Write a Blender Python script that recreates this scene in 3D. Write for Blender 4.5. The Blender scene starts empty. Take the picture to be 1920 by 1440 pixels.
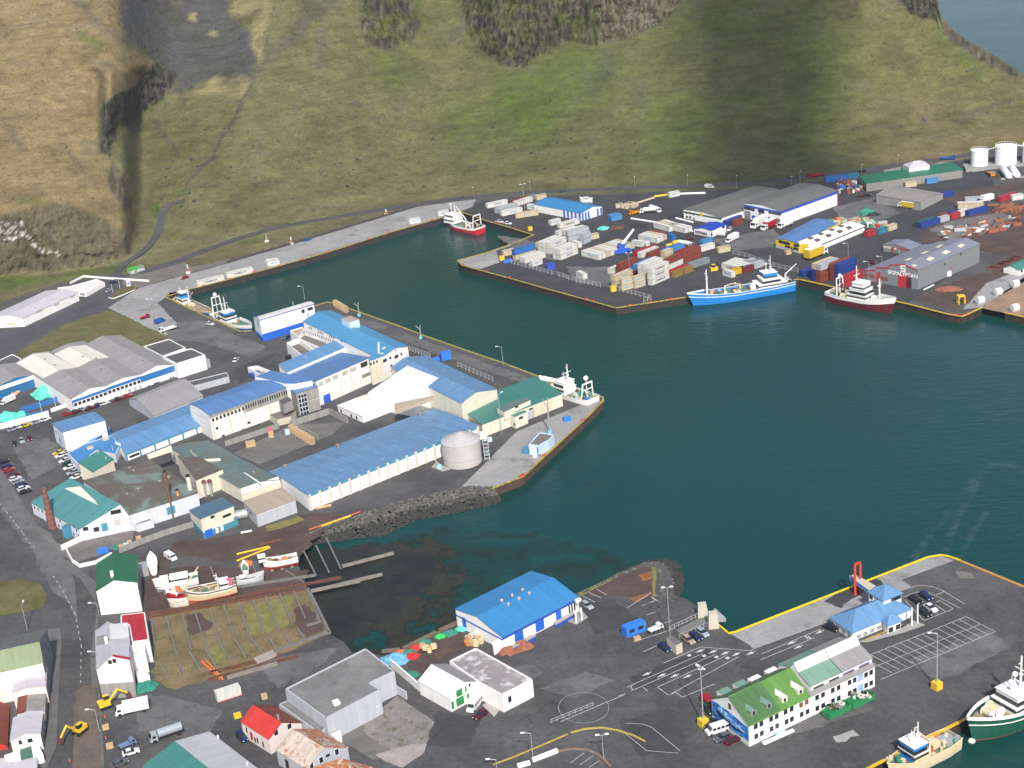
import bpy,bmesh,math,random
from mathutils import Vector,Matrix,noise
from mathutils.geometry import tessellate_polygon
random.seed(7)
SC=bpy.context.scene
COL=SC.collection
F_PX,TILT,ROLL,CAM_H=2900.0,math.radians(21.5),math.radians(-5.5),215.0
ct,st=math.cos(TILT),math.sin(TILT)
_f=Vector((0,ct,-st));_r0=Vector((1,0,0));_u0=Vector((0,st,ct))
_r=_r0*math.cos(ROLL)+_u0*math.sin(ROLL)
_u=_u0*math.cos(ROLL)-_r0*math.sin(ROLL)
CAM=Vector((0,0,CAM_H))
cd=bpy.data.cameras.new('camera');cam=bpy.data.objects.new('camera',cd);COL.objects.link(cam)
cd.sensor_width=36;cd.lens=36*F_PX/1920;cd.clip_start=1;cd.clip_end=60000
M=Matrix(((_r.x,_u.x,-_f.x),(_r.y,_u.y,-_f.y),(_r.z,_u.z,-_f.z)))
cam.matrix_world=Matrix.Translation(CAM)@M.to_4x4()
SC.camera=cam
SUN_EL,SUN_AZ=math.radians(43),math.radians(172)
w=bpy.data.worlds.new('World');SC.world=w;w.use_nodes=True
nt=w.node_tree;bg=nt.nodes['Background']
sky=nt.nodes.new('ShaderNodeTexSky');sky.sky_type='NISHITA';sky.sun_disc=False
sky.sun_elevation=SUN_EL;sky.sun_rotation=SUN_AZ;sky.air_density=1.0;sky.dust_density=2.5
nt.links.new(sky.outputs[0],bg.inputs[0]);bg.inputs[1].default_value=0.115
sl=bpy.data.lights.new('sun','SUN');sun=bpy.data.objects.new('sun',sl);COL.objects.link(sun)
sl.energy=3.45;sl.angle=math.radians(1.3);sl.color=(1.0,0.955,0.89)
sd=Vector((math.sin(SUN_AZ)*math.cos(SUN_EL),math.cos(SUN_AZ)*math.cos(SUN_EL),math.sin(SUN_EL)))
sun.rotation_euler=sd.to_track_quat('Z','Y').to_euler()
sun.location=sd*900
SC.view_settings.view_transform='Standard';SC.view_settings.look='None'
SC.view_settings.exposure=0.54;SC.view_settings.gamma=1
def ray(p):
 return _f*F_PX+_r*(p[0]-960)-_u*(p[1]-720)
def G(p,z=0.0):
 d=ray(p);t=(z-CAM_H)/d.z
 return Vector((d.x*t,d.y*t,z))
def PX(v):
 d=Vector(v)-CAM;k=F_PX/d.dot(_f)
 return(960+d.dot(_r)*k,720-d.dot(_u)*k)
CROPS=dict(R1=(0,480,4.8),R2=(380,480,4.8),R3=(740,580,4.5),R4=(0,740,4.8),R5=(340,720,4.8),R6=(120,980,3.692),R7=(0,1080,4),R8=(360,1160,4.174),S1=(820,1040,4.5),S2=(1160,1020,4.8),S3=(1520,1020,4.8),S4=(1300,1160,5.0526),S5=(1560,1220,5.333),S6=(820,340,5.0526),S7=(1120,320,5.0526),S8=(1420,320,5.0526),T1=(1560,240,5.333),T2=(1600,420,6),T3=(0,0,2.769),T6=(180,360,2.8235),T7=(800,1300,3.2),T8=(580,880,2.3415),X=(0,0,1))
def q(c,*xy):
 a,b,s=CROPS[c]
 pts=[(a+xy[i]/s,b+xy[i+1]/s)for i in range(0,len(xy),2)]
 return pts[0]if len(pts)==1 else pts
def HT(base,top,z0=0.0):
 """height of a vertical edge seen from pixel `base` (on z0) up to pixel row of `top`"""
 b=G(base,z0);lo,hi=0.0,80.0
 for _ in range(40):
  m=(lo+hi)/2
  if PX(b+Vector((0,0,m)))[1]>top[1]:lo=m
  else:hi=m
 return lo
MATS={}
def lin(c):
 return tuple(((x/12.92)if x<=.04045 else((x+.055)/1.055)**2.4)for x in c)
def N(nt,t,**kw):
 n=nt.nodes.new(t)
 for k,v in kw.items():
  if k in n.inputs:n.inputs[k].default_value=v
  else:setattr(n,k,v)
 return n
def mat(name,col=(.5,.5,.5),rough=.6,var=.12,scale=.35,metal=0.0,bump=0.0,streak=0.0,corr=0.0,corrw=1.0,rust=0.0,rustcol=(.22,.075,.03),spec=.4,fine=0.0,dirt=0.0,dirtcol=(.10,.085,.065)):
 """procedural paint / metal / concrete: noise variation, weather streaks down the UV slope, corrugation, rust patches"""
 if name in MATS:return MATS[name]
 m=bpy.data.materials.new(name);m.use_nodes=True;MATS[name]=m
 nt=m.node_tree;L=nt.links.new;b=nt.nodes['Principled BSDF']
 b.inputs['Roughness'].default_value=rough;b.inputs['Metallic'].default_value=metal
 b.inputs['Specular IOR Level'].default_value=spec
 tc=N(nt,'ShaderNodeTexCoord')
 n1=N(nt,'ShaderNodeTexNoise',Scale=scale,Detail=6.0,Roughness=.62);L(tc.outputs['Object'],n1.inputs['Vector'])
 mr=N(nt,'ShaderNodeMapRange');mr.inputs[1].default_value=.25;mr.inputs[2].default_value=.75
 mr.inputs[3].default_value=1-var;mr.inputs[4].default_value=1+var
 L(n1.outputs[0],mr.inputs[0])
 fac=mr.outputs[0]
 def mul(a,bb):
  x=N(nt,'ShaderNodeMath',operation='MULTIPLY');L(a,x.inputs[0]);L(bb,x.inputs[1]);return x.outputs[0]
 if fine>0:
  n3=N(nt,'ShaderNodeTexNoise',Scale=scale*14,Detail=3.0,Roughness=.7);L(tc.outputs['Object'],n3.inputs['Vector'])
  r3=N(nt,'ShaderNodeMapRange');r3.inputs[1].default_value=.3;r3.inputs[2].default_value=.7
  r3.inputs[3].default_value=1-fine;r3.inputs[4].default_value=1+fine
  L(n3.outputs[0],r3.inputs[0]);fac=mul(fac,r3.outputs[0])
 if streak>0 or corr>0:
  uv=N(nt,'ShaderNodeUVMap')
 if streak>0:
  mp=N(nt,'ShaderNodeMapping');mp.inputs['Scale'].default_value=(.9,.045,1);L(uv.outputs[0],mp.inputs[0])
  n2=N(nt,'ShaderNodeTexNoise',Scale=1.0,Detail=4.0);L(mp.outputs[0],n2.inputs['Vector'])
  r2=N(nt,'ShaderNodeMapRange');r2.inputs[1].default_value=.3;r2.inputs[2].default_value=.7
  r2.inputs[3].default_value=1-streak;r2.inputs[4].default_value=1+streak*.5
  L(n2.outputs[0],r2.inputs[0]);fac=mul(fac,r2.outputs[0])
 rgb=N(nt,'ShaderNodeRGB');rgb.outputs[0].default_value=(*col,1)
 vm=N(nt,'ShaderNodeVectorMath',operation='SCALE');L(rgb.outputs[0],vm.inputs[0]);L(fac,vm.inputs['Scale'])
 out=vm.outputs[0]
 def patch(amount,c,sc,out,seed):
  n4=N(nt,'ShaderNodeTexNoise',Scale=sc,Detail=8.0,Roughness=.7)
  mp=N(nt,'ShaderNodeMapping');mp.inputs['Location'].default_value=(seed,seed*2,0)
  L(tc.outputs['Object'],mp.inputs[0]);L(mp.outputs[0],n4.inputs['Vector'])
  r4=N(nt,'ShaderNodeMapRange');r4.inputs[1].default_value=.68-.36*amount;r4.inputs[2].default_value=.78-.36*amount
  L(n4.outputs[0],r4.inputs[0])
  mx=N(nt,'ShaderNodeMix',data_type='RGBA');L(r4.outputs[0],mx.inputs[0]);L(out,mx.inputs[6]);mx.inputs[7].default_value=(*c,1)
  return mx.outputs[2]
 if dirt>0:out=patch(dirt,dirtcol,scale*1.6,out,3.7)
 if rust>0:out=patch(rust,rustcol,.6,out,9.1)
 L(out,b.inputs['Base Color'])
 h=None
 if corr>0:
  wv=N(nt,'ShaderNodeTexWave',wave_type='BANDS',bands_direction='X',Scale=corrw);L(uv.outputs[0],wv.inputs['Vector'])
  bp=N(nt,'ShaderNodeBump',Strength=corr,Distance=.06);L(wv.outputs['Fac'],bp.inputs['Height']);h=bp
 if bump>0:
  bp=N(nt,'ShaderNodeBump',Strength=bump,Distance=.15);L(n1.outputs[0],bp.inputs['Height'])
  if h:L(h.outputs[0],bp.inputs['Normal'])
  h=bp
 if h:L(h.outputs[0],b.inputs['Normal'])
 return m
def c8(r,g,b,k=.72):
 """paint colour from an sRGB reading of sunlit paint, brought down to its base colour"""
 return tuple(x*k for x in lin((r/255,g/255,b/255)))
def paint(name,rgb,k=.72,rough=.5,**kw):
 return mat(name,c8(*rgb,k=k),rough,**kw)
glass=mat('window_glass',(.02,.025,.03),.12,var=.5,scale=.9,spec=.6)
white=mat('white_paint',(.80,.80,.79),.55,var=.05,scale=.5,streak=.06)
wallw=mat('white_render',(.80,.79,.77),.75,var=.06,scale=.3,streak=.10)
dark=mat('dark_metal',(.03,.03,.032),.5)
black=mat('black_rubber',(.015,.015,.016),.8)
galv=mat('galvanised_steel',(.42,.43,.44),.45,metal=.3)
conc=mat('concrete',(.30,.295,.28),.85,var=.18,scale=.25,fine=.12)
yellow=mat('yellow_paint',(.70,.47,.03),.55,var=.2,scale=.6,dirt=.25)
redp=mat('red_paint',(.55,.045,.03),.5,var=.15)
bluep=mat('blue_paint',(.02,.13,.50),.5,var=.12)
rustm=mat('rusty_steel',(.115,.048,.030),.85,var=.4,scale=.9,fine=.2)
wood=mat('raw_timber',(.46,.32,.17),.8,var=.2,scale=.8)
oldwood=mat('grey_weathered_timber',(.21,.19,.16),.85,var=.25,scale=.6)
class MB:
 """collects faces with materials, then links them as one mesh object"""
 def __init__(s):s.v=[];s.f=[];s.m=[];s.uv=[];s.mats=[]
 def mi(s,m):
  if m not in s.mats:s.mats.append(m)
  return s.mats.index(m)
 def face(s,pts,m,uv=None):
  i=len(s.v);s.v+=[Vector(p)for p in pts];s.f.append(tuple(range(i,i+len(pts))));s.m.append(s.mi(m))
  if uv is None:
   a=Vector(pts[0]);e=(Vector(pts[1])-a);e=e.normalized()if e.length>1e-6 else Vector((1,0,0))
   n=e.cross(Vector(pts[-1])-a);g=n.cross(e);g=g.normalized()if g.length>1e-6 else Vector((0,0,1))
   uv=[((Vector(p)-a).dot(e),(Vector(p)-a).dot(g))for p in pts]
  s.uv+=uv
 def prism(s,pts,z0,z1,m,mtop=None,bottom=True):
  """vertical prism over plan points (counter-clockwise)"""
  n=len(pts);P=[Vector((p[0],p[1],0))for p in pts]
  ar=sum(P[i].x*P[(i+1)%n].y-P[(i+1)%n].x*P[i].y for i in range(n))
  if ar<0:P.reverse()
  for i in range(n):
   a,b=P[i],P[(i+1)%n]
   s.face([(a.x,a.y,z0),(b.x,b.y,z0),(b.x,b.y,z1),(a.x,a.y,z1)],m)
  s.face([(p.x,p.y,z1)for p in P],mtop or m)
  if bottom:s.face([(p.x,p.y,z0)for p in reversed(P)],m)
 def hexa(s,b,t,m,mtop=None):
  """solid from 4 bottom and 4 top points"""
  n=len(b);b=[Vector(p)for p in b];t=[Vector(p)for p in t]
  nn=sum(((b[i]-b[0]).cross(b[(i+1)%n]-b[0])for i in range(n)),Vector())
  if nn.dot(sum(t,Vector())-sum(b,Vector()))<0:b.reverse();t.reverse()
  for i in range(n):
   j=(i+1)%n;s.face([b[i],b[j],t[j],t[i]],m)
  s.face(t,mtop or m);s.face(list(reversed(b)),m)
 def box(s,c,d,m,rz=0.0,mtop=None):
  """box: c = centre of its base, d = size"""
  cs,sn=math.cos(rz),math.sin(rz);x,y,z=d[0]/2,d[1]/2,d[2]
  pl=[(c[0]+a*cs-b*sn,c[1]+a*sn+b*cs)for a,b in((-x,-y),(x,-y),(x,y),(-x,y))]
  s.prism(pl,c[2],c[2]+z,m,mtop)
 def bar(s,a,b,r,m,n=6,r2=None):
  a,b=Vector(a),Vector(b);d=(b-a)
  if d.length<1e-6:return
  d.normalize();e=d.orthogonal().normalized();g=d.cross(e);r2=r if r2 is None else r2
  A=[a+(e*math.cos(k)+g*math.sin(k))*r for k in[2*math.pi*i/n for i in range(n)]]
  B=[b+(e*math.cos(k)+g*math.sin(k))*r2 for k in[2*math.pi*i/n for i in range(n)]]
  for i in range(n):
   j=(i+1)%n;s.face([A[i],A[j],B[j],B[i]],m)
  s.face(list(reversed(A)),m);s.face(B,m)
 def beam(s,a,b,wd,h,m):
  """square timber from a to b, width wd, height h, resting on a/b"""
  a,b=Vector(a),Vector(b);d=(b-a).normalized();sd_=Vector((-d.y,d.x,0)).normalized()*wd/2;up=Vector((0,0,h))
  s.hexa([a-sd_,b-sd_,b+sd_,a+sd_],[a-sd_+up,b-sd_+up,b+sd_+up,a+sd_+up],m)
 def dome(s,c,r,m,n=10,k=4,zs=1.0,full=False,rx=None):
  rows=[]
  lo=-k if full else 0
  for i in range(lo,k+1):
   t=math.pi/2*i/k
   rows.append([Vector((c[0]+r*math.cos(t)*math.cos(2*math.pi*j/n),c[1]+r*math.cos(t)*math.sin(2*math.pi*j/n),c[2]+r*zs*math.sin(t)))for j in range(n)])
  for A,B in zip(rows,rows[1:]):
   for j in range(n):
    l=(j+1)%n;s.face([A[j],A[l],B[l],B[j]],m)
 def loft(s,rings,m,cap=True,closed=True):
  rings=[[Vector(p)for p in r]for r in rings]
  for A,B in zip(rings,rings[1:]):
   n=len(A)
   for j in range(n if closed else n-1):
    l=(j+1)%n;s.face([A[j],A[l],B[l],B[j]],m)
  if cap:s.face(list(reversed(rings[0])),m);s.face(rings[-1],m)
 def build(s,name,parent=None,off=None,smooth=False,weld=True):
  off=Vector(off)if off is not None else(Vector(parent.location)if parent is not None else Vector())
  me=bpy.data.meshes.new(name)
  me.from_pydata([tuple(p-off)for p in s.v],[],s.f)
  for m in s.mats:me.materials.append(m)
  me.polygons.foreach_set('material_index',s.m)
  u=me.uv_layers.new(name='UVMap');u.data.foreach_set('uv',[x for t in s.uv for x in t])
  if weld or smooth:
   bm=bmesh.new();bm.from_mesh(me);bmesh.ops.remove_doubles(bm,verts=bm.verts,dist=.0005);bm.to_mesh(me);bm.free()
  if smooth:me.polygons.foreach_set('use_smooth',[True]*len(me.polygons))
  me.update()
  o=bpy.data.objects.new(name,me);COL.objects.link(o)
  if parent is not None:o.parent=parent
  else:o.location=off
  return o
def tag(o,label=None,cat=None,group=None,kind=None):
 if label:o['label']=label
 if cat:o['category']=cat
 if group:o['group']=group
 if kind:o['kind']=kind
 return o
def thing(name,loc,label,cat,group=None):
 o=bpy.data.objects.new(name,None);COL.objects.link(o);o.location=loc;o.empty_display_size=1
 return tag(o,label,cat,group)
def copy_tree(o,parent=None):
 c=o.copy();COL.objects.link(c)
 if parent is not None:c.parent=parent
 for ch in list(o.children):copy_tree(ch,c)
 return c
def text_part(name,s,size,m,parent,mw,depth=.01,sx=1.0):
 """writing as a thin mesh; mw places it (local to parent), x along the writing, y up"""
 cu=bpy.data.curves.new(name,'FONT');cu.body=s;cu.size=size;cu.extrude=depth;cu.align_x='CENTER';cu.align_y='CENTER';cu.offset=.012*size
 t=bpy.data.objects.new(name,cu);me=bpy.data.meshes.new_from_object(t);bpy.data.objects.remove(t);bpy.data.curves.remove(cu)
 me.materials.clear();me.materials.append(m);me.transform(mw@Matrix.Diagonal((sx,1,1,1)))
 o=bpy.data.objects.new(name,me);COL.objects.link(o);o.parent=parent
 return o
ORD=['first','second','third','fourth','fifth','sixth','seventh','eighth','ninth','tenth','eleventh','twelfth','thirteenth','fourteenth','fifteenth']
def lerp_pl(pl,x):
 if x<=pl[0][0]:return pl[0][1]
 for(a,b),(c,d)in zip(pl,pl[1:]):
  if x<=c:return b+(d-b)*(x-a)/(c-a)
 return pl[-1][1]
def inpoly(p,poly):
 x,y=p;r=False;n=len(poly);j=n-1
 for i in range(n):
  xi,yi=poly[i];xj,yj=poly[j]
  if(yi>y)!=(yj>y)and x<(xj-xi)*(y-yi)/(yj-yi)+xi:r=not r
  j=i
 return r
def pdist(p,poly,closed=True):
 x,y=p;best=1e9;n=len(poly)
 for i in range(n if closed else n-1):
  x1,y1=poly[i];x2,y2=poly[(i+1)%n]
  dx,dy=x2-x1,y2-y1;l=dx*dx+dy*dy
  t=max(0,min(1,((x-x1)*dx+(y-y1)*dy)/l))if l else 0
  d=(x-x1-t*dx)**2+(y-y1-t*dy)**2
  if d<best:best=d
 return math.sqrt(best)
def sm(x,a,b):
 if a==b:return 1.0 if x>a else 0.0
 t=max(0,min(1,(x-a)/(b-a)));return t*t*(3-2*t)
def soft(p,poly,w):
 """1 inside poly, falling to 0 over w"""
 xs=[a for a,_ in poly];ys=[b for _,b in poly]
 if p[0]<min(xs)-w or p[0]>max(xs)+w or p[1]<min(ys)-w or p[1]>max(ys)+w:return 0.0
 d=pdist(p,poly)
 return sm(d if inpoly(p,poly)else-d,-w,w)
FOOT=[(-260,640),(0,572),(120,532),(200,514),(320,512),(424,490),(534,458),(640,427),(782,385),(853,373),(900,371),(1000,367),(1200,361),(1300,357),(1400,352),(1560,334),(1640,318),(1700,311),(1800,300),(1850,284),(1920,275),(2260,236)]
SKYL=[(1640,-320),(1690,-160),(1740,-60),(1756,-10),(1762,30),(1790,60),(1822,82),(1850,95),(1880,112),(1908,133),(1925,145),(2000,178),(2100,206),(2260,232)]
CLIFF=[([(870,-400),(868,20),(878,62),(905,95),(940,124),(985,128),(1032,88),(1065,72),(1110,90),(1180,72),(1235,45),(1270,15),(1300,-60),(1330,-400)],68,6),([(672,-300),(674,50),(690,90),(730,96),(772,78),(792,50),(780,20),(745,-10),(760,-300)],54,8),([(1650,-300),(1688,0),(1702,22),(1745,42),(1765,34),(1765,-300)],64,5),([(1762,36),(1790,60),(1822,82),(1850,95),(1880,112),(1910,134),(1904,150),(1868,128),(1822,104),(1782,78)],48,4),([(-300,395),(0,402),(60,388),(130,383),(185,402),(240,438),(256,462),(232,490),(150,504),(0,516),(-300,585)],60,6),([(332,138),(288,116),(250,165),(195,193),(188,285),(206,292),(218,242),(262,218),(304,190)],76,4),([(204,292),(240,335),(252,480),(240,476),(236,400),(200,345)],30,4),]
LEFT=[(-300,560),(0,520),(120,510),(200,495),(245,482),(252,385),(238,330),(203,292),(188,250),(193,195),(250,166),(332,140),(290,116),(240,90),(222,40),(210,-400),(-300,-400)]
BASIN=[(260,215),(330,140),(240,90),(222,0),(215,-300),(560,-300),(500,80),(470,160),(440,300),(360,360),(300,420),(260,400),(225,300)]
def slope(px,py,yf):
 t=yf-py
 s=1.0+9*sm(t,14,40)+11*sm(t,45,110)+9*sm(t,100,200)+5*sm(t,230,330)
 l=soft((px,py),LEFT,14)*sm(py,60,150)+sm(330,px,px+160)*sm(150,py,py+90)
 if l:s=s*(1-l)+l*(22+9*sm(t,120,330))
 b=soft((px,py),BASIN,25)*(1-l)
 if b:s=s*(1-b)+b*(11+11*sm(t,90,260)+6*sm(t,300,450))
 if px<360 and t<90:s*=sm(t,8,70)*.9+.1
 for poly,a,wd in CLIFF:
  k=soft((px,py),poly,wd)
  if k:s=s*(1-k)+a*k
 return s
def fbm(v,o=4):
 return noise.fractal(v,.9,2.1,o)
PXS=[(-260+5*i)for i in range(505)]
TG=[]
ROWS=[696-4*i for i in range(175)]+[-10*i for i in range(1,31)]
RR=[]
for px in PXS:
 yf=lerp_pl(FOOT,px);g=G((px,yf),.02);R=math.hypot(g.x,g.y);z=.02;py=yf;col={}
 for row in ROWS:
  if row>=yf-.5:continue
  d=ray((px,row));h=math.hypot(d.x,d.y);td=-d.z/h
  s=math.tan(math.radians(slope(px,(py+row)/2,yf)))
  if td+s<.05:break
  R2=(CAM_H-z+R*s)/(s+td);z=z+(R2-R)*s;R=R2;py=row
  col[row]=R
  if z>300 or R>2200:break
 RR.append(col)
def blur(RR):
 """settle neighbouring columns against each other; the rock edge at the mouth of the ash bowl stays sharp"""
 out=[]
 for i,col in enumerate(RR):
  px=PXS[i];c2={}
  for row,R in col.items():
   edge=sm(abs(px-222),85,40)*sm(row,115,150)*sm(480-row,0,30)
   n=max(1,round(7*(1-edge)*sm(lerp_pl(FOOT,px)-row,0,60)))
   tot=w=0
   for k in range(-n,n+1):
    j=i+k
    if 0<=j<len(RR)and row in RR[j]:tot+=RR[j][row];w+=1
   c2[row]=tot/w
  out.append(c2)
 return out
RR=blur(blur(RR))
for px,col in zip(PXS,RR):
 yf=lerp_pl(FOOT,px);top=max(-300,lerp_pl(SKYL,px))if px>1640 else-300
 lst=[(yf,G((px,yf),.02))]
 rows=[r for r in ROWS if r in col]
 for row in rows:
  if row<top:
   r0=lst[-1][0]
   if r0-top>.5 and row in col:
    Ra=col.get(r0)or col[row];R=Ra+(col[row]-Ra)*(r0-top)/max(1,r0-row);row=top
   else:break
  else:R=col[row]
  d=ray((px,row));h=math.hypot(d.x,d.y)
  lst.append((row,Vector((d.x/h*R,d.y/h*R,CAM_H+d.z/h*R))))
  if row==top:break
 TG.append(lst)
def TZ(px,py):
 """point on the terrain seen at a pixel"""
 c=TG[max(0,min(len(TG)-1,round((px+260)/5)))]
 for(y1,a),(y2,b)in zip(c,c[1:]):
  if y1>=py>=y2:
   z=a.z+(b.z-a.z)*(y1-py)/max(1e-6,y1-y2);return G((px,py),z)
 return G((px,py),0)
OL,GR,TAN,ASH,RCK,LT=(.107,.102,.044),(.072,.092,.024),(.205,.152,.078),(.060,.061,.066),(.034,.032,.026),(.148,.138,.070)
GREENS=[([(935,150),(1035,130),(1060,200),(1040,250),(985,260),(930,215)],30,1.0),([(690,95),(770,90),(800,150),(745,175),(700,150)],30,.6),([(1010,100),(1090,80),(1170,130),(1120,190),(1060,200)],35,.6),([(820,190),(960,210),(1000,270),(850,275)],40,.45),([(1520,20),(1570,70),(1600,180),(1560,260),(1500,260),(1480,120)],40,.5),([(1200,190),(1320,200),(1320,320),(1220,320)],45,.55),([(1760,50),(1860,120),(1840,150),(1740,90)],22,.6),([(690,0),(790,0),(800,45),(720,60)],20,.7),([(900,0),(1120,0),(1100,60),(930,80)],30,.6),([(0,512),(70,520),(240,495),(260,505),(120,525),(0,545)],10,1.0),([(20,360),(60,370),(150,390),(240,440),(255,462),(200,425),(120,395),(40,385)],9,.6),([(190,175),(220,205),(190,300),(240,380),(200,330),(180,230)],12,.7),([(155,60),(200,80),(190,100),(155,85)],10,.7),([(205,215),(300,190),(310,185),(290,215),(225,225)],9,.6),([(280,380),(298,375),(296,402),(282,400)],4,1.2),([(450,448),(490,445),(480,460),(445,465)],7,.7),([(310,365),(370,350),(365,360),(320,372)],6,.7),([(5,533),(30,528),(35,538),(15,543)],4,1.2)]
ASHP=[([(215,-300),(225,30),(240,70),(330,150),(320,175),(345,170),(395,148),(470,155),(480,110),(478,70),(430,25),(425,-300)],7,.95),([(150,0),(190,40),(240,80),(250,95),(190,60),(120,0)],8,.5),([(470,160),(500,120),(560,70),(640,0),(680,-200),(600,-200),(560,30),(490,110)],11,.55),([(590,70),(612,50),(612,130),(600,130)],7,.4),([(760,180),(775,170),(745,205),(735,210)],8,.5),([(1120,120),(1160,90),(1150,140),(1110,180),(1095,180)],14,.4),([(840,55),(880,45),(870,70),(840,75)],8,.5),([(660,190),(680,185),(682,200),(665,200)],5,.6),([(0,210),(20,240),(45,275),(35,285),(10,250)],6,.45)]
GULLY=[([(475,150),(455,200),(425,245),(395,285),(372,320),(350,345)],3.2,.8),([(312,185),(311,240)],3,.5),([(288,225),(305,250),(328,285)],4,.55),([(340,178),(350,230)],3,.4),([(116,265),(140,300),(160,330)],3,.4),([(1920,178),(1880,190),(1835,212),(1720,228),(1580,245)],2.2,.35),([(1900,182),(1860,200),(1810,222),(1760,246)],2.2,.35),([(0,308),(60,350),(130,400),(200,425)],2.5,.3),([(350,355),(420,340),(520,338),(760,340)],2,.25)]
TUFT=[([(330,178),(390,170),(400,138),(470,142),(462,178),(400,178)],7,.9),([(430,20),(480,40),(470,80),(490,120),(500,60),(520,-50),(430,-50)],9,.6),([(355,30),(375,30),(370,42),(350,40)],3,.9),([(395,58),(408,62),(402,68),(390,64)],2.5,.8),([(320,0),(345,5),(335,10),(315,6)],3,.8),([(300,15),(315,18),(310,24)],3,.7)]
def mixc(a,b,k):return tuple(x+(y-x)*k for x,y in zip(a,b))
def albedo(px,py,v,yf):
 n1=fbm(v*.012,4);n2=fbm(v*.05+Vector((7,3,1)),3);n3=noise.noise(v*.25)
 c=OL
 c=mixc(c,GR,max(0,min(.75,.38+.5*n1))*sm(px,520,900))
 l=soft((px,py),LEFT,6)
 c=mixc(c,TAN,.85*l);c=mixc(c,LT,(1-l)*sm(900-px,-200,300)*(.25+.2*n1))
 near=sm(yf-py,75,20);c=mixc(c,LT,near*(.55+.25*n1)*sm(1250-px,-100,250))
 c=mixc(c,TAN,sm(px,1500,1750)*.28+sm(yf-py,60,12)*sm(px,1600,1700)*.3)
 p=(px+9*n2,py+6*n3+4*n2)
 for poly,wd,k in GREENS:
  c=mixc(c,(.060,.098,.014),min(1,soft(p,poly,wd)*k*(.75+.35*n2)))
 for poly,wd,k in ASHP:c=mixc(c,ASH,soft(p,poly,wd)*k*min(1,.9+.3*n2))
 for poly,wd,k in TUFT:c=mixc(c,(.26,.225,.115),soft(p,poly,wd)*k*min(1,max(0,.75+.9*n2)))
 for pl,wd,k in GULLY:
  d=pdist(p,pl,False)
  if d<wd*2:c=mixc(c,(.055,.055,.056),k*sm(d,wd*1.6,wd*.3))
 for i,(poly,a,wd)in enumerate(CLIFF):
  k=soft(p,poly,wd)
  if k:
   rib=noise.noise(Vector((px*.16,py*.035,3)));g2=noise.noise(Vector((px*.03,py*.04,9)))
   rc=mixc(RCK,(.15,.13,.085),max(0,min(1,.35+rib*.9)))
   if i==4:rc=mixc(rc,(.125,.108,.062),.62)
   if i in(0,1):rc=mixc(rc,(.095,.11,.028),max(0,min(.85,.25+g2*1.3))*(1 if px<1130 or i==1 else .25))
   if i==0 and px>1120:rc=mixc(rc,(.19,.165,.115),.45)
   if i==5:rc=mixc(rc,(.05,.05,.05),.45)
   c=mixc(c,rc,k*.95)
 for yy,ph in((335,0),(300,2),(265,5),(230,1)):
  pass
 if n2>.42 and yf-py>30:c=mixc(c,(.06,.055,.045),.35)
 if-50<px<115 and 415<py<478:
  lg=abs(py-(430+22*sm(px,0,110)+(24 if px>42 else 0)*sm(px,42,90)))
  if noise.noise(v*1.1)>.05 and(lg<7 or(px<45 and py<450)):c=mixc(c,(.62,.60,.58),.75)
 return tuple(max(.012,x*(1+.30*n2+.16*n3))for x in c)
verts=[];cols=[];idx=[]
for px,col in zip(PXS,TG):
 yf=col[0][0];ids=[]
 for k,(py,v)in enumerate(col):
  t=yf-py;s=slope(px,py,yf);a=sm(t,16,70)
  stp=sm(s,40,60)
  nz=a*(fbm(v*.03,4)*1.5+fbm(v*.14,3)*.5)
  w=v.copy();w.z+=nz
  if stp>0:
   rib=abs(noise.noise(Vector((px*.11,py*.03,3))))*6.5-2+noise.noise(Vector((px*.34,py*.10,8)))*1.8+noise.noise(Vector((px*.03,py*.12,5)))*1.8
   dr=Vector((v.x,v.y,0)).normalized();w+=dr*rib*stp
  ids.append(len(verts));verts.append(w);cols.append((*albedo(px,py,v,yf),stp*(.3 if px<270 and py>380 else .9)))
 R=math.hypot(col[-1][1].x,col[-1][1].y);dr=Vector((col[-1][1].x,col[-1][1].y,0)).normalized();z=col[-1][1].z
 full=px<=1640
 for dz,dR in(((26,22),(30,36),(16,60),(-6,120),(-90,160),(-260,260))if full else((-4,6),(-14,16),(-40,40),(-90,80))):
  z+=dz;R+=dR;ids.append(len(verts))
  verts.append(dr*R+Vector((0,0,max(z,-6))));cols.append((*(OL if dz<0 or px<600 else RCK),0))
 idx.append(ids)
faces=[]
for A,B in zip(idx,idx[1:]):
 i=j=0;na,nb=len(A)-1,len(B)-1
 while i<na or j<nb:
  if i<na and j<nb and abs(i/na-j/nb)<.5/max(na,nb):faces.append((A[i],B[j],B[j+1],A[i+1]));i+=1;j+=1
  elif j>=nb or(i<na and(i+1)/na<=(j+1)/nb):faces.append((A[i],B[j],A[i+1]));i+=1
  else:faces.append((A[i],B[j],B[j+1]));j+=1
me=bpy.data.meshes.new('hillside');me.from_pydata([tuple(v)for v in verts],[],faces)
ca=me.color_attributes.new('cover','FLOAT_COLOR','POINT')
ca.data.foreach_set('color',[x for c in cols for x in c])
me.polygons.foreach_set('use_smooth',[True]*len(me.polygons));me.update()
m=bpy.data.materials.new('hill_ground_cover');m.use_nodes=True;nt=m.node_tree;L=nt.links.new;b=nt.nodes['Principled BSDF']
b.inputs['Roughness'].default_value=.95;b.inputs['Specular IOR Level'].default_value=.1
at=N(nt,'ShaderNodeAttribute',attribute_name='cover');tc=N(nt,'ShaderNodeTexCoord')
out=at.outputs['Color']
mp0=N(nt,'ShaderNodeMapping');mp0.inputs['Scale'].default_value=(.6,1,1.3);L(tc.outputs['Object'],mp0.inputs[0])
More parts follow.
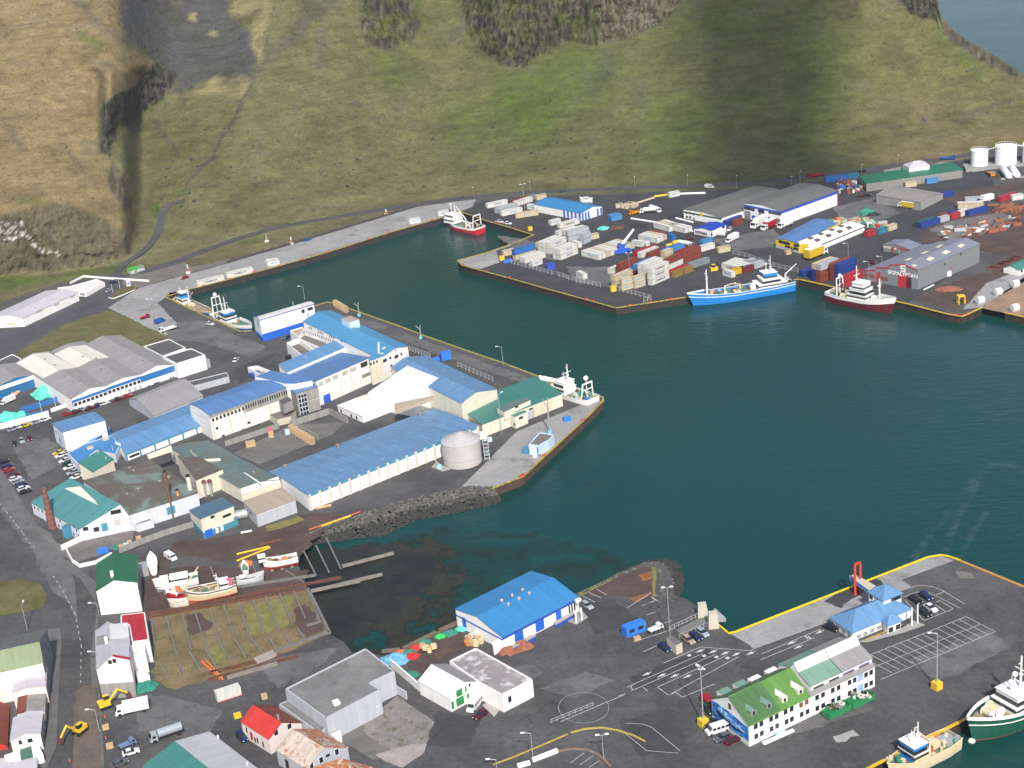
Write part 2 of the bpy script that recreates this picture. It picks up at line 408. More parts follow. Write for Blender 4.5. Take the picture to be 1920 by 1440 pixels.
for sc,lo,hi,vec in((.09,.84,1.16,mp0.outputs[0]),(.30,.82,1.18,mp0.outputs[0]),(1.3,.62,1.38,tc.outputs['Object'])):
 n=N(nt,'ShaderNodeTexNoise',Scale=sc,Detail=5.0,Roughness=.65);L(vec,n.inputs['Vector'])
 r=N(nt,'ShaderNodeMapRange');r.inputs[1].default_value=.3;r.inputs[2].default_value=.7;r.inputs[3].default_value=lo;r.inputs[4].default_value=hi;L(n.outputs[0],r.inputs[0])
 s_=N(nt,'ShaderNodeVectorMath',operation='SCALE');L(out,s_.inputs[0]);L(r.outputs[0],s_.inputs['Scale']);out=s_.outputs[0]
def overlay(vec,sc,det,lo,hi,amt,out,msk=None):
 n=N(nt,'ShaderNodeTexNoise',Scale=sc,Detail=det,Roughness=.6);L(vec,n.inputs['Vector'])
 r=N(nt,'ShaderNodeMapRange');r.inputs[1].default_value=lo;r.inputs[2].default_value=hi;r.inputs[3].default_value=1;r.inputs[4].default_value=amt;L(n.outputs[0],r.inputs[0]);f_=r.outputs[0]
 if msk is not None:mx=N(nt,'ShaderNodeMix',data_type='FLOAT');L(msk,mx.inputs[0]);mx.inputs[2].default_value=1;L(f_,mx.inputs[3]);f_=mx.outputs[0]
 s_=N(nt,'ShaderNodeVectorMath',operation='SCALE');L(out,s_.inputs[0]);L(f_,s_.inputs['Scale']);return s_.outputs[0]
mpA=N(nt,'ShaderNodeMapping');mpA.inputs['Scale'].default_value=(.03,.03,.55);L(tc.outputs['Object'],mpA.inputs[0])
mpB=N(nt,'ShaderNodeMapping');mpB.inputs['Scale'].default_value=(.45,.45,.05);L(tc.outputs['Object'],mpB.inputs[0])
out=overlay(tc.outputs['Object'],.34,3.0,.60,.66,.66,out)
out=overlay(mpA.outputs[0],1.0,4.0,.52,.62,.84,out)
out=overlay(mpB.outputs[0],1.0,6.0,.42,.60,.22,out,at.outputs['Alpha'])
L(out,b.inputs['Base Color'])
n=N(nt,'ShaderNodeTexNoise',Scale=.6,Detail=6.0,Roughness=.7);L(tc.outputs['Object'],n.inputs['Vector'])
bp=N(nt,'ShaderNodeBump',Strength=.7,Distance=1.0);L(n.outputs[0],bp.inputs['Height']);L(bp.outputs[0],b.inputs['Normal'])
me.materials.append(m)
hill=bpy.data.objects.new('hillside',me);COL.objects.link(hill);hill['kind']='structure'
WZ=-3.0
mw=bpy.data.materials.new('sea_water');mw.use_nodes=True;nt=mw.node_tree;L=nt.links.new;b=nt.nodes['Principled BSDF']
b.inputs['Roughness'].default_value=.12;b.inputs['IOR'].default_value=1.33;b.inputs['Specular IOR Level'].default_value=.38
tc=N(nt,'ShaderNodeTexCoord')
n1=N(nt,'ShaderNodeTexNoise',Scale=.012,Detail=4.0);L(tc.outputs['Object'],n1.inputs['Vector'])
cr=N(nt,'ShaderNodeMix',data_type='RGBA');cr.inputs[6].default_value=(.0016,.034,.031,1);cr.inputs[7].default_value=(.0026,.050,.044,1);L(n1.outputs[0],cr.inputs[0])
L(cr.outputs[2],b.inputs['Base Color'])
mp=N(nt,'ShaderNodeMapping');mp.inputs['Rotation'].default_value=(0,0,.5);mp.inputs['Scale'].default_value=(.45,1.0,1);L(tc.outputs['Object'],mp.inputs[0])
a1=N(nt,'ShaderNodeTexNoise',Scale=.42,Detail=6.0,Roughness=.6,Distortion=.4);L(mp.outputs[0],a1.inputs['Vector'])
a2=N(nt,'ShaderNodeTexNoise',Scale=.035,Detail=3.0);L(tc.outputs['Object'],a2.inputs['Vector'])
ml=N(nt,'ShaderNodeMath',operation='MULTIPLY');L(a1.outputs[0],ml.inputs[0]);L(a2.outputs[0],ml.inputs[1])
bp=N(nt,'ShaderNodeBump',Strength=.55,Distance=.9);L(ml.outputs[0],bp.inputs['Height']);L(bp.outputs[0],b.inputs['Normal'])
mb=MB();mb.face([(-15000,-2000,WZ),(15000,-2000,WZ),(15000,40000,WZ),(-15000,40000,WZ)],mw)
mb.build('water')['kind']='structure'
COAST=[(1560,1476),(2100,1201),(2075,1160),(1920,1101),(1800,1052),(1780,1045),(1765,1042),(1740,1046),(1380,1186),(1366,1189),(1345,1172),(1306,1137),(1287,1123),(1272,1119),(1258,1124),(1262,1105),(1258,1075),(1245,1060),(1225,1057),(1205,1060),(1160,1078),(1090,1112),(990,1120),(857,1168),(753,1219),(714,1230),(690,1222),(661,1224),(644,1203),(618,1189),(600,1150),(577,1104),(560,1060),(566,1022),(580,1004),(665,972),(759,942),(836,924),(879,915),(922,917),(981,894),(1007,869),(1096,787),(1131,752),(1129,745),(1024,712),(940,680),(878,659),(798,631),(740,609),(657,580),(626,569),(613,567),(590,574),(472,621),(451,622),(442,618),(378,590),(312,558),(318,549),(353,544),(428,525),(520,500),(616,473),(732,436),(820,411),(846,402),(862,397),(911,414),(958,428),(1000,441),(994,445),(957,459),(911,475),(858,489),(867,498),(958,523),(1018,540),(1155,578),(1292,557),(1497,524),(1543,534),(1638,557),(1700,570),(1775,589),(1802,594),(1809,592),(1841,577),(1884,586),(1920,595),(2100,640)]
LAND=[G(p)for p in COAST]
LAND+=[G((2380,560)),G((2320,232))]+[G((x,lerp_pl(FOOT,x)-7))for x in range(2250,-270,-70)]+[Vector((-1500,700,0)),Vector((-1500,-300,0)),Vector((500,-300,0)),Vector((500,150,0))]
def sheet(name,pts,z,m,kind='structure'):
 pts=[Vector((p[0],p[1],z))for p in pts]
 tri=tessellate_polygon([pts]);mb=MB()
 for t in tri:
  f=[pts[i]for i in t]
  if(f[1]-f[0]).cross(f[2]-f[0]).z<0:f.reverse()
  mb.face(f,m,uv=[(p.x,p.y)for p in f])
 o=mb.build(name);o['kind']=kind
 return o
asphalt=mat('asphalt',(.074,.072,.073),.9,var=.42,scale=.05,fine=.22,dirt=.40,dirtcol=(.095,.092,.09),spec=.2)
asphalt2=mat('worn_road_asphalt',(.072,.072,.078),.9,var=.25,scale=.09,fine=.15,dirt=.25,dirtcol=(.10,.10,.102),spec=.2)
asphalt3=mat('dark_yard_asphalt',(.050,.050,.054),.9,var=.30,scale=.06,fine=.18,dirt=.25,dirtcol=(.07,.07,.072),spec=.2)
quayc=mat('quay_concrete',(.27,.265,.26),.85,var=.24,scale=.06,fine=.14,dirt=.36,dirtcol=(.16,.157,.152),spec=.2)
grass=mat('rough_grass',(.122,.108,.050),.95,var=.35,scale=.12,fine=.28,dirt=.42,dirtcol=(.075,.10,.025),spec=.1)
cinder=mat('red_cinder',(.085,.060,.052),.95,var=.35,scale=.1,fine=.25,dirt=.35,dirtcol=(.06,.056,.056),spec=.1)
gravel=mat('pale_gravel',(.15,.14,.135),.95,var=.35,scale=.15,fine=.25,dirt=.3,dirtcol=(.085,.085,.05),spec=.1)
sheet('ground',LAND,0,asphalt)
def px_sheet(name,pts,z,m,rough_edge=0.0):
 P=[G(p)for p in pts]
 if rough_edge:
  out=[]
  for a,b in zip(P,P[1:]+P[:1]):
   n=max(1,int((b-a).length/1.6));d=(b-a).normalized();s=Vector((-d.y,d.x,0))
   for i in range(n):
    p=a+(b-a)*i/n;out.append(p+s*noise.noise(p*.35)*rough_edge)
  P=out
 return sheet(name,P,z,m)
px_sheet('yard_asphalt',[(866,499),(900,505),(935,482),(985,453),(1001,442),(958,427),(911,413),(866,397),(905,377),(1000,370),(1200,364),(1400,355),(1560,338),(1690,315),(1800,303),(1850,300),(1880,400),(1780,520),(1700,569),(1497,523),(1292,556),(1155,577),(1018,539)],.012,asphalt3)
px_sheet('quay_deck',[(203,577),(262,539),(424,494.6),(534,462.7),(640,431),(782,388),(853,378),(893,374),(885,388),(862,396.8),(846,401.8),(732,435.6),(520,499.6),(353,543.6),(318,548.6),(312,556),(296,568),(330,605),(372,640),(318,636),(250,602)],.02,quayc,.5)
px_sheet('quay_deck',[(858.5,489),(957,459.2),(985,452),(930,470),(937,492),(901,504),(867.5,497.8)],.02,quayc,.4)
px_sheet('quay_deck',[(866,912),(962,816),(969,809),(1087,760),(1127,751),(1096,786),(1007,868),(981,892.5),(922,915.5)],.02,quayc)
px_sheet('quay_deck',[(1370,1189),(1380,1187),(1740,1047),(1765,1043),(1788,1051),(1691,1087),(1709,1100),(1680,1112),(1640,1130),(1552,1166),(1412,1216),(1405,1209)],.02,quayc)
px_sheet('quay_deck',[(1841,578),(1884,587),(1960,598),(1960,470),(1920,520)],.02,mat('worn_timber_deck',(.26,.17,.11),.9,var=.3,scale=.12,fine=.2,dirt=.35,dirtcol=(.16,.15,.14)),.3)
px_sheet('quay_deck',[(1805,580),(1838,577),(1920,528),(1960,505),(1960,490),(1850,530)],.02,quayc,.6)
px_sheet('tarred_patch',[(1545,1128),(1590,1100),(1640,1085),(1655,1095),(1600,1120),(1580,1140)],.036,asphalt3,1.2)
px_sheet('road',[(-60,705),(0,668),(120,606),(203,577),(230,548),(175,556),(147,577),(50,614),(-60,640)],.014,asphalt2,.4)
px_sheet('grass_field',[(18,668),(125,607),(200,582),(225,588),(319,634),(260,652),(180,662),(100,690),(40,690)],.03,grass,1.0)
px_sheet('grass_island',[(-20,1092),(40,1087),(75,1095),(89,1117),(82,1138),(37,1150),(-20,1158)],.10,grass,.25)
px_sheet('cinder_yard',[(390,1012),(470,995),(580,962),(645,962),(600,1000),(560,1045),(440,1055),(330,1040),(300,1092),(275,1060),(330,1015)],.02,cinder,2.0)
px_sheet('cinder_yard',[(745,1226),(857,1172),(870,1192),(884,1208),(800,1262),(770,1258)],.02,cinder,.8)
px_sheet('cinder_yard',[(1088,1114),(1160,1081),(1205,1063),(1224,1062),(1222,1100),(1232,1118),(1200,1122),(1150,1116)],.02,cinder,1.2)
px_sheet('cinder_yard',[(1715,562),(1780,532),(1880,500),(1930,490),(1930,515),(1850,548),(1790,582)],.016,cinder,3.0)
px_sheet('cinder_yard',[(1720,455),(1745,425),(1800,408),(1870,395),(1960,360),(1960,480),(1880,480),(1836,470),(1800,450)],.016,cinder,3.0)
px_sheet('cinder_yard',[(1760,372),(1830,352),(1960,335),(1960,352),(1850,362),(1790,380)],.018,cinder,2.0)
px_sheet('rough_ground',[(1742,430),(1790,413),(1880,398),(1900,410),(1840,440),(1780,450)],.024,gravel,2.0)
px_sheet('shipyard_grass',[(283,1150),(330,1148),(480,1122),(577,1105),(617,1188),(560,1213),(470,1252),(440,1262),(330,1292),(287,1275)],.03,mat('trodden_slip_turf',(.165,.125,.062),.95,var=.35,scale=.14,fine=.3,dirt=.45,dirtcol=(.085,.082,.030)),1.4)
px_sheet('dug_trench',[(142,1296),(160,1284),(178,1286),(184,1340),(188,1392),(194,1470),(136,1470),(138,1360)],.02,mat('dug_earth',(.115,.092,.075),.95,var=.3,scale=.2,fine=.3,dirt=.3,dirtcol=(.08,.075,.072)),.6)
px_sheet('rubble_lot',[(674,1365),(743,1305),(800,1342),(826,1362),(800,1392),(752,1438),(735,1415)],.024,mat('rubble',(.19,.175,.165),.95,var=.35,scale=.25,fine=.3,dirt=.42,dirtcol=(.085,.095,.04)),.6)
px_sheet('concrete_slab',[(703,1415),(770,1395),(800,1395),(795,1412),(755,1440),(722,1428)],.05,mat('pale_slab',(.30,.265,.25),.9,var=.25,scale=.3,fine=.2),.2)
px_sheet('beach_road',[(400,1000),(480,990),(560,965),(640,925),(760,895),(865,915),(836,922),(760,938),(668,968),(585,1000),(560,1010)],.018,asphalt,1.0)
px_sheet('grass_verge',[(498,987),(560,968),(572,975),(530,990),(500,997)],.03,mat('dry_verge_grass',(.17,.155,.05),.95,var=.35,scale=.4,fine=.3),.5)
px_sheet('grass_verge',[(1082,1112),(1110,1100),(1160,1076),(1158,1082),(1112,1106),(1090,1118)],.03,MATS['dry_verge_grass'],.3)
px_sheet('grass_verge',[(1222,1064),(1232,1062),(1228,1110),(1234,1120),(1224,1118)],.04,MATS['dry_verge_grass'],.3)
px_sheet('grass_verge',[(482,803),(505,797),(520,801),(490,809)],.03,mat('fresh_grass',(.05,.11,.02),.95,var=.3,scale=.4,fine=.25),.3)
px_sheet('pavement',[(-10,910),(6,920),(60,1000),(104,1062),(130,1130),(146,1170),(140,1090),(118,1040),(96,1000),(70,985),(40,940),(10,890),(-10,870)],.016,mat('worn_pavement',(.115,.112,.11),.9,var=.25,scale=.2,fine=.15),.0)
px_sheet('pavement',[(105,1062),(128,1050),(180,1092),(180,1160),(170,1230),(172,1290),(182,1290),(186,1330),(190,1440),(196,1440),(190,1320),(184,1280),(182,1220),(184,1160),(180,1130),(150,1085)],.13,MATS['worn_pavement'])
px_sheet('pavement',[(88,1180),(112,1178),(116,1195),(112,1260),(106,1400),(88,1440),(78,1440),(96,1320)],.13,MATS['worn_pavement'])
px_sheet('forecourt',[(62,990),(120,1025),(200,1000),(250,985),(250,1010),(190,1040),(140,1055),(118,1040)],.02,mat('stained_concrete_yard',(.145,.135,.125),.9,var=.3,scale=.12,fine=.15,dirt=.3,dirtcol=(.085,.08,.078)))
px_sheet('factory_yard',[(438,850),(545,797),(648,792),(622,815),(572,836),(486,871)],.02,mat('wet_yard',(.135,.13,.12),.85,var=.3,scale=.12,fine=.15,dirt=.3,dirtcol=(.075,.08,.05)))
px_sheet('side_road',[(598,1376),(650,1330),(674,1362),(737,1415),(700,1425),(660,1400)],.02,MATS['stained_concrete_yard'])
px_sheet('rust_stained_ground',[(1196,1078),(1220,1072),(1224,1085),(1205,1090)],.04,mat('rust_stain',(.22,.095,.03),.95,var=.4,scale=.3,fine=.3),.8)
px_sheet('rust_stained_ground',[(1180,1122),(1222,1110),(1220,1116),(1190,1130)],.04,MATS['rust_stain'],.5)
px_sheet('stained_ground',[(1790,1070),(1822,1075),(1830,1085),(1800,1085)],.016,MATS['stained_concrete_yard'],.6)
def TZN(p):
 v=TZ(*p);yf=lerp_pl(FOOT,p[0]);a=sm(yf-p[1],16,70)
 return v+Vector((0,0,a*(fbm(v*.03,4)*1.5+fbm(v*.14,3)*.5)))
def densify(pl,step=6):
 out=[]
 for a,b in zip(pl,pl[1:]):
  n=max(1,int(math.dist(a,b)/step));out+=[(a[0]+(b[0]-a[0])*i/n,a[1]+(b[1]-a[1])*i/n)for i in range(n)]
 return out+[pl[-1]]
def smooth_pl(pts,it=2):
 for _ in range(it):pts=[pts[0]]+[(pts[i-1]+pts[i]*2+pts[i+1])/4 for i in range(1,len(pts)-1)]+[pts[-1]]
 return pts
def ribbon(name,pts,width,m,lift,skirt=.6):
 mb=MB();L_,R_=[],[]
 for i,p in enumerate(pts):
  d=pts[min(i+1,len(pts)-1)]-pts[max(i-1,0)];d.z=0;d.normalize();s=Vector((-d.y,d.x,0))*width/2
  up=Vector((0,0,lift));L_.append(p+s+up);R_.append(p-s+up)
 dn=Vector((0,0,-skirt))
 for i in range(len(pts)-1):
  mb.face([R_[i],R_[i+1],L_[i+1],L_[i]],m);mb.face([L_[i],L_[i+1],L_[i+1]+dn,L_[i]+dn],m);mb.face([R_[i+1],R_[i],R_[i]+dn,R_[i+1]+dn],m)
 return mb.build(name)
road=[(262,512),(330,492),(400,462),(450,443),(520,424),(600,411),(700,396),(800,380),(900,368),(1000,361),(1100,356),(1200,352),(1300,349),(1420,344),(1560,327),(1650,314),(1740,302),(1800,294),(1860,280)]
ribbon('road',smooth_pl([TZN(p)for p in densify(road,10)],4),6.5,asphalt2,.22)['kind']='structure'
path=[(225,528),(216,512),(238,491),(262,476),(284,458),(298,438),(302,412),(304,394),(318,380),(346,371)]
ribbon('footpath',smooth_pl([TZN(p)for p in densify(path,5)],3),4.2,asphalt2,.4)['kind']='structure'
px_sheet('gravel_apron',[(228,528),(250,512),(330,492),(400,470),(460,455),(440,478),(424,493),(262,538),(236,545)],.05,mat('gravel_track',(.135,.125,.112),.95,var=.3,scale=.15,fine=.25,dirt=.35,dirtcol=(.12,.115,.06)),.6)
def quay(pts,label,face,kerb,pile=None,gap=2.2,kh=.35,kw=.45,name='quay_wall'):
 P=[G(p)for p in pts];root=thing(name,P[0],label,'quay wall')
 mb=MB();pl=MB();kb=MB();out=[]
 for a,b in zip(P,P[1:]):
  d=(b-a);ln=d.length;d.normalize();s=Vector((d.y,-d.x,0))
  mb.hexa([a+Vector((0,0,-6)),b+Vector((0,0,-6)),b+s*.25+Vector((0,0,-6)),a+s*.25+Vector((0,0,-6))],[a+Vector((0,0,.05)),b+Vector((0,0,.05)),b+s*.25+Vector((0,0,.05)),a+s*.25+Vector((0,0,.05))],face)
  kb.hexa([a-s*kw+Vector((0,0,.05)),b-s*kw+Vector((0,0,.05)),b+s*.28+Vector((0,0,.05)),a+s*.28+Vector((0,0,.05))],[a-s*kw+Vector((0,0,kh)),b-s*kw+Vector((0,0,kh)),b+s*.28+Vector((0,0,kh)),a+s*.28+Vector((0,0,kh))],kerb)
  if pile:
   n=int(ln/gap)
   for i in range(n+1):
    c=a+d*(ln*(i+.5)/(n+1))+s*(.25+.16);h=-.15-.35*random.random()
    pl.box((c.x,c.y,-6),(.34,.34,6+h),pile,rz=math.atan2(d.y,d.x)+random.uniform(-.06,.06))
  out.append((a,d,s,ln))
 mb.build('wall_face',root);kb.build('kerb',root)
 if pile:pl.build('fender_piles',root)
 return root,out
steelpile=mat('dark_sheet_piling',(.030,.026,.024),.8,var=.4,scale=.5,fine=.2,rust=.25)
tarpile=mat('tarred_timber_pile',(.035,.024,.018),.9,var=.5,scale=.8,rust=.3,rustcol=(.12,.045,.02))
kerbY=mat('worn_yellow_kerb',(.36,.28,.05),.7,var=.35,scale=.8,dirt=.5,dirtcol=(.13,.12,.10))
kerbB=mat('bright_yellow_kerb',(.74,.54,.015),.55,var=.1,scale=.6)
kerbO=mat('orange_timber_kerb',(.46,.23,.06),.7,var=.3,scale=.8)
LAD=[]
def qseg(*a,**k):
 r,o=quay(*a,**k);LAD.append(o);return o
qNW=qseg([(314,556),(353,543.8),(428,524.7),(520,500),(616,473),(732,436),(820,411),(846,402.2),(861,397)][::-1],'long pale concrete quay with striped yellow kerb below the hillside road',steelpile,kerbY,tarpile,gap=1.6)
qN=qseg([(862,397),(911,414),(958,428),(1000,441)][::-1],'short dark quay wall behind the red and white ship',steelpile,kerbY,tarpile)
qE1=qseg([(1000,441.5),(957,459),(911,475),(858,489)][::-1],'quay side facing the red ship below the white container stacks',steelpile,kerbY,tarpile)
qE2=qseg([(858,489),(867,498),(958,523),(1018,540),(1155,578),(1292,557)][::-1],'long dark piled wharf front below the container terminal',steelpile,kerbY,tarpile,gap=1.5)
qE3=qseg([(1292,557),(1497,524)][::-1],'wharf front behind the blue and white ship',steelpile,kerbY,tarpile)
qE4=qseg([(1497,524),(1543,534),(1638,557),(1700,570),(1775,589),(1802,594),(1809,592),(1841,577)][::-1],'rusty piled wharf with yellow kerb behind the maroon ship',steelpile,mat('ochre_kerb',(.50,.33,.04),.7,var=.35,scale=.8),tarpile,gap=1.5)
qE5=qseg([(1884,587),(1920,595),(2000,613)][::-1],'wharf end with yellow kerb at the right edge beyond the slipway',steelpile,MATS['ochre_kerb'],tarpile,gap=1.5)
qF1=qseg([(922,917),(981,894),(1007,869),(1096,787),(1131,752),(1129,745)][::-1][::-1][::-1],'rust brown piled pier end beside the silver tank',mat('brown_sheet_piling',(.075,.045,.032),.85,var=.4,scale=.6,rust=.3,rustcol=(.14,.06,.03)),kerbY,tarpile,gap=1.3)
qF2=qseg([(1129,745),(1024,712),(940,680),(878,659),(798,631),(740,609),(657,580),(626,569),(613,567),(590,574)],'long low quay wall along the seaward side of the fish factory',steelpile,kerbY)
qF3=qseg([(472,621),(451,622),(442,618),(378,590),(312,558),(318,549)],'quay side where the white trawler with blue hull is moored',steelpile,kerbY)
qP1=qseg([(1380,1186),(1740,1046),(1765,1042),(1780,1045),(1800,1052)][::-1],'ferry quay with bright yellow pipe kerb behind the blue roofed terminal',steelpile,kerbB,kh=.42,kw=.12)
qP2=qseg([(1345,1172),(1366,1189),(1380,1186)][::-1],'short yellow kerbed quay corner beside the car ramp',steelpile,kerbB,kh=.42,kw=.12)
qP3=qseg([(1800,1052),(1920,1101),(2075,1160)][::-1],'pier side with orange timber kerb at the right edge',steelpile,kerbO)
qP4=qseg([(1560,1476),(1851,1328),(2100,1201)][::-1],'inner wharf with yellow kerb where the green hulled trawler lies',steelpile,mat('golden_kerb',(.60,.38,.02),.6,var=.25,scale=.8),tarpile,gap=2.0)
def ladder(at,d,s,label,group):
 r=thing('quay_ladder',at,label,'ladder',group)
 for k in(-.45,.45):
  mb=MB();mb.bar(at+d*k+s*.62+Vector((0,0,-3.6)),at+d*k+s*.62+Vector((0,0,.55)),.17,redp,5);mb.build('rail',r)
 mb=MB();mb.box((at+s*.55)[:2]+(-3.3,),(.8,.12,3.4),MATS['red_paint'],rz=math.atan2(d.y,d.x));mb.build('ladder_rungs',r)
 mb=MB();mb.box((at+s*.35)[:2]+(.36,),(1.3,.9,.25),redp,rz=math.atan2(d.y,d.x));mb.build('top_plate',r)
def along(o,pxs):
 """points on a quay nearest to the pixels"""
 for p in pxs:
  g=G(p);best=None
  for a,d,s,ln in o:
   t=max(0,min(ln,(g-a).dot(d)));c=a+d*t
   if best is None or(c-g).length<best[0]:best=((c-g).length,c,d,s)
  yield best[1:]
for i,(c,d,s)in enumerate(along(qNW,q('T6',590,510,722,470,852,435,977,395,1100,360,1222,322,1340,290,1458,253,1572,222,1685,190,1795,155))):
 ladder(c,d,s,f'red ladder on the long pale quay, {ORD[i]} counting from the moored white trawlers','red ladders on the long pale quay')
for i,(c,d,s)in enumerate(along(qE2,q('S6',225,800,437,865,665,925,1385,1130,1493,1135)+q('S7',318,1290,515,1260,707,1230))):
 ladder(c,d,s,f'red ladder on the wharf front below the containers, {ORD[i]} from its left corner','red ladders on the container wharf')
for i,(c,d,s)in enumerate(along(qE4,q('T2',1125,1045,1255,1035))):
 ladder(c,d,s,['red ladder just left of the wharf corner by the yellow frame','red ladder just right of the wharf corner by the yellow frame'][i],'red ladders on the rusty wharf')
for i,(c,d,s)in enumerate(along(qF1,q('R3',1080,1425,1130,1410,1285,1240,1595,940))):
 ladder(c,d,s,f'red ladder on the rust brown pier end, {ORD[i]} from the rock slope','red ladders on the pier end')
for i,(c,d,s)in enumerate(along(qN,q('S6',540,420,685,465))):
 ladder(c,d,s,['red ladder on the short quay nearer the red ship','red ladder on the short quay further from the red ship'][i],'red ladders behind the red ship')
def marking(name,segs,w,m,z=.045,dash=0):
 mb=MB()
 for pl in segs:
  P=[G(p)for p in pl]
  for a,b in zip(P,P[1:]):
   d=(b-a);ln=d.length;d.normalize();s=Vector((-d.y,d.x,0))*w/2
   runs=[(0,ln)]if not dash else[(k*dash*2.4,k*dash*2.4+dash)for k in range(int(ln/dash/2.4)+1)]
   for u,v in runs:
    A,B=a+d*u,a+d*min(v,ln);mb.face([(A-s)[:2]+(z,),(B-s)[:2]+(z,),(B+s)[:2]+(z,),(A+s)[:2]+(z,)],m)
 o=mb.build(name);o['kind']='structure';return o
wl=mat('worn_white_line',(.50,.50,.50),.8,var=.3,scale=.9,fine=.25)
yl=mat('yellow_line',(.42,.31,.06),.8,var=.25,scale=.9,fine=.2)
bays=[]
T0,T1_,B0,B1=q('S3',530,1000),q('S3',1400,655),q('S3',630,1220),q('S3',1660,790)
L2=lambda a,b,t:(a[0]+(b[0]-a[0])*t,a[1]+(b[1]-a[1])*t)
BL=L2(B1,B0,1.0);TL=T0
bays+=[[T0,T1_],[q('S3',560,1112),q('S3',1530,722)],[BL,B1],[T1_,B1]]
for i in range(14):
 t=i/13.0;a=L2(q('S3',1340,683),q('S3',470,1023),t);b=(a[0]+(B1[0]-T1_[0]),a[1]+(B1[1]-T1_[1]));bays.append([a,b])
marking('parking_bay_lines',bays,.14,wl)
lanes=[q('S2',405,1072,735,928,1190,962,1215,945,1880,700),q('S2',75,1290,760,985),q('S2',110,1325,865,995),q('S2',265,1328,970,1005),q('S2',450,1362,1080,1015),q('S2',575,1380,860,1262),q('S2',105,1278,130,1320),q('S2',215,1290,265,1328,350,1290),q('S2',350,1290,450,1362,510,1335),q('S2',510,1335,575,1380),q('S2',1270,1045,1760,845),q('S2',1290,990,1820,765),q('S2',0,1370,60,1345),q('S1',1040,1410,1585,1180),q('S2',130,885,510,760),q('S2',220,970,420,885),q('S2',220,555,320,512),q('S2',300,475,365,525),q('S2',250,640,340,610),q('S2',290,750,480,690)]
lanes+=[q('S1',1340,290,1430,340),q('S1',1280,320,1385,368),q('S1',1225,350,1330,400),q('S1',1600,450,1810,318),q('S1',1730,430,1840,390),q('S1',1800,360,1880,405)]
marking('ferry_lane_lines',lanes,.16,wl)
arr=[]
for x,y in((735,965),(850,972),(960,985),(1060,995),(1190,985),(390,1185),(505,1190),(620,1195),(255,1172),(1560,892),(1620,930),(1810,795)):
 arr.append((x,y))
mb=MB()
for x,y in arr:
 a,b=G(q('S2',x-48,y+18)),G(q('S2',x+40,y-20));d=(b-a).normalized();s=Vector((-d.y,d.x,0));z=Vector((0,0,.046))
 mb.face([a+z,a+d*2.3-s*.55+z,a+d*2.3+s*.55+z],wl);mb.face([a+d*2.3-s*.1+z,b+z-s*.1,b+z+s*.1,a+d*2.3+s*.1+z],wl)
for x,y in((635,1003),(770,1008),(880,1018),(715,1097),(735,1130),(980,1027)):
 c=G(q('S2',x,y))+Vector((0,0,.046));d=(G(q('S2',x+60,y-27))-c);d.z=0;d.normalize();s=Vector((-d.y,d.x,0))
 mb.face([c-d*.5-s*.5,c+d*.5-s*.5,c+d*.5+s*.5,c-d*.5+s*.5],wl)
for k in(0,1):
 a=G(q('S2',1670+26*k,830))+Vector((0,0,.046));b=G(q('S2',1700+26*k,858))+Vector((0,0,.046));e=Vector((.35,.1,0));mb.face([a,b,b+e,a+e],wl)
mb.build('lane_arrows')['kind']='structure'
marking('terminal_forecourt_lines',[q('S3',830,480,930,440,1000,428,1060,440,1120,465,1350,580),q('S3',850,410,940,380,1010,375,1100,385,1180,415,1390,543),q('S3',1130,460,1200,430),q('S3',850,510,1020,690,1285,585,1160,510),q('S3',930,600,1000,580),q('S3',1120,545,1215,610),q('S3',1130,523,1160,512),q('S3',1050,600,1150,630)],.15,wl)
marking('street_dashes',[q('R4',0,980,60,1060,160,1190,210,1250,260,1330,330,1400),q('R7',400,0,470,110,560,280,610,520,605,800)],.16,wl,z=.04,dash=1.6)
circ=[q('S1',1235+212*math.cos(t),1292+130*math.sin(t))for t in[math.pi*2*i/40 for i in range(41)]]
marking('painted_circle',[circ],.07,wl)
marking('quay_yellow_chevrons',[],.2,yl)
bpy.data.objects.remove(bpy.data.objects['quay_yellow_chevrons'])
marking('footpath_line',[q('T7',1190,180,1300,185,1350,205,1520,345),q('T7',1190,240,1320,345,1510,360),q('T7',860,420,945,358),q('T7',920,430,1000,375),q('T7',975,445,1040,402)],.12,wl)
tyre=mat('tyre_streak',(.035,.035,.037),.9,var=.3)
cr=MB()
for pl,wd in((q('T7',30,270,110,205,190,185,270,140,300,125),.55),(q('T7',35,130,75,170,120,205),.35),(q('T7',740,40,800,75,830,110),.5),(q('T7',590,130,640,185),.3)):
 P=[G(p)for p in densify(pl,3)]
 for i,(a,b)in enumerate(zip(P,P[1:])):
  d=(b-a).normalized();s=Vector((-d.y,d.x,0));j=lambda k:wd*(.5+.5*noise.noise(Vector((k*.7,wd,2))))
  cr.face([a-s*j(i)+Vector((0,0,.03)),b-s*j(i+1)+Vector((0,0,.03)),b+s*j(i+9)+Vector((0,0,.03)),a+s*j(i+8)+Vector((0,0,.03))],tyre)
cr.build('tar_seams')['kind']='structure'
def rock(mb,c,r,m):
 n=6;a0=random.random()*6
 rings=[]
 for zz,rr in((-.5,.7),(0,1.0),(.45,.75)):
  rings.append([c+Vector((math.cos(a0+k*6.283/n)*r*rr*random.uniform(.75,1.2),math.sin(a0+k*6.283/n)*r*rr*random.uniform(.75,1.2),zz*r*random.uniform(.8,1.15)))for k in range(n)])
 mb.loft(rings,m)
rk=[mat('basalt_rock',(.078,.073,.066),.9,var=.3,scale=.8,fine=.2),mat('pale_rock',(.135,.128,.115),.9,var=.3,scale=.8),mat('wet_dark_rock',(.035,.035,.03),.7,var=.4,scale=.8)]
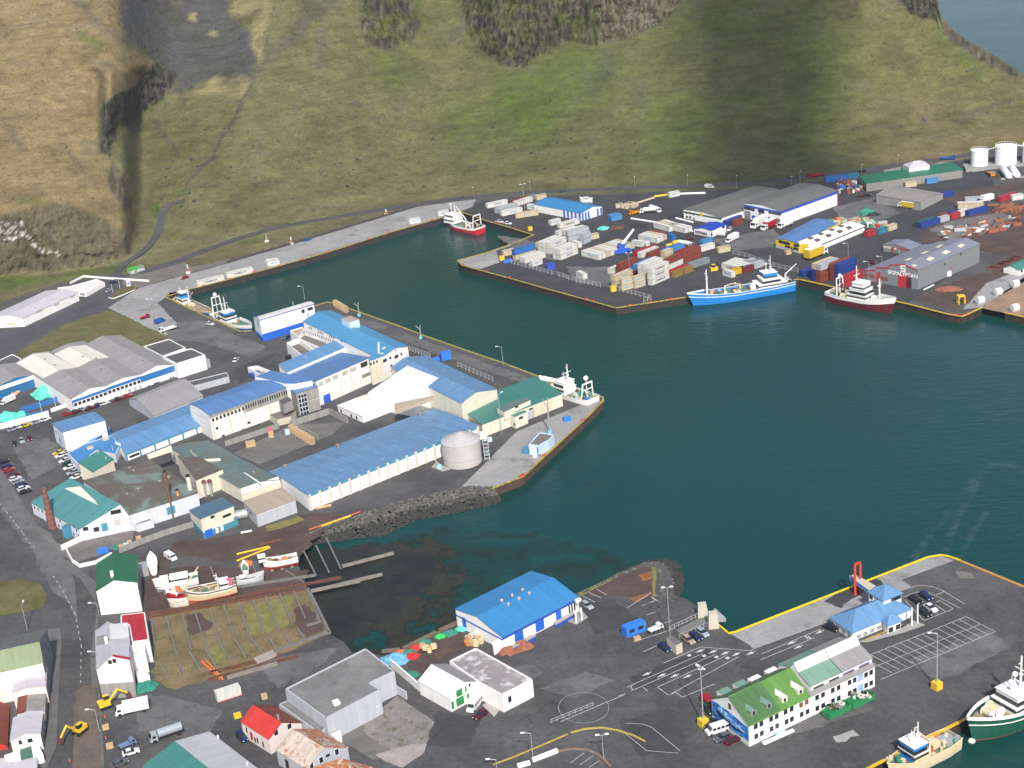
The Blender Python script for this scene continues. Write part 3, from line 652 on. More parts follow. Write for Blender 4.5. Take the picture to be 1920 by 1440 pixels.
def armour(top,low,n,mb,r=(.25,.62),dark_from=.5):
 for _ in range(n):
  t=random.random();u=random.random()
  a=at_pl(top,t);b=at_pl(low,t);p=a+(b-a)*u;p.z=-3.1*u+.1
  k=rk[2]if u>dark_from+random.uniform(-.1,.1)else(rk[1]if random.random()<.3 else rk[0])
  rock(mb,p,random.uniform(*r),k)
def at_pl(P,t):
 ls=[(b-a).length for a,b in zip(P,P[1:])];x=t*sum(ls)
 for(a,b),l in zip(zip(P,P[1:]),ls):
  if x<=l:return a+(b-a)*(x/l)
  x-=l
 return P[-1].copy()
mb=MB()
TOP=[G(p)for p in[(572,1005),(600,990),(665,968),(759,938),(836,921),(879,912),(924,914)]];LOW=[G(p,-3)for p in[(578,1022),(650,1012),(721,1004),(781,974),(853,963),(922,948),(940,938)]]
armour(TOP,LOW,3800,mb)
TOP2=[G(p)for p in[(1090,1114),(1160,1079),(1205,1062),(1228,1060),(1236,1072),(1236,1098),(1244,1118),(1262,1128)]];LOW2=[G(p,-3)for p in[(1080,1118),(1160,1075),(1212,1052),(1252,1049),(1276,1060),(1281,1085),(1279,1106),(1272,1122)]]
armour(TOP2,LOW2,2200,mb,dark_from=.5)
armour([G(p)for p in[(440,1262),(560,1214),(640,1196)]],[G(p)for p in[(450,1275),(570,1222),(640,1205)]],160,mb,r=(.2,.5),dark_from=2)
o=mb.build('rock_armour',weld=False);o['kind']='stuff';o['label']='grey boulder slopes along the shore'
weed=bpy.data.materials.new('seaweed');weed.use_nodes=True;nt=weed.node_tree;L=nt.links.new;b=nt.nodes['Principled BSDF']
b.inputs['Roughness'].default_value=.6;b.inputs['Specular IOR Level'].default_value=.25
tc=N(nt,'ShaderNodeTexCoord');n1=N(nt,'ShaderNodeTexNoise',Scale=.09,Detail=8.0,Roughness=.68);L(tc.outputs['Object'],n1.inputs['Vector'])
n2=N(nt,'ShaderNodeTexNoise',Scale=.7,Detail=5.0);L(tc.outputs['Object'],n2.inputs['Vector'])
cr_=N(nt,'ShaderNodeMix',data_type='RGBA');cr_.inputs[6].default_value=(.010,.012,.009,1);cr_.inputs[7].default_value=(.040,.042,.026,1);L(n2.outputs[0],cr_.inputs[0]);L(cr_.outputs[2],b.inputs['Base Color'])
r1=N(nt,'ShaderNodeMapRange');r1.inputs[1].default_value=.44;r1.inputs[2].default_value=.52;L(n1.outputs[0],r1.inputs[0]);L(r1.outputs[0],b.inputs['Alpha'])
weed2=weed.copy();weed2.name='sunken_seaweed';r1b=[n for n in weed2.node_tree.nodes if n.type=='MAP_RANGE'][0];r1b.inputs[1].default_value=.42;r1b.inputs[2].default_value=.66;r1b.inputs[4].default_value=.55
mud=mat('wet_tidal_mud',(.015,.017,.013),.5,var=.6,scale=.10,fine=.35,dirt=.28,dirtcol=(.034,.040,.014))
P=px_sheet('weed_flat',[(560,1020),(612,1012),(660,1008),(715,1008),(760,1014),(805,1020),(822,1042),(808,1078),(770,1100),(748,1120),(700,1160),(650,1196),(620,1192),(585,1130),(570,1104)],-2.96,mud,3.5);P['kind']='stuff'
P=px_sheet('weed_patches',[(600,1010),(720,1000),(800,990),(850,1010),(870,1060),(850,1110),(860,1165),(760,1220),(690,1225),(640,1206),(570,1100)],-2.975,weed,4.0);P['kind']='stuff'
P=px_sheet('sunken_weed',[(730,1000),(860,965),(960,985),(1100,1010),(1230,1030),(1245,1048),(1160,1074),(1070,1112),(990,1120),(860,1166),(740,1222),(700,1200),(760,1100)],-2.985,weed2,6.0);P['kind']='stuff'
foam=weed.copy();foam.name='wake_foam';nt=foam.node_tree;[x for x in nt.nodes if x.type=='MIX'][0].inputs[6].default_value=(.16,.26,.28,1);[x for x in nt.nodes if x.type=='MIX'][0].inputs[7].default_value=(.30,.38,.40,1);r1=[x for x in nt.nodes if x.type=='MAP_RANGE'][0];r1.inputs[1].default_value=.42;r1.inputs[2].default_value=.8;r1.inputs[4].default_value=.22;[x for x in nt.nodes if x.type=='TEX_NOISE'][0].inputs['Scale'].default_value=.16
for pl,w_ in(([(1772,1046),(1783,1000),(1800,960),(1822,925),(1838,890),(1866,868),(1895,872),(1930,890)],1.1),([(1800,1048),(1822,1000),(1850,960)],1.0),([(1700,1062),(1780,960),(1840,880)],1.2)):
 P=smooth_pl([G(p,WZ+.012)for p in densify(pl,8)],3);mb=MB()
 for a,b in zip(P,P[1:]):d=(b-a).normalized();s=Vector((-d.y,d.x,0))*w_;mb.face([a-s,b-s,b+s,a+s],foam)
 o=mb.build('wake_foam');o['kind']='stuff'
pl_=mat('pale_asphalt_patch',(.112,.110,.110),.9,var=.4,scale=.12,fine=.2,dirt=.4,dirtcol=(.074,.072,.073));pd_=mat('fresh_asphalt_patch',(.045,.045,.047),.9,var=.3,scale=.2,fine=.15)
for pts,m_ in(([(300,640),(372,640),(470,670),(500,650),(430,625),(380,600),(330,605)],pl_),([(440,690),(520,660),(480,700),(450,720)],pd_),([(0,905),(40,950),(90,1030),(110,1070),(130,1130),(100,1110),(60,1030),(0,960)],pl_),([(0,700),(40,690),(200,640),(120,700),(0,740)],pl_),([(1180,1270),(1330,1215),(1345,1235),(1200,1295)],pd_),([(1010,1290),(1100,1260),(1150,1275),(1080,1310)],pl_),([(1420,1330),(1600,1300),(1640,1330),(1480,1380)],pl_),([(1700,1240),(1850,1180),(1900,1210),(1760,1280)],pl_),([(1560,1380),(1600,1368),(1612,1380),(1570,1392)],MATS['concrete']),([(1160,1350),(1260,1330),(1290,1400),(1200,1420)],pd_),([(1090,1140),(1150,1125),(1200,1160),(1120,1190)],pd_),([(900,1270),(990,1245),(1020,1260),(940,1290)],pl_),([(760,625),(840,655),(1010,715),(1000,725),(830,668),(750,635)],pl_),([(650,590),(730,612),(720,620),(640,600)],pl_),([(930,440),(990,450),(1060,480),(1040,490),(960,465)],pl_),([(1060,500),(1180,500),(1160,540),(1080,530)],pl_),([(1330,450),(1450,430),(1480,460),(1380,470)],pl_),([(1480,480),(1600,440),(1640,460),(1540,500)],pd_),([(1560,390),(1640,370),(1690,400),(1600,430)],pl_),([(1290,530),(1420,490),(1440,500),(1320,545)],pd_),([(250,1300),(330,1310),(420,1330),(380,1390),(260,1370)],pl_),([(480,1240),(560,1225),(640,1212),(600,1250),(520,1290)],pl_),([(820,1330),(900,1350),(880,1400),(800,1400)],pd_),([(20,830),(90,820),(130,860),(60,900)],pl_)):
 px_sheet('asphalt_patch',pts,.026+random.random()*.004,m_,1.3)
UP=Vector((0,0,1))
def on_plane(p,o,n):
 d=ray(p);t=(o-CAM).dot(n)/d.dot(n);return CAM+d*t
class B:
 """a building: facade plane over two ground points, roof profile on it, run back along `run`.  Faces: e = facade, f = long side at the
    first facade corner, b = long side at the second, x = the far end"""
 def __init__(s,name,label,cat,bN,bW,prof,L=None,run=None,wall=None,roof=None,over=.18,th=.22,group=None,root=None,z0=0.0,roofs=None,flat=False,parapet=.35,hN=None,length=None,wallname='wall',roofname='roof',fwall=None):
  s.n=G(bN,z0)if len(bN)==2 else Vector(bN);s.w=G(bW,z0)if len(bW)==2 else Vector(bW);s.z0=z0
  v=s.w-s.n;s.v=v.normalized();s.wd=v.length
  nf=s.v.cross(UP)
  P=[]
  for p in prof:
   if isinstance(p,tuple)and len(p)==2 and isinstance(p[0],str):
    t,z=p[1];P.append(s.n+v*t+UP*z)
   else:P.append(on_plane(p,s.n,nf))
  P[0]=s.n+UP*(P[0].z-z0);P[-1]=s.w+UP*(P[-1].z-z0)
  s.P=P
  if run is not None:s.u=Vector(run)
  elif L is not None:s.u=G(L,P[0].z)-P[0]
  else:
   s.u=nf*length if nf.dot(s.n-CAM)>0 else nf*-length
  s.un=s.u.normalized();s.ln=s.u.length
  s.h=P[0].z-z0;s.hw=P[-1].z-z0
  c=s.n+(v+s.u)/2
  s.root=root or thing(name,Vector((c.x,c.y,z0)),label,cat,group)
  s.sgn=1
  mb=MB()
  inset=.02
  E0=[s.n]+P+[s.w];E1=[p+s.u for p in E0]
  if flat:
   prf=[Vector((p.x,p.y,p.z))for p in P]
  mb.face(s.ccw(E0,-s.un),wall);mb.face(s.ccw(E1,s.un),fwall or wall)
  out=s.v
  mb.face(s.ccw([E0[0],E1[0],E1[1],E0[1]],-out),wall);mb.face(s.ccw([E0[-1],E1[-1],E1[-2],E0[-2]],out),fwall or wall)
  mb.build(wallname,s.root)
  s.wallm=wall
  if flat:
   mb=MB()
   q4=[P[0],P[0]+s.u,P[-1]+s.u,P[-1]]
   cc=sum(q4,Vector())/4;k=.4
   inn=[p+(cc-p).normalized()*k*1.4 for p in q4]
   mb.face(s.ccw([p-UP*parapet for p in inn],UP),roof)
   for i in range(4):
    j=(i+1)%4
    mb.face(s.ccw([q4[i],q4[j],inn[j],inn[i]],UP),roofs or wall);mb.face([inn[i],inn[j],inn[j]-UP*parapet,inn[i]-UP*parapet],wall)
   mb.build(roofname,s.root)
   s.slopes=[(q4[0]-UP*parapet,UP.copy())]
   return
  mb=MB();s.slopes=[]
  rm=roofs or[roof]*(len(P)-1)
  uo=s.un*over
  for i in range(len(P)-1):
   a,b=P[i].copy(),P[i+1].copy();d=(b-a)
   if d.length<1e-3:continue
   d.normalize()
   if i==0:a=a-d*over
   if i==len(P)-2:b=b+d*over
   top=[a-uo,a+s.u+uo,b+s.u+uo,b-uo]
   nrm=(top[1]-top[0]).cross(top[3]-top[0]).normalized()
   if nrm.z<0:nrm=-nrm
   lift=[p+UP*.03 for p in top];lid=[p+UP*(.03+th)for p in top]
   s.slab(mb,lift,lid,rm[i]);s.slopes.append((lid[0].copy(),nrm))
  mb.build(roofname,s.root)
 def slab(s,mb,lo,hi,m):
  e=(hi[1]-hi[0]).normalized();n=e.cross(hi[3]-hi[0]);g=n.cross(e).normalized()
  uv=[((p-hi[0]).dot(e),(p-hi[0]).dot(g))for p in hi]
  f=list(zip(hi,uv))
  if(hi[1]-hi[0]).cross(hi[2]-hi[0]).z<0:f.reverse()
  mb.face([p for p,_ in f],m,uv=[t for _,t in f])
  for i in range(4):
   j=(i+1)%4;mb.face([lo[i],lo[j],hi[j],hi[i]],m,uv=[(0,0)]*4)
  mb.face(list(reversed(lo))if(lo[1]-lo[0]).cross(lo[2]-lo[0]).z>0 else lo,m,uv=[(0,0)]*4)
 def ccw(s,pts,out):
  n=Vector()
  for i in range(1,len(pts)-1):n+=(pts[i]-pts[0]).cross(pts[i+1]-pts[0])
  return pts if n.dot(out)>0 else list(reversed(pts))
 def plane(s,side):
  if side=='e':return s.n,s.v,-s.un_perp()
  if side=='f':return s.n,s.un,-s.v_perp()
  if side=='b':return s.w,s.un,s.v_perp()
  if side=='x':return s.n+s.u,s.v,s.un_perp()
 def un_perp(s):
  n=s.v.cross(UP);return n if n.dot(s.un)>0 else-n
 def v_perp(s):
  n=s.un.cross(UP);return n if n.dot(s.v)>0 else-n
 def at(s,side,p):
  """(distance along the face, height) of the point of that face seen at pixel p"""
  o,a,n=s.plane(side);x=on_plane(p,o,n);return(x-o).dot(a),x.z-s.z0
 def win(s,side,p,w,h,m=None,name='window',frame=None,fw=.12,proud=.05,sz=None,label=None):
  """opening centred on pixel p (or at (along, height) when sz is given)"""
  o,a,n=s.plane(side);t,z=sz if sz else s.at(side,p)
  c=o+a*t+UP*(z)
  mb=MB();m=m or glass
  def plate(w,h,d0,d1,m):
   q4=[c+a*(-w/2)+UP*(-h/2),c+a*(w/2)+UP*(-h/2),c+a*(w/2)+UP*(h/2),c+a*(-w/2)+UP*(h/2)]
   mb.hexa([x+n*d0 for x in q4],[x+n*d1 for x in q4],m)
  if frame:plate(w+2*fw,h+2*fw,-.05,proud,frame);plate(w,h,0,proud+.03,m)
  else:plate(w,h,-.05,proud,m)
  o_=mb.build(name,s.root)
  if label:o_['label']=label
  return o_
 def row(s,side,p0,p1,n,w,h,**k):
  t0,z0=s.at(side,p0);t1,z1=s.at(side,p1)
  for i in range(n):
   f=i/max(1,n-1);s.win(side,None,w,h,sz=(t0+(t1-t0)*f,z0+(z1-z0)*f),**k)
 def band(s,side,t0,t1,z0,z1,m,name='cladding_band',proud=.06):
  return s.win(side,None,t1-t0,z1-z0,m=m,name=name,proud=proud,sz=((t0+t1)/2,(z0+z1)/2))
 def slen(s,side):return s.ln if side in 'fb' else s.wd
 def roofpt(s,p,i=None):
  best=None
  for k,(o,n)in enumerate(s.slopes):
   if i is not None and k!=i:continue
   x=on_plane(p,o,n)
   rel=x-s.n
   if i is not None:return x
   if best is None or x.z<best.z:best=x
  return best
 def vent(s,p,r=.45,h=.9,m=None,name='roof_vent',i=None):
  x=s.roofpt(p,i);mb=MB();mb.bar(x-UP*.4,x+UP*h,r*.7,m or galv,8);mb.bar(x+UP*h,x+UP*(h+.25),r,m or galv,8,r2=r*.4)
  return mb.build(name,s.root)
 def roofbox(s,p,w,l,h,m,mt=None,name='roof_hatch',i=None):
  x=s.roofpt(p,i);mb=MB();mb.box((x.x,x.y,x.z-.6),(l,w,h+.6),m,rz=math.atan2(s.un.y,s.un.x),mtop=mt);return mb.build(name,s.root)
 def roofsheet(s,pxs,m,name='roof_panel',i=None,lift=.05,th=.05):
  P=[s.roofpt(p,i)for p in pxs];mb=MB();mb.hexa([p+UP*.005 for p in P],[p+UP*(lift+th)for p in P],m);return mb.build(name,s.root)
def poly_b(name,label,cat,top,h,wall,roof,group=None,root=None,parapet=.3,z0=0.0,flat=True):
 """flat-roofed block over an irregular plan; `top` = pixels of the roof corners at height h"""
 P=[G(p,z0+h)for p in top];c=sum(P,Vector())/len(P)
 ar=sum(P[i].x*P[(i+1)%len(P)].y-P[(i+1)%len(P)].x*P[i].y for i in range(len(P)))
 if ar<0:P.reverse()
 root=root or thing(name,Vector((c.x,c.y,z0)),label,cat,group)
 mb=MB();n=len(P)
 for i in range(n):
  a,b=P[i],P[(i+1)%n];mb.face([Vector((a.x,a.y,z0)),Vector((b.x,b.y,z0)),b,a],wall)
  e=(b-a).normalized();nn=Vector((-e.y,e.x,0))*.3
  mb.face([a,b,b+nn,a+nn],wall);mb.face([b+nn,a+nn,a+nn-UP*parapet,b+nn-UP*parapet],wall)
 mb.build('wall',root);mb=MB()
 tri=tessellate_polygon([P])
 for t in tri:
  f=[P[i]-UP*parapet for i in t]
  if(f[1]-f[0]).cross(f[2]-f[0]).z<0:f.reverse()
  mb.face(f,roof,uv=[(p.x,p.y)for p in f])
 mb.build('roof',root)
 return root,P
class F:
 """helper to put openings on a wall between two ground points"""
 def __init__(s,root,a,b,z0=0.0,toward=None):
  s.root=root;s.n=Vector(a);s.n.z=z0;bb=Vector(b);bb.z=z0;s.a=(bb-s.n).normalized();s.nn=s.a.cross(UP);s.z0=z0
  if s.nn.dot(CAM-s.n)<0:s.nn=-s.nn
  s.un=s.a
 def plane(s,side):return s.n,s.a,s.nn
 at=B.at;win=B.win;row=B.row;band=B.band
def hip(mb,P,z,rise,over,m,ridge=None,th=.2):
 """hip roof over the quad P (counter-clockwise, long side 0-1)"""
 c=sum(P,Vector())/4;Q=[p+(p-c).normalized()*over for p in P]
 for p in Q:p.z=z
 l=((Q[1]-Q[0]).length+(Q[2]-Q[3]).length)/2;w_=((Q[3]-Q[0]).length+(Q[2]-Q[1]).length)/2
 a,b=(Q[0]+Q[3])/2,(Q[1]+Q[2])/2;k=min(.5,w_/2/l)if ridge is None else ridge
 r0,r1=a+(b-a)*k+UP*rise,b+(a-b)*k+UP*rise
 for f in([Q[0],Q[1],r1,r0],[Q[2],Q[3],r0,r1]):mb.face(f,m)
 mb.face([Q[1],Q[2],r1],m);mb.face([Q[3],Q[0],r0],m)
 for i in range(4):mb.face([Q[i]-UP*th,Q[(i+1)%4]-UP*th,Q[(i+1)%4],Q[i]],m)
 mb.face([q_-UP*th for q_ in reversed(Q)],m)
def roofm(name,rgb,k=.62,**kw):
 kw.setdefault('streak',.12);kw.setdefault('corr',.5);kw.setdefault('corrw',.55);kw.setdefault('var',.10);kw.setdefault('scale',.12);kw.setdefault('fine',.05)
 return mat(name,c8(*rgb,k=k),.5,**kw)
R_blue=roofm('blue_steel_roof',(90,150,210));R_sky=roofm('light_blue_roof',(95,172,220));R_mid=roofm('faded_blue_roof',(116,166,214),streak=.2)
R_hall=roofm('azure_roof',(68,152,214),var=.06);R_dblue=roofm('deep_blue_roof',(106,152,210),streak=.18);R_hallb=roofm('worn_blue_roof',(118,164,208),dirt=.28,dirtcol=(.26,.38,.50),streak=.2,scale=.3)
R_teal=roofm('teal_roof',(92,160,160),streak=.2);R_tealg=roofm('green_teal_roof',(78,150,140),streak=.16);R_green=roofm('bottle_green_roof',(52,122,84),streak=.1)
R_lime=roofm('grass_green_roof',(112,162,78),streak=.22);R_moss=roofm('moss_green_roof',(90,132,82),streak=.22);R_sage=roofm('sage_roof',(140,180,160));R_brown=roofm('brown_soiled_roof',(118,110,98),dirt=.5,dirtcol=(.15,.20,.18),scale=.07,streak=.15)
R_tb=roofm('teal_brown_roof',(118,140,136),dirt=.35,dirtcol=(.14,.13,.10),scale=.06,streak=.2);R_grey=roofm('grey_steel_roof',(176,172,172));R_dgrey=roofm('mid_grey_roof',(128,128,124),var=.08);R_lil=roofm('pale_lilac_roof',(208,204,212),k=.72)
R_cream=roofm('cream_white_roof',(240,236,222),k=.75);R_white=roofm('white_steel_roof',(245,243,240),k=.76);R_red=roofm('bright_red_roof',(235,70,58),k=.62,var=.2,dirt=.2,dirtcol=(.30,.05,.03));R_redflat=roofm('crimson_roof',(205,50,62),var=.06)
R_rust=roofm('rusting_white_roof',(228,212,196),k=.7,rust=.42,rustcol=(.33,.12,.05),streak=.3);R_rust2=roofm('heavily_rusted_roof',(220,200,185),k=.7,rust=.72,rustcol=(.36,.13,.05),streak=.35);R_rustr=roofm('rust_red_roof',(150,75,55),streak=.3)
R_slate=roofm('blue_grey_roof',(92,132,158),var=.08);R_tan=roofm('tan_roof',(205,188,165),var=.05);R_lav=roofm('lavender_grey_roof',(150,152,168),var=.05);R_felt=mat('grey_roof_felt',(.17,.168,.163),.9,var=.3,scale=.12,fine=.1,dirt=.3,dirtcol=(.11,.11,.108))
R_mott=mat('mottled_roof_felt',(.24,.22,.22),.9,var=.3,scale=.15,fine=.1,dirt=.5,dirtcol=(.50,.48,.48));R_dfelt=mat('dark_roof_felt',(.085,.085,.088),.9,var=.2,scale=.2,fine=.1,dirt=.15,dirtcol=(.13,.13,.13));R_bfelt=mat('brown_gravel_roof',(.15,.135,.12),.9,var=.15,scale=.5,fine=.12)
W_white=wallw;W_steel=mat('white_steel_cladding',(.80,.80,.80),.5,var=.04,corr=.6,corrw=1.0,streak=.05);W_cream=mat('cream_render',(.68,.63,.51),.8,var=.08,scale=.3,streak=.12);W_lil=mat('pale_lilac_render',(.60,.62,.70),.8,var=.08,scale=.3,streak=.14)
W_grey=mat('grey_cladding',(.20,.215,.23),.5,var=.06,corr=.5,corrw=.8,streak=.08);W_conc=mat('raw_concrete_wall',(.28,.275,.26),.85,var=.16,scale=.3,streak=.2,fine=.08);W_stain=mat('stained_white_wall',(.76,.74,.70),.85,var=.10,scale=.3,streak=.2,dirt=.18,dirtcol=(.42,.36,.28))
W_lgrey=mat('light_grey_wall',(.42,.44,.48),.75,var=.07,scale=.3,streak=.12);W_blue=mat('blue_cladding',(.025,.16,.42),.5,var=.08,corr=.3,streak=.06);W_teal=mat('teal_plinth_paint',(.06,.22,.30),.7,var=.15);W_pblue=mat('pale_blue_wall',(.48,.62,.74),.75,var=.07,streak=.1)
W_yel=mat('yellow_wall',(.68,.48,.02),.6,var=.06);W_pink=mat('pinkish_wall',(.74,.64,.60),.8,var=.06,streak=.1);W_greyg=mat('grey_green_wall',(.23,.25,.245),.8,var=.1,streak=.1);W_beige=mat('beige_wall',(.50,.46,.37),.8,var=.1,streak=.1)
doorB=mat('royal_blue_door',(.02,.12,.55),.5,var=.08);doorG=mat('green_door',(.03,.22,.07),.5,var=.1);doorT=mat('teal_door',(.06,.25,.36),.5,var=.1);doorR=mat('red_door',(.42,.03,.04),.5,var=.1);doorY=mat('grey_door',(.12,.12,.12),.5);trimB=mat('navy_trim',(.03,.07,.40),.5,var=.06)
winW=mat('white_window_frame',(.78,.78,.78),.5);shade=mat('brown_blind_pane',(.16,.09,.06),.3,var=.4)
b=B('warehouse','bright blue roofed white hall with blue doors beside the seaweed inlet','warehouse',q('S1',560,812),q('S1',170,600),q('S1',548,700,335,525,155,462),L=q('S1',1190,365),wall=W_white,roof=R_hall)
b.band('f',0,b.ln,b.h-.75,b.h-.05,trimB,'fascia');b.band('e',0,b.wd,b.h-.9,b.h-.45,trimB,'fascia')
L_=b.ln
for t0,t1 in((.15,.26),(.42,.53),(.69,.76)):b.band('f',L_*t0,L_*t1,.3,b.h-.8,doorB,'door')
for t in(.87,.905,.94):b.win('f',None,.55,2.4,sz=(L_*t,b.h*.5),m=glass)
b.win('e',q('S1',228,572),1.6,3.0,m=doorB,name='door')
for p in q('S1',545,395,632,350,720,303,600,425,690,378,775,333):b.vent(p,.5,.5,mat('rusty_vent_cap',(.42,.33,.28),.7,var=.3))
mb=MB();a_=G(q('S1',1160,580));mb.prism([G(x)for x in q('S1',1040,545,1165,455,1215,470,1270,530,1175,590)],0,.12,conc);mb.build('entrance_slab',b.root)
for p in q('S1',1172,578,1220,553):
 mb=MB();g=G(p);mb.box((g.x,g.y,0),(.4,.4,b.h-.2),white);mb.build('porch_post',b.root)
mb=MB();P=[G(x,b.h-.3)for x in q('S1',1155,390,1190,368,1218,385,1180,420)];mb.hexa(P,[x+UP*.5 for x in P],white);mb.build('porch_roof',b.root)
for pts in(q('S1',620,768,800,672,832,682,640,785),q('S1',985,568,1140,480,1165,490,1000,590)):
 mb=MB();P=[G(x,1.2)for x in pts];mb.hexa([x-UP*.2 for x in P],P,mat('dock_deck',(.36,.33,.30),.85));mb.hexa([Vector((x.x,x.y,0))for x in P],[x-UP*.21 for x in P],trimB);mb.build('loading_dock',b.root)
mb=MB();mb.prism([G(x)for x in q('S1',480,850,620,772,600,745,465,815)],0,2.6,W_white);mb.build('loading_ramp_wall',b.root)
b=B('cold_store','tall narrow white store with royal blue base and thin blue roof edge on the quay','warehouse',q('R2',545,770),q('R2',482,705),q('R2',525,585,488,556,450,550),L=q('R2',1000,430),wall=W_steel,roof=R_white)
b.band('f',0,b.ln,0,b.h*.33,doorB,'base_cladding');b.band('e',0,b.wd,0,b.h*.2,doorB,'base_cladding')
b.band('f',0,b.ln,b.h-.35,b.h,trimB,'roof_edge',.1);b.band('e',0,b.wd,b.h-.3,b.h+.15,trimB,'roof_edge',.1)
b.win('f',q('R2',903,498),1.5,1.6);b.win('f',q('R2',968,475),2.6,1.3);b.win('e',q('R2',498,610),.9,3.2,m=doorB,name='door');b.win('f',q('R2',950,540),1.0,2.2,m=W_lgrey,name='door')
b.vent(q('R2',815,440),.25,1.2)
b=B('fish_factory','white factory block with long sky blue roof and windowed end gable','factory',q('R2',1618,1125),q('R2',1868,990),q('R2',1600,922,1735,828,1847,815),L=q('R2',905,590),wall=W_white,roof=R_sky)
for x,y,w_,h_ in((1640,940,2.1,1.2),(1688,918,1.1,.9),(1743,905,2.3,1.2),(1787,883,.9,.9),(1735,846,.9,.4),(1698,986,1.2,.7),(1705,1033,1.3,.8),(1768,966,.7,1.5),(1792,958,.7,1.5)):b.win('e',q('R2',x,y),w_,h_)
b.row('f',q('R2',938,682),q('R2',1210,780),15,.55,.9)
for p0,p1,n in(((960,645),(978,652),2),((1042,682),(1076,695),3),((1142,720),(1178,735),3),((1248,762),(1272,770),2)):b.row('f',q('R2',*p0),q('R2',*p1),n,.6,1.1)
b.roofbox(q('R2',1335,625),4.5,7,2.8,W_pblue,R_tan,'roof_house');b.win('e',q('R2',1850,930),.4,3.5,m=doorT,name='drainpipe')
b.roofsheet(q('R2',1575,780,1590,778,1592,905,1578,910),white,'roof_joint');b.roofsheet(q('R2',1612,832,1640,818,1645,826,1618,840),white,'roof_light');b.roofsheet(q('R2',1598,876,1622,872,1626,880,1604,884),white,'roof_light')
mb=MB();g=b.roofpt(q('R2',1590,775))
HROOF=b
h1=HT(q('R2',770,895),q('R2',752,780))
r,P=poly_b('factory_annex','white flat roofed wing round a small brown roof yard, nearest the car park','factory wing',q('R2',752,780,862,738,1010,850,905,905),h1,W_white,R_bfelt,parapet=2.2)
f=F(r,G(q('R2',770,895)),G(q('R2',900,940)))
for x,y in((795,878),(832,888),(808,820),(822,828)):f.win('e',q('R2',x,y),.9,1.0)
r,P=poly_b('factory_annex','low white wing with a long brown flat roof under the factory windows','factory wing',q('R2',862,740,918,702,1190,800,1090,840),h1*.8,W_white,R_bfelt)
f=F(r,P[0],P[1]);
r,P=poly_b('entrance_block','small white flat roofed entrance block with a corner window','factory wing',q('R2',785,672,898,636,915,660,862,735,845,715),h1*.85,W_white,R_tan)
f=F(r,G(q('R2',800,735)),G(q('R2',860,715)))
f.win('e',q('R2',813,688),.6,1.1);f=F(r,G(q('R2',860,715)),G(q('R2',910,690)));f.win('e',q('R2',900,670),1.3,1.1);f.win('e',q('R2',868,690),.7,1.6,m=doorT,name='door')
b=B('fish_factory','tall white factory block with blue roof stepping up to a pale clerestory strip','factory',q('R2',1055,1350),q('R2',790,1180),q('R2',985,1105,735,1048),L=q('R2',1502,918),wall=W_stain,roof=R_dblue)
for t,w_ in((.07,2.4),(.20,2.6),(.335,2.8),(.52,2.8),(.67,3.0)):b.win('f',None,w_,1.7,sz=(b.ln*t,b.h-1.6),m=mat('curtained_pane',(.42,.42,.36),.4,var=.4,scale=1.2),frame=winW)
b.win('f',q('R2',1452,975),3.4,1.9,frame=W_beige);b.win('f',q('R2',1560,1022),3.4,1.7,frame=W_pblue);b.win('f',q('R2',1480,1068),5.2,1.4,m=mat('louvre_panel',(.20,.20,.18),.7,var=.3))
b.win('f',q('R2',1120,1285),3.4,3.6,m=doorB,name='door');b.win('f',q('R2',1610,1100),.8,2.4,m=glass)
bb=b
zc=bb.P[1].z
a0=bb.P[1]-bb.un*.5;a1=on_plane(q('R2',1390,800),bb.P[1],bb.v_perp())
cl=B('clerestory',None,None,Vector((a0.x,a0.y,0)),Vector((a0.x,a0.y,0))+bb.v*7.5,[('h',(0,zc+1.5)),('h',(1,zc+2.4))],run=bb.un*(a1-a0).length,wall=W_white,roof=R_mid,root=bb.root,wallname='clerestory_wall',roofname='clerestory_roof')
cl.vent(q('R2',930,918),.5,.6,conc)
P=[G(p,bb.h*.98)for p in q('R2',1503,950,1618,905,1600,870,1480,915)]
mb=MB();mb.prism([(p.x,p.y)for p in P],0,bb.h*.98,W_cream,R_sky);mb.build('bay',bb.root)
f=F(bb.root,P[0],P[1])
for x,y in((1513,972),(1540,960),(1568,950)):f.win('e',q('R2',x,y),.8,1.0)
b=B('fish_factory','long blue roofed factory wing with ribbon windows and stained white lower wall','factory',q('R5',292,505),q('R5',110,390),q('R5',248,280,150,205,48,165),L=q('R5',942,38),wall=W_stain,roof=R_dblue)
b.band('f',b.ln*.42,b.ln,b.h*.62,b.h-.1,W_conc,'concrete_band',.09)
b.band('f',0,b.ln*.42,b.h-1.2,b.h-.1,W_conc,'concrete_band',.09)
b.row('f',q('R5',285,322),q('R5',555,222),9,.9,1.2,frame=W_cream,proud=.12);b.row('f',q('R5',582,208),q('R5',945,72),18,.5,1.5,frame=None,proud=.14)
for x,y in((320,398),(378,468),(558,414),(610,348)):b.win('f',q('R5',x,y),1.1,.9)
for t in(.02,.24,.44,.60,.76,.92):b.win('f',None,.25,b.h*.9,sz=(b.ln*t,b.h*.45),m=W_beige,name='drainpipe',proud=.15)
r2=b.root
P=[G(p,b.h+1.0)for p in q('R2',470,1085,612,1032,735,1052,965,1108,985,1122,840,1150,745,1150)];mb=MB();mb.prism([(p.x,p.y)for p in P],0,b.h+1.0,W_stain,R_dblue);mb.build('roof_link',r2)
for nm,pts,z1,wm,tm in(('loading_box',q('R5',878,150,960,115,1000,145,915,185),0,W_conc,R_dfelt),):
 P=[G(p,b.h*.80)for p in pts];mb=MB();mb.prism([(p.x,p.y)for p in P],b.h*.42,b.h*.80,wm,tm);mb.build(nm,r2)
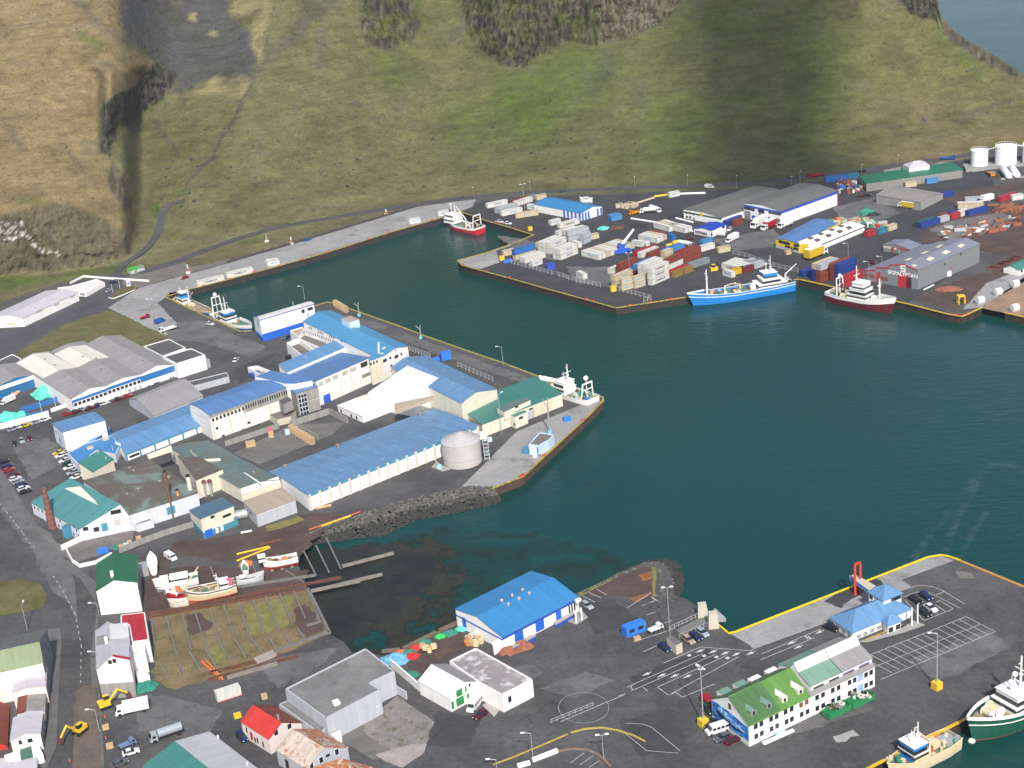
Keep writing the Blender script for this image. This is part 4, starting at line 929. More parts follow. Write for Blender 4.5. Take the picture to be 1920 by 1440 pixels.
mb=MB();P=[G(p,2.6)for p in q('R5',795,275,1000,215,1030,240,985,290,860,320)];mb.prism([(p.x,p.y)for p in P],0,2.6,W_beige,R_bfelt);mb.build('loading_platform',r2)
t=B('stair_tower','grey concrete stair tower with curved glass block window joining the blue wings','factory wing',q('R5',1062,285),q('R5',960,190),q('R5',1030,84,938,32),L=q('R5',1228,28),wall=W_conc,roof=R_dblue)
for i in range(5):
 for j in range(3):t.win('f',None,.95,1.35,sz=(1.1+j*1.15,t.h-1.6-i*1.75),m=glass,frame=W_lil,proud=.1+.12*(j==1))
t.win('f',q('R5',1110,260),2.2,2.3,m=doorB,name='door');t.band('f',t.ln*.5,t.ln,t.h*.5,t.h*.52,W_lgrey,'ledge')
b=B('workshop','blue roofed shed with white bays framed in teal, left of the factory courtyard','workshop',q('R4',1140,600),q('R4',1010,430),q('R4',1118,525,1060,420,985,345),L=q('R4',1888,243),wall=W_white,roof=R_mid)
for t_ in[i/6 for i in range(7)]:b.win('f',None,.55,b.h,sz=(max(.3,min(b.ln-.3,b.ln*t_)),b.h/2),m=doorT,name='pilaster',proud=.2)
b.band('f',0,b.ln,b.h-.35,b.h-.02,doorT,'fascia',.22)
for x,y in((1775,400),(1650,440)):b.win('f',q('R4',x,y),2.0,.9)
b.win('f',q('R4',1210,545),4.0,.9)
b=B('office_block','tall white block with plain blue roof and blue corner trims at the car park','building',q('R4',602,515),q('R4',508,425),q('R4',560,335,465,255),L=q('R4',946,233),wall=W_lil,roof=R_mid)
b.band('f',.4,b.ln-.2,.2,b.h-.3,W_white,'front_panel',.04)
b.win('e',q('R4',505,335),1.0,1.4,m=doorT);b.win('e',q('R4',540,420),1.2,2.4,m=doorT);b.win('e',q('R4',555,405),.25,8,m=doorB,name='drainpipe')
h6=HT(q('R4',850,790),q('R4',830,697))
b=B('hoist_house','upright blue box with pale blue roof between the white block and the shed','building',q('R4',800,520),q('R4',790,490),q('R4',768,402,757,372),L=q('R4',993,308),wall=mat('deep_blue_cladding',(.05,.16,.42),.5,var=.08),roof=R_sky)
rr,P=poly_b('factory_hall','flat sky blue roof with two hatches between the car park and the blue shed','factory wing',q('R4',605,527,765,440,1000,365,1085,440,1040,540,870,500,705,628),h6*.80,W_lil,mat('sky_blue_flat_roof',c8(72,150,212,.62),.55,var=.08,scale=.2,fine=.05),parapet=.15)
for p in q('R4',810,482,950,402):
 g=G(p,h6*.8);mb=MB();mb.box((g.x,g.y,g.z-.2),(2.2,1.6,.7),W_beige,rz=.5);mb.build('roof_hatch',rr)
b=B('factory_hall','small cream walled block with green roof beside the row of parked white cars','factory wing',q('R4',850,792),q('R4',742,762),q('R4',830,697,706,612),L=q('R4',1022,585),wall=W_cream,roof=R_tealg)
b.vent(q('R4',885,522),.5,.5,conc);b.vent(q('R4',955,578),.5,.5,conc)
for x,y,hh in((1010,455,10),(1090,440,12)):
 pass
b=B('storehouse','grey gabled storehouse with pale roof behind the open concrete yard','storehouse',q('R1',1390,1490),q('R1',1170,1345),q('R1',1360,1428,1228,1288,1143,1280),L=q('R1',1828,1260),wall=W_lgrey,roof=R_grey)
NB,LB,FB,WB=(576.5,927.7),(896.7,798.9),(812,744),(486.9,872.5)
hB=HT(q('R5',1158,1140),NB)
b=B('fish_hall','largest blue roof in the picture, a hall with white piers along the beach road','factory',q('R5',1158,1140),(505,896),[NB,(532.0,899.0),WB],L=LB,wall=W_white,roof=R_hallb)
b.band('f',0,b.ln,b.h-1.0,b.h-.12,doorT,'fascia',.05)
for i in range(19):b.win('f',None,.8,b.h-.1,sz=(min(b.ln-.5,.5+b.ln*i/18.2),b.h/2),m=mat('dirty_white_pier',(.64,.61,.54),.8,var=.15,streak=.2),name='pilaster',proud=.5)
for p in q('R5',940,752,1412,568)+[q('R3',218,893)]:b.vent(p,.9,1.0,mat('old_vent',(.24,.20,.17),.8,var=.3))
b=B('fish_factory','blue double pitched roof with cream gable, partly painted white, behind the big hall','factory',(870,800),(935,766),[q('R3',555,797),q('R3',680,700),q('R3',843,686)],run=(G((740,690),6)-G((870,755),6)),wall=W_cream,roof=R_hallb)
P=[b.roofpt(p,0)+UP*.08 for p in(q('R2',1487,1230),q('R2',1842,988),q('R3',371,580),q('R3',152,745))]
mb=MB();mb.hexa([Vector((p.x,p.y,0))for p in P],P,W_white,R_white);mb.build('white_roofed_aisle',b.root)
P=[b.roofpt(p,0)for p in q('R3',0,862,0,800,325,735,330,742)]
mb=MB();mb.hexa([p-UP*1.2 for p in P],[p+UP*.3 for p in P],R_tan);mb.build('sloping_parapet',b.root)
hg=HT(q('R3',1421,815),q('R3',1411,712))
b=B('packing_hall','sea green roofed cream hall at the end of the pier','factory',q('R3',1421,815),(1000,718),[q('R3',1411,712),(1003,707),q('R3',987,558)],L=q('R3',737,975),wall=W_cream,roof=R_tealg)
b.win('f',q('R3',1250,835),9,3.4,m=mat('cream_sliding_door',(.60,.55,.40),.6),name='door');b.win('f',q('R3',1150,885),2.8,3.0,m=W_lgrey,name='door');b.win('f',q('R3',1150,840),1.6,.7)
P=[on_plane(p,b.P[0]+UP*1.9,UP)for p in q('R3',862,830,1095,738,1145,766,922,868)]
mb=MB();mb.hexa([p-UP*3 for p in P],P,W_cream,R_tb);mb.build('roof_monitor',b.root)
f=F(b.root,P[3],P[2]);f.win('e',q('R3',1030,823),1.5,.8)
P=[G(p,hg*.93)for p in q('R3',975,892,1092,850,1118,865,1015,910)];mb=MB();mb.prism([(p.x,p.y)for p in P],0,hg*.93,W_cream,R_tealg);mb.build('stair_block',b.root)
f=F(b.root,P[3],P[2]);f.win('e',q('R3',1065,915),1.9,.9);f.win('e',q('R3',1010,968),.6,.8)
b=B('storehouse','small white house with cream roof tucked between the factory and the big hall','storehouse',q('R5',1640,350),q('R5',1920,240),q('R5',1612,305,1812,226,1905,192),L=q('R5',1405,197),wall=W_white,roof=R_cream,roofs=[R_white,R_cream])
for x,y in((1440,243),(1532,285),(1578,304)):b.win('f',q('R5',x,y),.9,1.1,frame=W_lgrey)
b=B('smokehouse','teal roofed lilac building with stepped gable beside the brick chimney','factory',q('R4',735,1318),q('R4',1190,1220),q('R4',715,1212,1080,987,1182,1095),L=q('R4',283,972),wall=W_lil,roof=R_teal)
for x,y,w_,h_ in((770,1208,1.6,1.3),(868,1212,1.7,1.5),(1042,1055,3.2,1.4)):b.win('e',q('R4',x,y),w_,h_,frame=None)
b.win('e',q('R4',943,1192),1.9,2.7,m=doorT,name='door');b.win('e',q('R4',1058,1148),1.9,1.9,m=W_beige,name='door')
for x,y in((312,1015),(345,1030),(380,1048),(540,1135),(530,1180),(660,1185),(690,1220),(705,1272),(665,1255)):b.win('f',q('R4',x,y),.8,.9)
P=[b.roofpt(p,0)for p in q('R4',580,842,885,995,720,862)]
mb=MB();mb.face([P[0],P[1],P[2]+UP*1.4],W_cream);mb.face([P[1]+b.v*.4,P[0]+b.v*.4,P[2]+UP*1.4+b.v*.4],W_cream);mb.build('step_gable',b.root)
P=[G(p,3.4)for p in q('R4',555,1175,640,1165,700,1215,640,1195)]
mb=MB();P=[G(p)for p in q('R4',575,1290,618,1298,655,1275,612,1262)];mb.prism(P,0,4.0,doorT,R_teal);mb.build('porch',b.root)
b=B('processing_hall','wide brown stained roof with rows of vents, largest of the old factory','factory',q('R4',1195,1228),(165,942),[q('R4',1185,1095),q('R4',1010,955),q('R4',758,783)],L=q('R4',1782,886),wall=W_lil,roof=R_brown)
for x,y in((1145,900),(1245,855),(1440,785),(1520,748),(1165,665),(1205,690)):b.vent(q('R4',x,y),.75,.5,mat('old_vent',(.24,.20,.17),.8,var=.3))
b.roofsheet(q('R4',1325,565,1545,480,1552,512,1340,582),W_cream,'roof_parapet',lift=1.0)
b.win('f',q('R4',1540,1040),2.8,2.6,m=doorT,name='door');b.win('f',q('R4',1340,1055),.8,1.2,m=W_beige)
rr,P=poly_b('outbuilding','small pale lilac flat roofed box against the brown roofed hall','outbuilding',q('R4',1200,1160,1345,1100,1378,1128,1232,1172),2.6,W_lil,R_bfelt)
bb=B('processing_hall','long teal and brown roof with cream end wall beside the tan roofed store','factory',q('R5',552,1062),q('R5',900,945),q('R5',520,942,700,880,893,862),L=q('R5',-98,582),wall=W_cream,roof=R_tb,fwall=W_cream)
bb.band('e',.3,bb.wd-.3,bb.h-2.2,bb.h-.3,W_white,'white_fascia',.06)
bb.roofsheet(q('R5',560,798,575,800,722,895,705,897),white,'roof_seam');bb.vent(q('R5',655,808),.6,.7,mat('old_vent',(.24,.20,.17),.8,var=.3));bb.vent(q('R5',115,705),.3,.3,white)
P=[on_plane(p,bb.P[0]+UP*1.6,UP)for p in q('R5',-40,640,165,655,372,772,130,872)]
mb=MB();mb.prism([(p.x,p.y)for p in P],0,P[0].z,W_cream,R_brown);mb.build('boiler_house',bb.root)
P=[on_plane(p,bb.P[0]+UP*1.3,UP)for p in q('R5',80,590,235,588,350,668,175,678)]
mb=MB();mb.prism([(p.x,p.y)for p in P],2,P[0].z,W_cream,R_tb);mb.build('roof_monitor',bb.root)
b=B('storehouse','tan roofed lavender grey store at the end of the long teal roof','storehouse',q('R5',692,1288),q('R5',575,1165),q('R5',668,1172,552,1055),L=q('R5',1028,1048),wall=W_lgrey,roof=R_tan)
b.win('e',q('R5',625,1160),1.2,.8);b.band('f',0,b.ln,b.h-.35,b.h-.1,W_lil,'fascia')
b=B('storehouse','blue grey roofed cream house with teal base and royal blue door by the cinder yard','storehouse',q('R5',205,1395),q('R5',95,1265),q('R5',165,1208,3,1060),L=q('R5',470,1098),wall=W_cream,roof=R_slate)
b.band('f',0,b.ln,0,b.h*.30,W_teal,'plinth');b.band('e',0,b.wd,0,b.h*.34,W_teal,'plinth')
b.win('f',q('R5',248,1342),2.6,2.6,m=doorB,name='door',proud=.1);b.win('f',q('R5',322,1318),1.0,1.7,m=white,name='door',proud=.1);b.win('f',q('R5',365,1298),1.0,1.7,m=white,name='door',proud=.1)
b.win('f',q('R5',280,1196),1.4,.9);b.win('f',q('R5',410,1183),3.0,.9);b.win('f',q('R5',492,1235),1.4,3.0,m=W_teal,name='door')
mb=MB();g=G(q('R5',535,1215));mb.bar(g+Vector((-2.6,-.5,1.6)),g+Vector((2.2,.6,1.6)),1.5,galv,12);
tag(mb.build('storage_tank',off=g),'grey horizontal tank between the cream house and the tan roofed store','tank')
hp=HT(q('R3',1226,1235),q('R3',1215,1148))
rr,P=poly_b('harbour_hut','small pale blue hut with flat brown roof at the pier edge','hut',q('R3',1130,1140,1225,1035,1345,1058,1300,1100,1215,1148),hp,W_pblue,R_bfelt)
f=F(rr,G(q('R3',1135,1225)),G(q('R3',1226,1235)));f.win('e',q('R3',1183,1185),2.6,2.2,m=doorB,name='door');f.band('e',0,4.4,0,.5,W_teal,'plinth')
f=F(rr,G(q('R3',1226,1235)),G(q('R3',1350,1135)));f.win('e',q('R3',1260,1155),.9,1.2);f.win('e',q('R3',1290,1130),.9,1.2);f.win('e',q('R3',1330,1105),.9,1.2)
mb=MB();mb.prism([G(p)for p in q('R3',1080,1220,1080,1195,1130,1185,1130,1225)],0,1.6,W_teal);mb.build('side_bin',rr)
hW=HT(q('R1',665,1410),q('R1',655,1280))
def gsaw(t,prof,L,label,roofs,**k):
 return B('factory_hall',label,'factory',t[0],t[1],prof,L=L,wall=W_white,roof=roofs[0],roofs=roofs,**k)
b1=gsaw((q('R1',668,1410),q('R1',980,1297)),q('R1',655,1281,805,1190,965,1165),q('R1',145,966),'left of the three long white gabled halls, above the blue window band',[R_grey,R_grey])
b2=gsaw((q('R1',980,1297),q('R1',1282,1190)),q('R1',965,1165,1105,1095,1265,1066),q('R1',465,860),'middle of the three long white gabled halls, with roof vents along its ridge',[R_grey,R_grey])
b3=gsaw((q('R1',1282,1190),q('R1',1598,1082)),q('R1',1265,1066,1410,985,1580,976),q('R1',775,800),'right of the three long gabled halls, plain pale grey roof',[R_grey,R_grey])
bl=mat('mid_blue_band',(.03,.15,.38),.5,var=.06)
for b in(b1,b2,b3):b.band('e',0,b.wd,b.h*.42,b.h*.86,bl,'blue_band',.05)
for i,b in((0,b1),(0,b1)):pass
f=F(b1.root,b1.n,b1.w)
for k in range(8):b1.win('e',None,1.3,1.2,sz=(1.2+k*1.85,b1.h*.52),frame=winW,fw=.25,proud=.1)
for k in range(8):b2.win('e',None,1.3,1.2,sz=(1.0+k*1.85,b2.h*.52),frame=winW,fw=.25,proud=.1)
b2.win('e',q('R1',1168,1222),1.2,2.4,m=W_lgrey,name='door');b2.win('e',q('R1',1220,1205),1.2,2.4,m=W_lgrey,name='door');b2.win('e',q('R1',1265,1188),1.0,2.4,m=W_lgrey,name='door')
b3.win('e',q('R1',1410,1143),2.6,.5);b3.win('e',q('R1',1340,1170),.7,.7);b3.win('e',q('R1',1535,1098),.7,.7);b3.win('e',q('R1',1560,1090),.7,.7)
for bb,cs,pt in((b1,R_cream,q('R1',145,966,300,882,530,1030,390,1100)),(b1,R_cream,q('R1',300,882,432,868,690,1003,530,1028))):
 bb.roofsheet(pt,cs,'cream_roof_section',i=0 if pt[0]==q('R1',145,966)else 1,lift=.03)
b2.roofsheet(q('R1',480,888,625,818,835,932,695,1003),R_cream,'cream_roof_section',i=0,lift=.03);b2.roofsheet(q('R1',628,816,772,803,985,912,840,930),R_cream,'cream_roof_section',i=1,lift=.03)
for bb,pts in((b1,((580,1100),(650,1140),(700,1090),(760,1135),(405,935),(495,990),(790,1165),(870,1158))),(b2,((840,980),(910,1025),(980,1060),(955,975),(1030,1018),(745,912),(865,928))),(b3,((1310,970),(1390,950),(1285,945)))):
 for p in pts:bb.vent(q('R1',*p),.45,.55,mat('grey_cowl',(.22,.22,.23),.6))
hF=HT(q('R1',1862,1020),q('R1',1845,887))
rr,P=poly_b('factory_hall','white flat roofed end block with three ladders of slit windows','factory',q('R1',1465,905,1720,830,1845,887,1588,968),hF,W_white,R_dfelt)
f=F(rr,P[0]if False else G(q('R1',1600,1085)),G(q('R1',1862,1020)))
for x,y in((1637,1050),(1722,1022),(1808,992)):
 for k in range(4):f.win('e',q('R1',x,y-18+12*k),.9,.35)
rr,P=poly_b('factory_hall','flat dark roof with pale rim behind the three white gables','factory',q('R1',1290,812,1520,745,1672,825,1462,900),hF*.7,W_white,R_dfelt)
rr,P=poly_b('side_building','low dark flat roof with white rim at the left edge by the grass field','building',q('R1',-60,960,110,882,195,925,150,975,0,1012,-60,1030),4.5,W_white,R_dfelt)
b=B('factory_hall','grey gabled hall over a blue loading bay at the left edge','factory',q('R1',320,1180),q('R1',-30,1300),q('R1',310,1068,150,1090,-30,1180),run=b1.u*.35,wall=mat('loading_bay_blue',(.02,.13,.30),.6,var=.15),roof=R_grey)
b.band('e',0,b.wd,b.h-1.6,b.h,W_white,'white_fascia',.3)
for p,w_ in((q('R1',1790,800),0),):pass
mb=MB()
for i in range(4):
 g=G(q('R1',1765+32*i,935+22*i));k=MB();k.box((g.x,g.y,0),(2.6,2.6,3.4),galv,rz=.6);tag(k.build('cooling_unit',off=g),['grey cooling unit at the far corner of the dark flat roof','grey cooling unit second from the yellow bin','grey cooling unit third from the yellow bin','grey cooling unit nearest the white tanks behind the slit windows'][i],'cooling unit','cooling units behind the white factory')
rr,P=poly_b('yard_building','low pale walled store with grey flat roof below the slit windowed block','storehouse',q('R1',1690,1130,2040,1045,2060,1085,1740,1170),2.5,W_lgrey,R_dfelt)
rr,P=poly_b('yard_shelter','white roofed open shelter by the car park behind the blue factory wings','shelter',q('R2',405,1000,490,985,620,1035,520,1070),3.0,W_white,R_grey,parapet=1.4)
def wall_run(name,label,pts,h,th,m,cap=None,z0=0.0,cat='wall',group=None):
 P=[G(p,z0)for p in pts];mb=MB()
 for a,b in zip(P,P[1:]):
  d=(b-a).normalized();s_=Vector((-d.y,d.x,0))*th/2;e=d*th*.45
  mb.hexa([a-s_-e,b-s_+e,b+s_+e,a+s_-e],[x+UP*h for x in(a-s_-e,b-s_+e,b+s_+e,a+s_-e)],m,cap or m)
 o=mb.build(name,off=P[0]);return tag(o,label,cat,group)
wall_run('yard_wall','blue yard wall beside the turquoise net heaps',q('R1',200,1410,560,1300),2.2,.3,bl)
wall_run('yard_wall','long low white wall in front of the blue window band',q('R1',465,1405,640,1345),1.5,.4,W_white)
wall_run('yard_wall','blue and white wall between net yard and parked white cars',q('R4',-30,320,440,195),2.4,.35,W_white,bl)
wall_run('yard_wall','blue wall behind the lower net heap',q('R4',190,150,260,215,440,180),2.0,.3,bl)
wall_run('yard_wall','stained concrete retaining wall curving along the cinder yard',q('R4',1080,1425,1300,1335,1490,1265,1740,1190),1.9,.35,W_conc)
wall_run('garden_wall','white wall stub in front of the teal roofed smokehouse',q('R4',560,1400,745,1310),1.8,.35,W_white)
wall_run('garden_wall','low curved white wall round the corner beside the green roofed house',q('R6',20,200,60,275,110,310,225,285,330,230),1.2,.35,W_white)
wall_run('courtyard_wall','stained concrete courtyard wall nearest the blue doors',q('R5',985,385,1335,272,1500,355),2.4,.3,W_conc)
wall_run('courtyard_wall','short concrete courtyard wall behind the timber crates',q('R5',990,390,1230,500),2.0,.3,W_conc)
wall_run('courtyard_wall','long weathered courtyard wall above the crates with the pink bin',q('R5',400,560,880,400),2.0,.3,W_conc)
wall_run('quay_back_wall','low dark wall along the back edge of the pale quay',[(428,493.5),(534,461.8),(640,430),(782,387),(853,376.5)],1.0,.5,mat('old_dark_wall',(.06,.055,.05),.9,var=.3))
wall_run('white_wall','thin white boundary wall beside the red and white clubhouse',q('R1',635,250,755,190,930,205,1340,232),1.0,.4,W_white)
mb=MB();pts=q('R1',975,378,1050,325,1130,285,1190,275,1222,290,1215,308,1120,350,1020,388)
P=[G(p)for p in pts];mb.prism(P,0,.5,W_white,grass);tag(mb.build('traffic_island',off=P[0]),'white kerbed grass island with flagpoles beside the pale quay','traffic island')
mb=MB();g=G(q('R1',1160,270));mb.box((g.x,g.y,0),(1.8,.35,3.6),white,rz=.3);s_=mb.build('totem_sign',off=g);tag(s_,'white totem sign with blue panel on the grass island','sign')
mb=MB();mb.box((g.x,g.y,.8),(1.3,.42,1.0),bluep,rz=.3);mb.build('blue_panel',s_,off=g)
b=B('storehouse','long white house with pale lilac roof at the left edge under the rocks','storehouse',q('R1',222,636),q('R1',-70,650),q('R1',215,562,75,533,-75,548),L=q('R1',702,330),wall=W_white,roof=R_lil)
b.win('f',q('R1',350,490),4,.8,m=W_lgrey,name='roof_step',proud=.3);b.win('f',q('R1',505,430),3,.8,m=W_lgrey,name='roof_step',proud=.3);b.win('f',q('R1',650,358),3,.8,m=W_lgrey,name='roof_step',proud=.3);b.win('e',q('R1',100,610),4,1,m=W_beige)
hC=HT(q('R1',772,368),q('R1',775,333))
rr,P=poly_b('clubhouse','low white clubhouse with red framed windows by the rocks','clubhouse',q('R1',515,285,632,270,870,206,942,238,775,333,695,327),hC,W_white,R_white,parapet=.1)
f=F(rr,G(q('R1',765,368)),G(q('R1',940,275)))
f.row('e',q('R1',780,340),q('R1',930,255),10,.8,1.3,m=mat('red_frame_pane',(.25,.03,.03),.4),frame=redp)
f.win('e',q('R1',862,305),.9,2.4,m=redp,name='door',proud=.2)
f=F(rr,G(q('R1',690,360)),G(q('R1',765,368)));f.row('e',q('R1',728,342),q('R1',755,346),3,.5,1.2,m=glass)
b=B('kiosk','grey hut with bright green roof beside the footpath','hut',q('R1',1178,166),q('R1',1145,150),q('R1',1165,131,1142,118),L=q('R1',1300,97),wall=W_lgrey,roof=mat('bright_green_roof',(.06,.36,.05),.5,var=.06))
b.win('f',q('R1',1225,140),1.0,1.8,m=mat('bright_green_door',(.05,.3,.06),.5),name='door');b.roofsheet(q('R1',1240,106,1255,80,1300,90,1300,98),R_grey,'grey_roof_section')
b=B('shed','tiny grey shed on the grass above the quay road','hut',q('T6',868,180),q('T6',862,175),q('T6',868,162,862,157),L=q('T6',890,160),wall=W_lgrey,roof=R_grey)
b=B('house','tall white gabled house with bottle green roof beside the boatyard','house',q('R6',258,640),q('R6',545,612),q('R6',218,476,345,398,505,414),L=q('R6',228,288),wall=W_white,roof=R_green)
b.roofbox(q('R6',335,370),.9,.9,1.6,W_white,name='chimney',i=0);b.band('f',0,b.ln,0,b.h,W_greyg,'painted_side_shade',.03);b.band('b',0,b.ln,0,b.h,W_greyg,'painted_side_shade',.03)  # long walls coloured darker grey-green to carry their shade
b=B('house','white gabled house with grey plinth and red edged roof between street and boatyard','house',q('R7',772,922),q('R7',1026,905),q('R7',725,706,838,600,979,628),L=q('R7',722,592),wall=W_white,roof=R_lil)
b.band('e',0,b.wd,0,b.h*.52,W_conc,'plinth',.05)
for x,y in((825,645),(858,636)):b.win('e',q('R7',x,y),.9,1.1,frame=W_beige)
b.roofsheet(q('R7',842,590,975,612,980,630,846,604),R_redflat,'red_roof_edge',i=1);b.roofbox(q('R7',800,495),.8,.8,1.5,W_white,name='chimney')
hh=b.h
b2_=B('house','long grey roofed house between the two white gables along the street','house',b.n+b.u*1.02,b.w+b.u*1.02,[('h',(0,hh)),('h',(.42,hh+2.6)),('h',(1,hh-.3))],run=b.un*12.5,wall=W_white,roof=R_lil)
b2_.roofsheet(q('R7',725,455,805,440,812,510,722,520),W_greyg,'grey_roof_section',i=0);b2_.roofsheet(q('R7',825,375,960,362,970,455,830,475),R_white,'flat_roof_section',i=1,lift=.5)
rr,P=poly_b('house','crimson flat roofed annex beside the boatyard rails','house',q('R7',905,290,1085,270,1118,476,990,495,966,365,906,360),hh*.8,W_white,R_redflat,parapet=.05)
rr,P=poly_b('house','small white flat roofed annex with outside steps below the crimson roof','house',q('R7',932,532,1085,500,1090,570,1000,600,935,585),hh*.72,W_white,R_white,parapet=.1)
mb=MB();P=[G(p,2.2)for p in q('R7',1010,690,1065,680,1120,740,1030,765)];mb.prism([(p.x,p.y)for p in P],0,2.2,W_white,W_pink);mb.build('stair_landing',rr)
b=B('house','large sage green roofed building on the street corner, lower left','house',q('R7',372,876),q('R7',400,612),[q('R7',318,668),q('R7',292,500),q('R7',350,418)],run=(G(q('R7',-200,782),8)-G(q('R7',318,668),8)),wall=W_greyg,roof=roofm('pale_sage_roof',(160,178,140)),roofs=[roofm('pale_sage_roof',(160,178,140)),R_dgrey])
b.band('f',0,b.ln,0,b.h-.1,W_pink,'near_wall')
for x,y in((322,545),(345,520),(365,560),(345,600),(330,520),(355,460)):b.win('e',q('R7',x,y),.9,1.4)
hh=HT(q('R7',125,1005),q('R7',88,882))
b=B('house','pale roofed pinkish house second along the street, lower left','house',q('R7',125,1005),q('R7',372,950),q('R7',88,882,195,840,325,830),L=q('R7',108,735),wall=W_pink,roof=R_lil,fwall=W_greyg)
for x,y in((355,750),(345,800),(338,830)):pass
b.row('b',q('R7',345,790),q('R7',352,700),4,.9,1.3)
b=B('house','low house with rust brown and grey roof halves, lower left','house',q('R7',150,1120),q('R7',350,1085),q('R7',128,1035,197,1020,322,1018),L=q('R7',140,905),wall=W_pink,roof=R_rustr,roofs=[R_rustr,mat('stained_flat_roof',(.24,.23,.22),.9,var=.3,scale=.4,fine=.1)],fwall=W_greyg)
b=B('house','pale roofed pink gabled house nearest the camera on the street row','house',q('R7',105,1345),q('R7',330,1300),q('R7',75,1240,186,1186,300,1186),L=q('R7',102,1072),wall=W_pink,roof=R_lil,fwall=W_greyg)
b.win('e',q('R7',152,1248),.8,1.1);b.win('e',q('R7',226,1232),1.2,1.1,frame=winW)
b.row('b',q('R7',325,1260),q('R7',345,1110),4,.8,1.2)
mb=MB();P=[G(p,2.6)for p in q('R7',30,1345,150,1303,155,1375,40,1382)];Q=[G(p,2.6)for p in q('R7',150,1303,235,1275,248,1355,155,1375)];R_=[G(p,2.6)for p in q('R7',235,1275,290,1265,322,1332,248,1355)]
for nm,pp,m_ in(('porch_roof',P,W_white),('porch_roof',Q,mat('green_felt',(.06,.14,.10),.7)),('porch_roof',R_,W_white)):
 mb=MB();mb.hexa([Vector((x.x,x.y,0))for x in pp],pp,m_);mb.build(nm,b.root)
b=B('house','house with rust red ribbed roof at the left edge behind the pink gables','house',q('R7',60,1300),q('R7',-190,1330),q('R7',45,1280,-60,1230,-200,1300),L=q('R7',68,978),wall=redp,roof=R_rustr)
b=B('house','pale roofed house cut off at the bottom left corner','house',q('R7',285,1500),q('R7',285,1420),q('R7',275,1470,272,1385),L=q('R7',-60,1470),wall=W_white,roof=R_lil)
for i,(x,y)in enumerate(((20,890),(50,935),(85,920),(20,920))):
 g=G(q('R7',x,y));k=MB();k.box((g.x,g.y,0),(1.2,1.2,.9),wood,rz=.3*i);tag(k.build('crate',off=g),['tan crate in the back yard at the left edge, furthest up','tan crate in the back yard beside the dark ground','tan crate against the pale roofed pinkish house','tan crate in the back yard, lowest at the left edge'][i],'crate','crates in the back yard')
b=B('storehouse','wide hall with green and pale grey roof slopes at the bottom edge','storehouse',G(q('R7',1570,1175),5.5)*1-UP*5.5,G(q('R7',1075,1432),5.5)-UP*5.5,[('h',(0,5.5)),('h',(.5,7.6)),('h',(1,5.5))],run=(G((472.5,1435),5.5)-G((392.5,1373.7),5.5))*1.3,wall=W_white,roof=R_grey,roofs=[roofm('pale_grey_roof',(205,205,208),k=.68),R_tealg])
b.vent(q('R8',205,935),.3,.6,white);b.vent(q('R8',435,1145),.3,.6,white)
b=B('house','small house with bright red roof beside the grey flat roofed building','house',q('R8',622,1062),q('R8',870,900),q('R8',590,952,698,815,858,815),L=q('R8',385,808),wall=W_pink,roof=R_red,roofs=[R_red,R_rustr])
for x,y in((658,893),(762,842)):b.win('e',q('R8',x,y),1.1,1.3)
for x,y in((428,870),(495,950),(514,955),(557,985)):b.win('f',q('R8',x,y),.6,1.5)
b.win('f',q('R8',466,918),1.0,2.2,m=doorR,name='door');b.vent(q('R8',678,792),.35,1.3,mat('old_vent',(.24,.20,.17),.8,var=.3))
b=B('house','grey house with rust streaked white roof next to the red roof','house',q('R8',915,1290),q('R8',1235,1110),q('R8',885,1182,1030,1012,1213,1012),L=q('R8',660,1030),wall=W_lgrey,roof=R_rust,roofs=[R_rust,R_rust2])
for x,y in((1010,1105),(1132,1042),(935,1150)):b.win('e',q('R8',x,y),1.0,1.5,frame=winW)
b.win('e',q('R8',1063,1070),1.1,.7);b.win('f',q('R8',745,1140),1.4,2.6,m=dark,name='door')
b=B('house','low house with heavily rusted orange roof at the bottom edge','house',G(q('R8',1150,1330),3.5)-UP*3.5,G(q('R8',1620,1330),3.5)-UP*3.5,[('h',(0,3.5)),('h',(.5,6)),('h',(1,3.5))],run=(G(q('R8',985,1165),3.5)-G(q('R8',1180,1325),3.5)),wall=W_lgrey,roof=R_rust2,roofs=[R_rust2,R_rust2])
hG=HT(q('R8',1508,742),q('R8',1472,553))
rr,P=poly_b('warehouse','grey building with large flat felt roof by the slipway','building',q('R8',728,548,1358,231,1585,408,1392,500,1472,553,1048,778),hG,W_lgrey,R_felt)
f=F(rr,G(q('R8',1085,925)),G(q('R8',1508,742)))
for x,y in((1083,818),(1137,790)):f.win('e',q('R8',x,y),1.5,1.3,frame=W_lgrey)
f.win('e',q('R8',1205,790),2.4,4.2,m=dark,name='door');f.win('e',q('R8',1358,690),1.3,2.6,m=W_pblue,name='painted_panel');f.band('e',4.2,11,0,.35,W_lil,'ledge');f.band('e',3.8,14,hG*.38,hG*.41,W_lil,'ledge')
f=F(rr,G(q('R8',1495,640)),G(q('R8',1600,590)));f.win('e',q('R8',1535,488),1.7,1.1,frame=redp)
mb=MB();c=G(q('R8',1128,658),hG);mb.box((c.x,c.y,hG-.4),(1.6,1.6,.9),W_white,rz=.5);mb.build('roof_light',rr)
rr2,P=poly_b('lean_to','low grey flat roofed lean-to between the red roof and the grey building','outbuilding',q('R8',678,668,768,630,1050,850,1000,900),hG*.5,W_lgrey,R_felt,parapet=.1)
mb=MB();P=[G(p,2.4)for p in q('R8',1085,905,1165,868,1168,900,1120,925)];mb.prism([(p.x,p.y)for p in P],0,2.4,W_white);mb.build('white_porch',rr)
wall_run('yard_wall','white wall running from the grey building to the white gabled workshop',q('R8',1560,375,1810,590),2.3,.4,W_white)
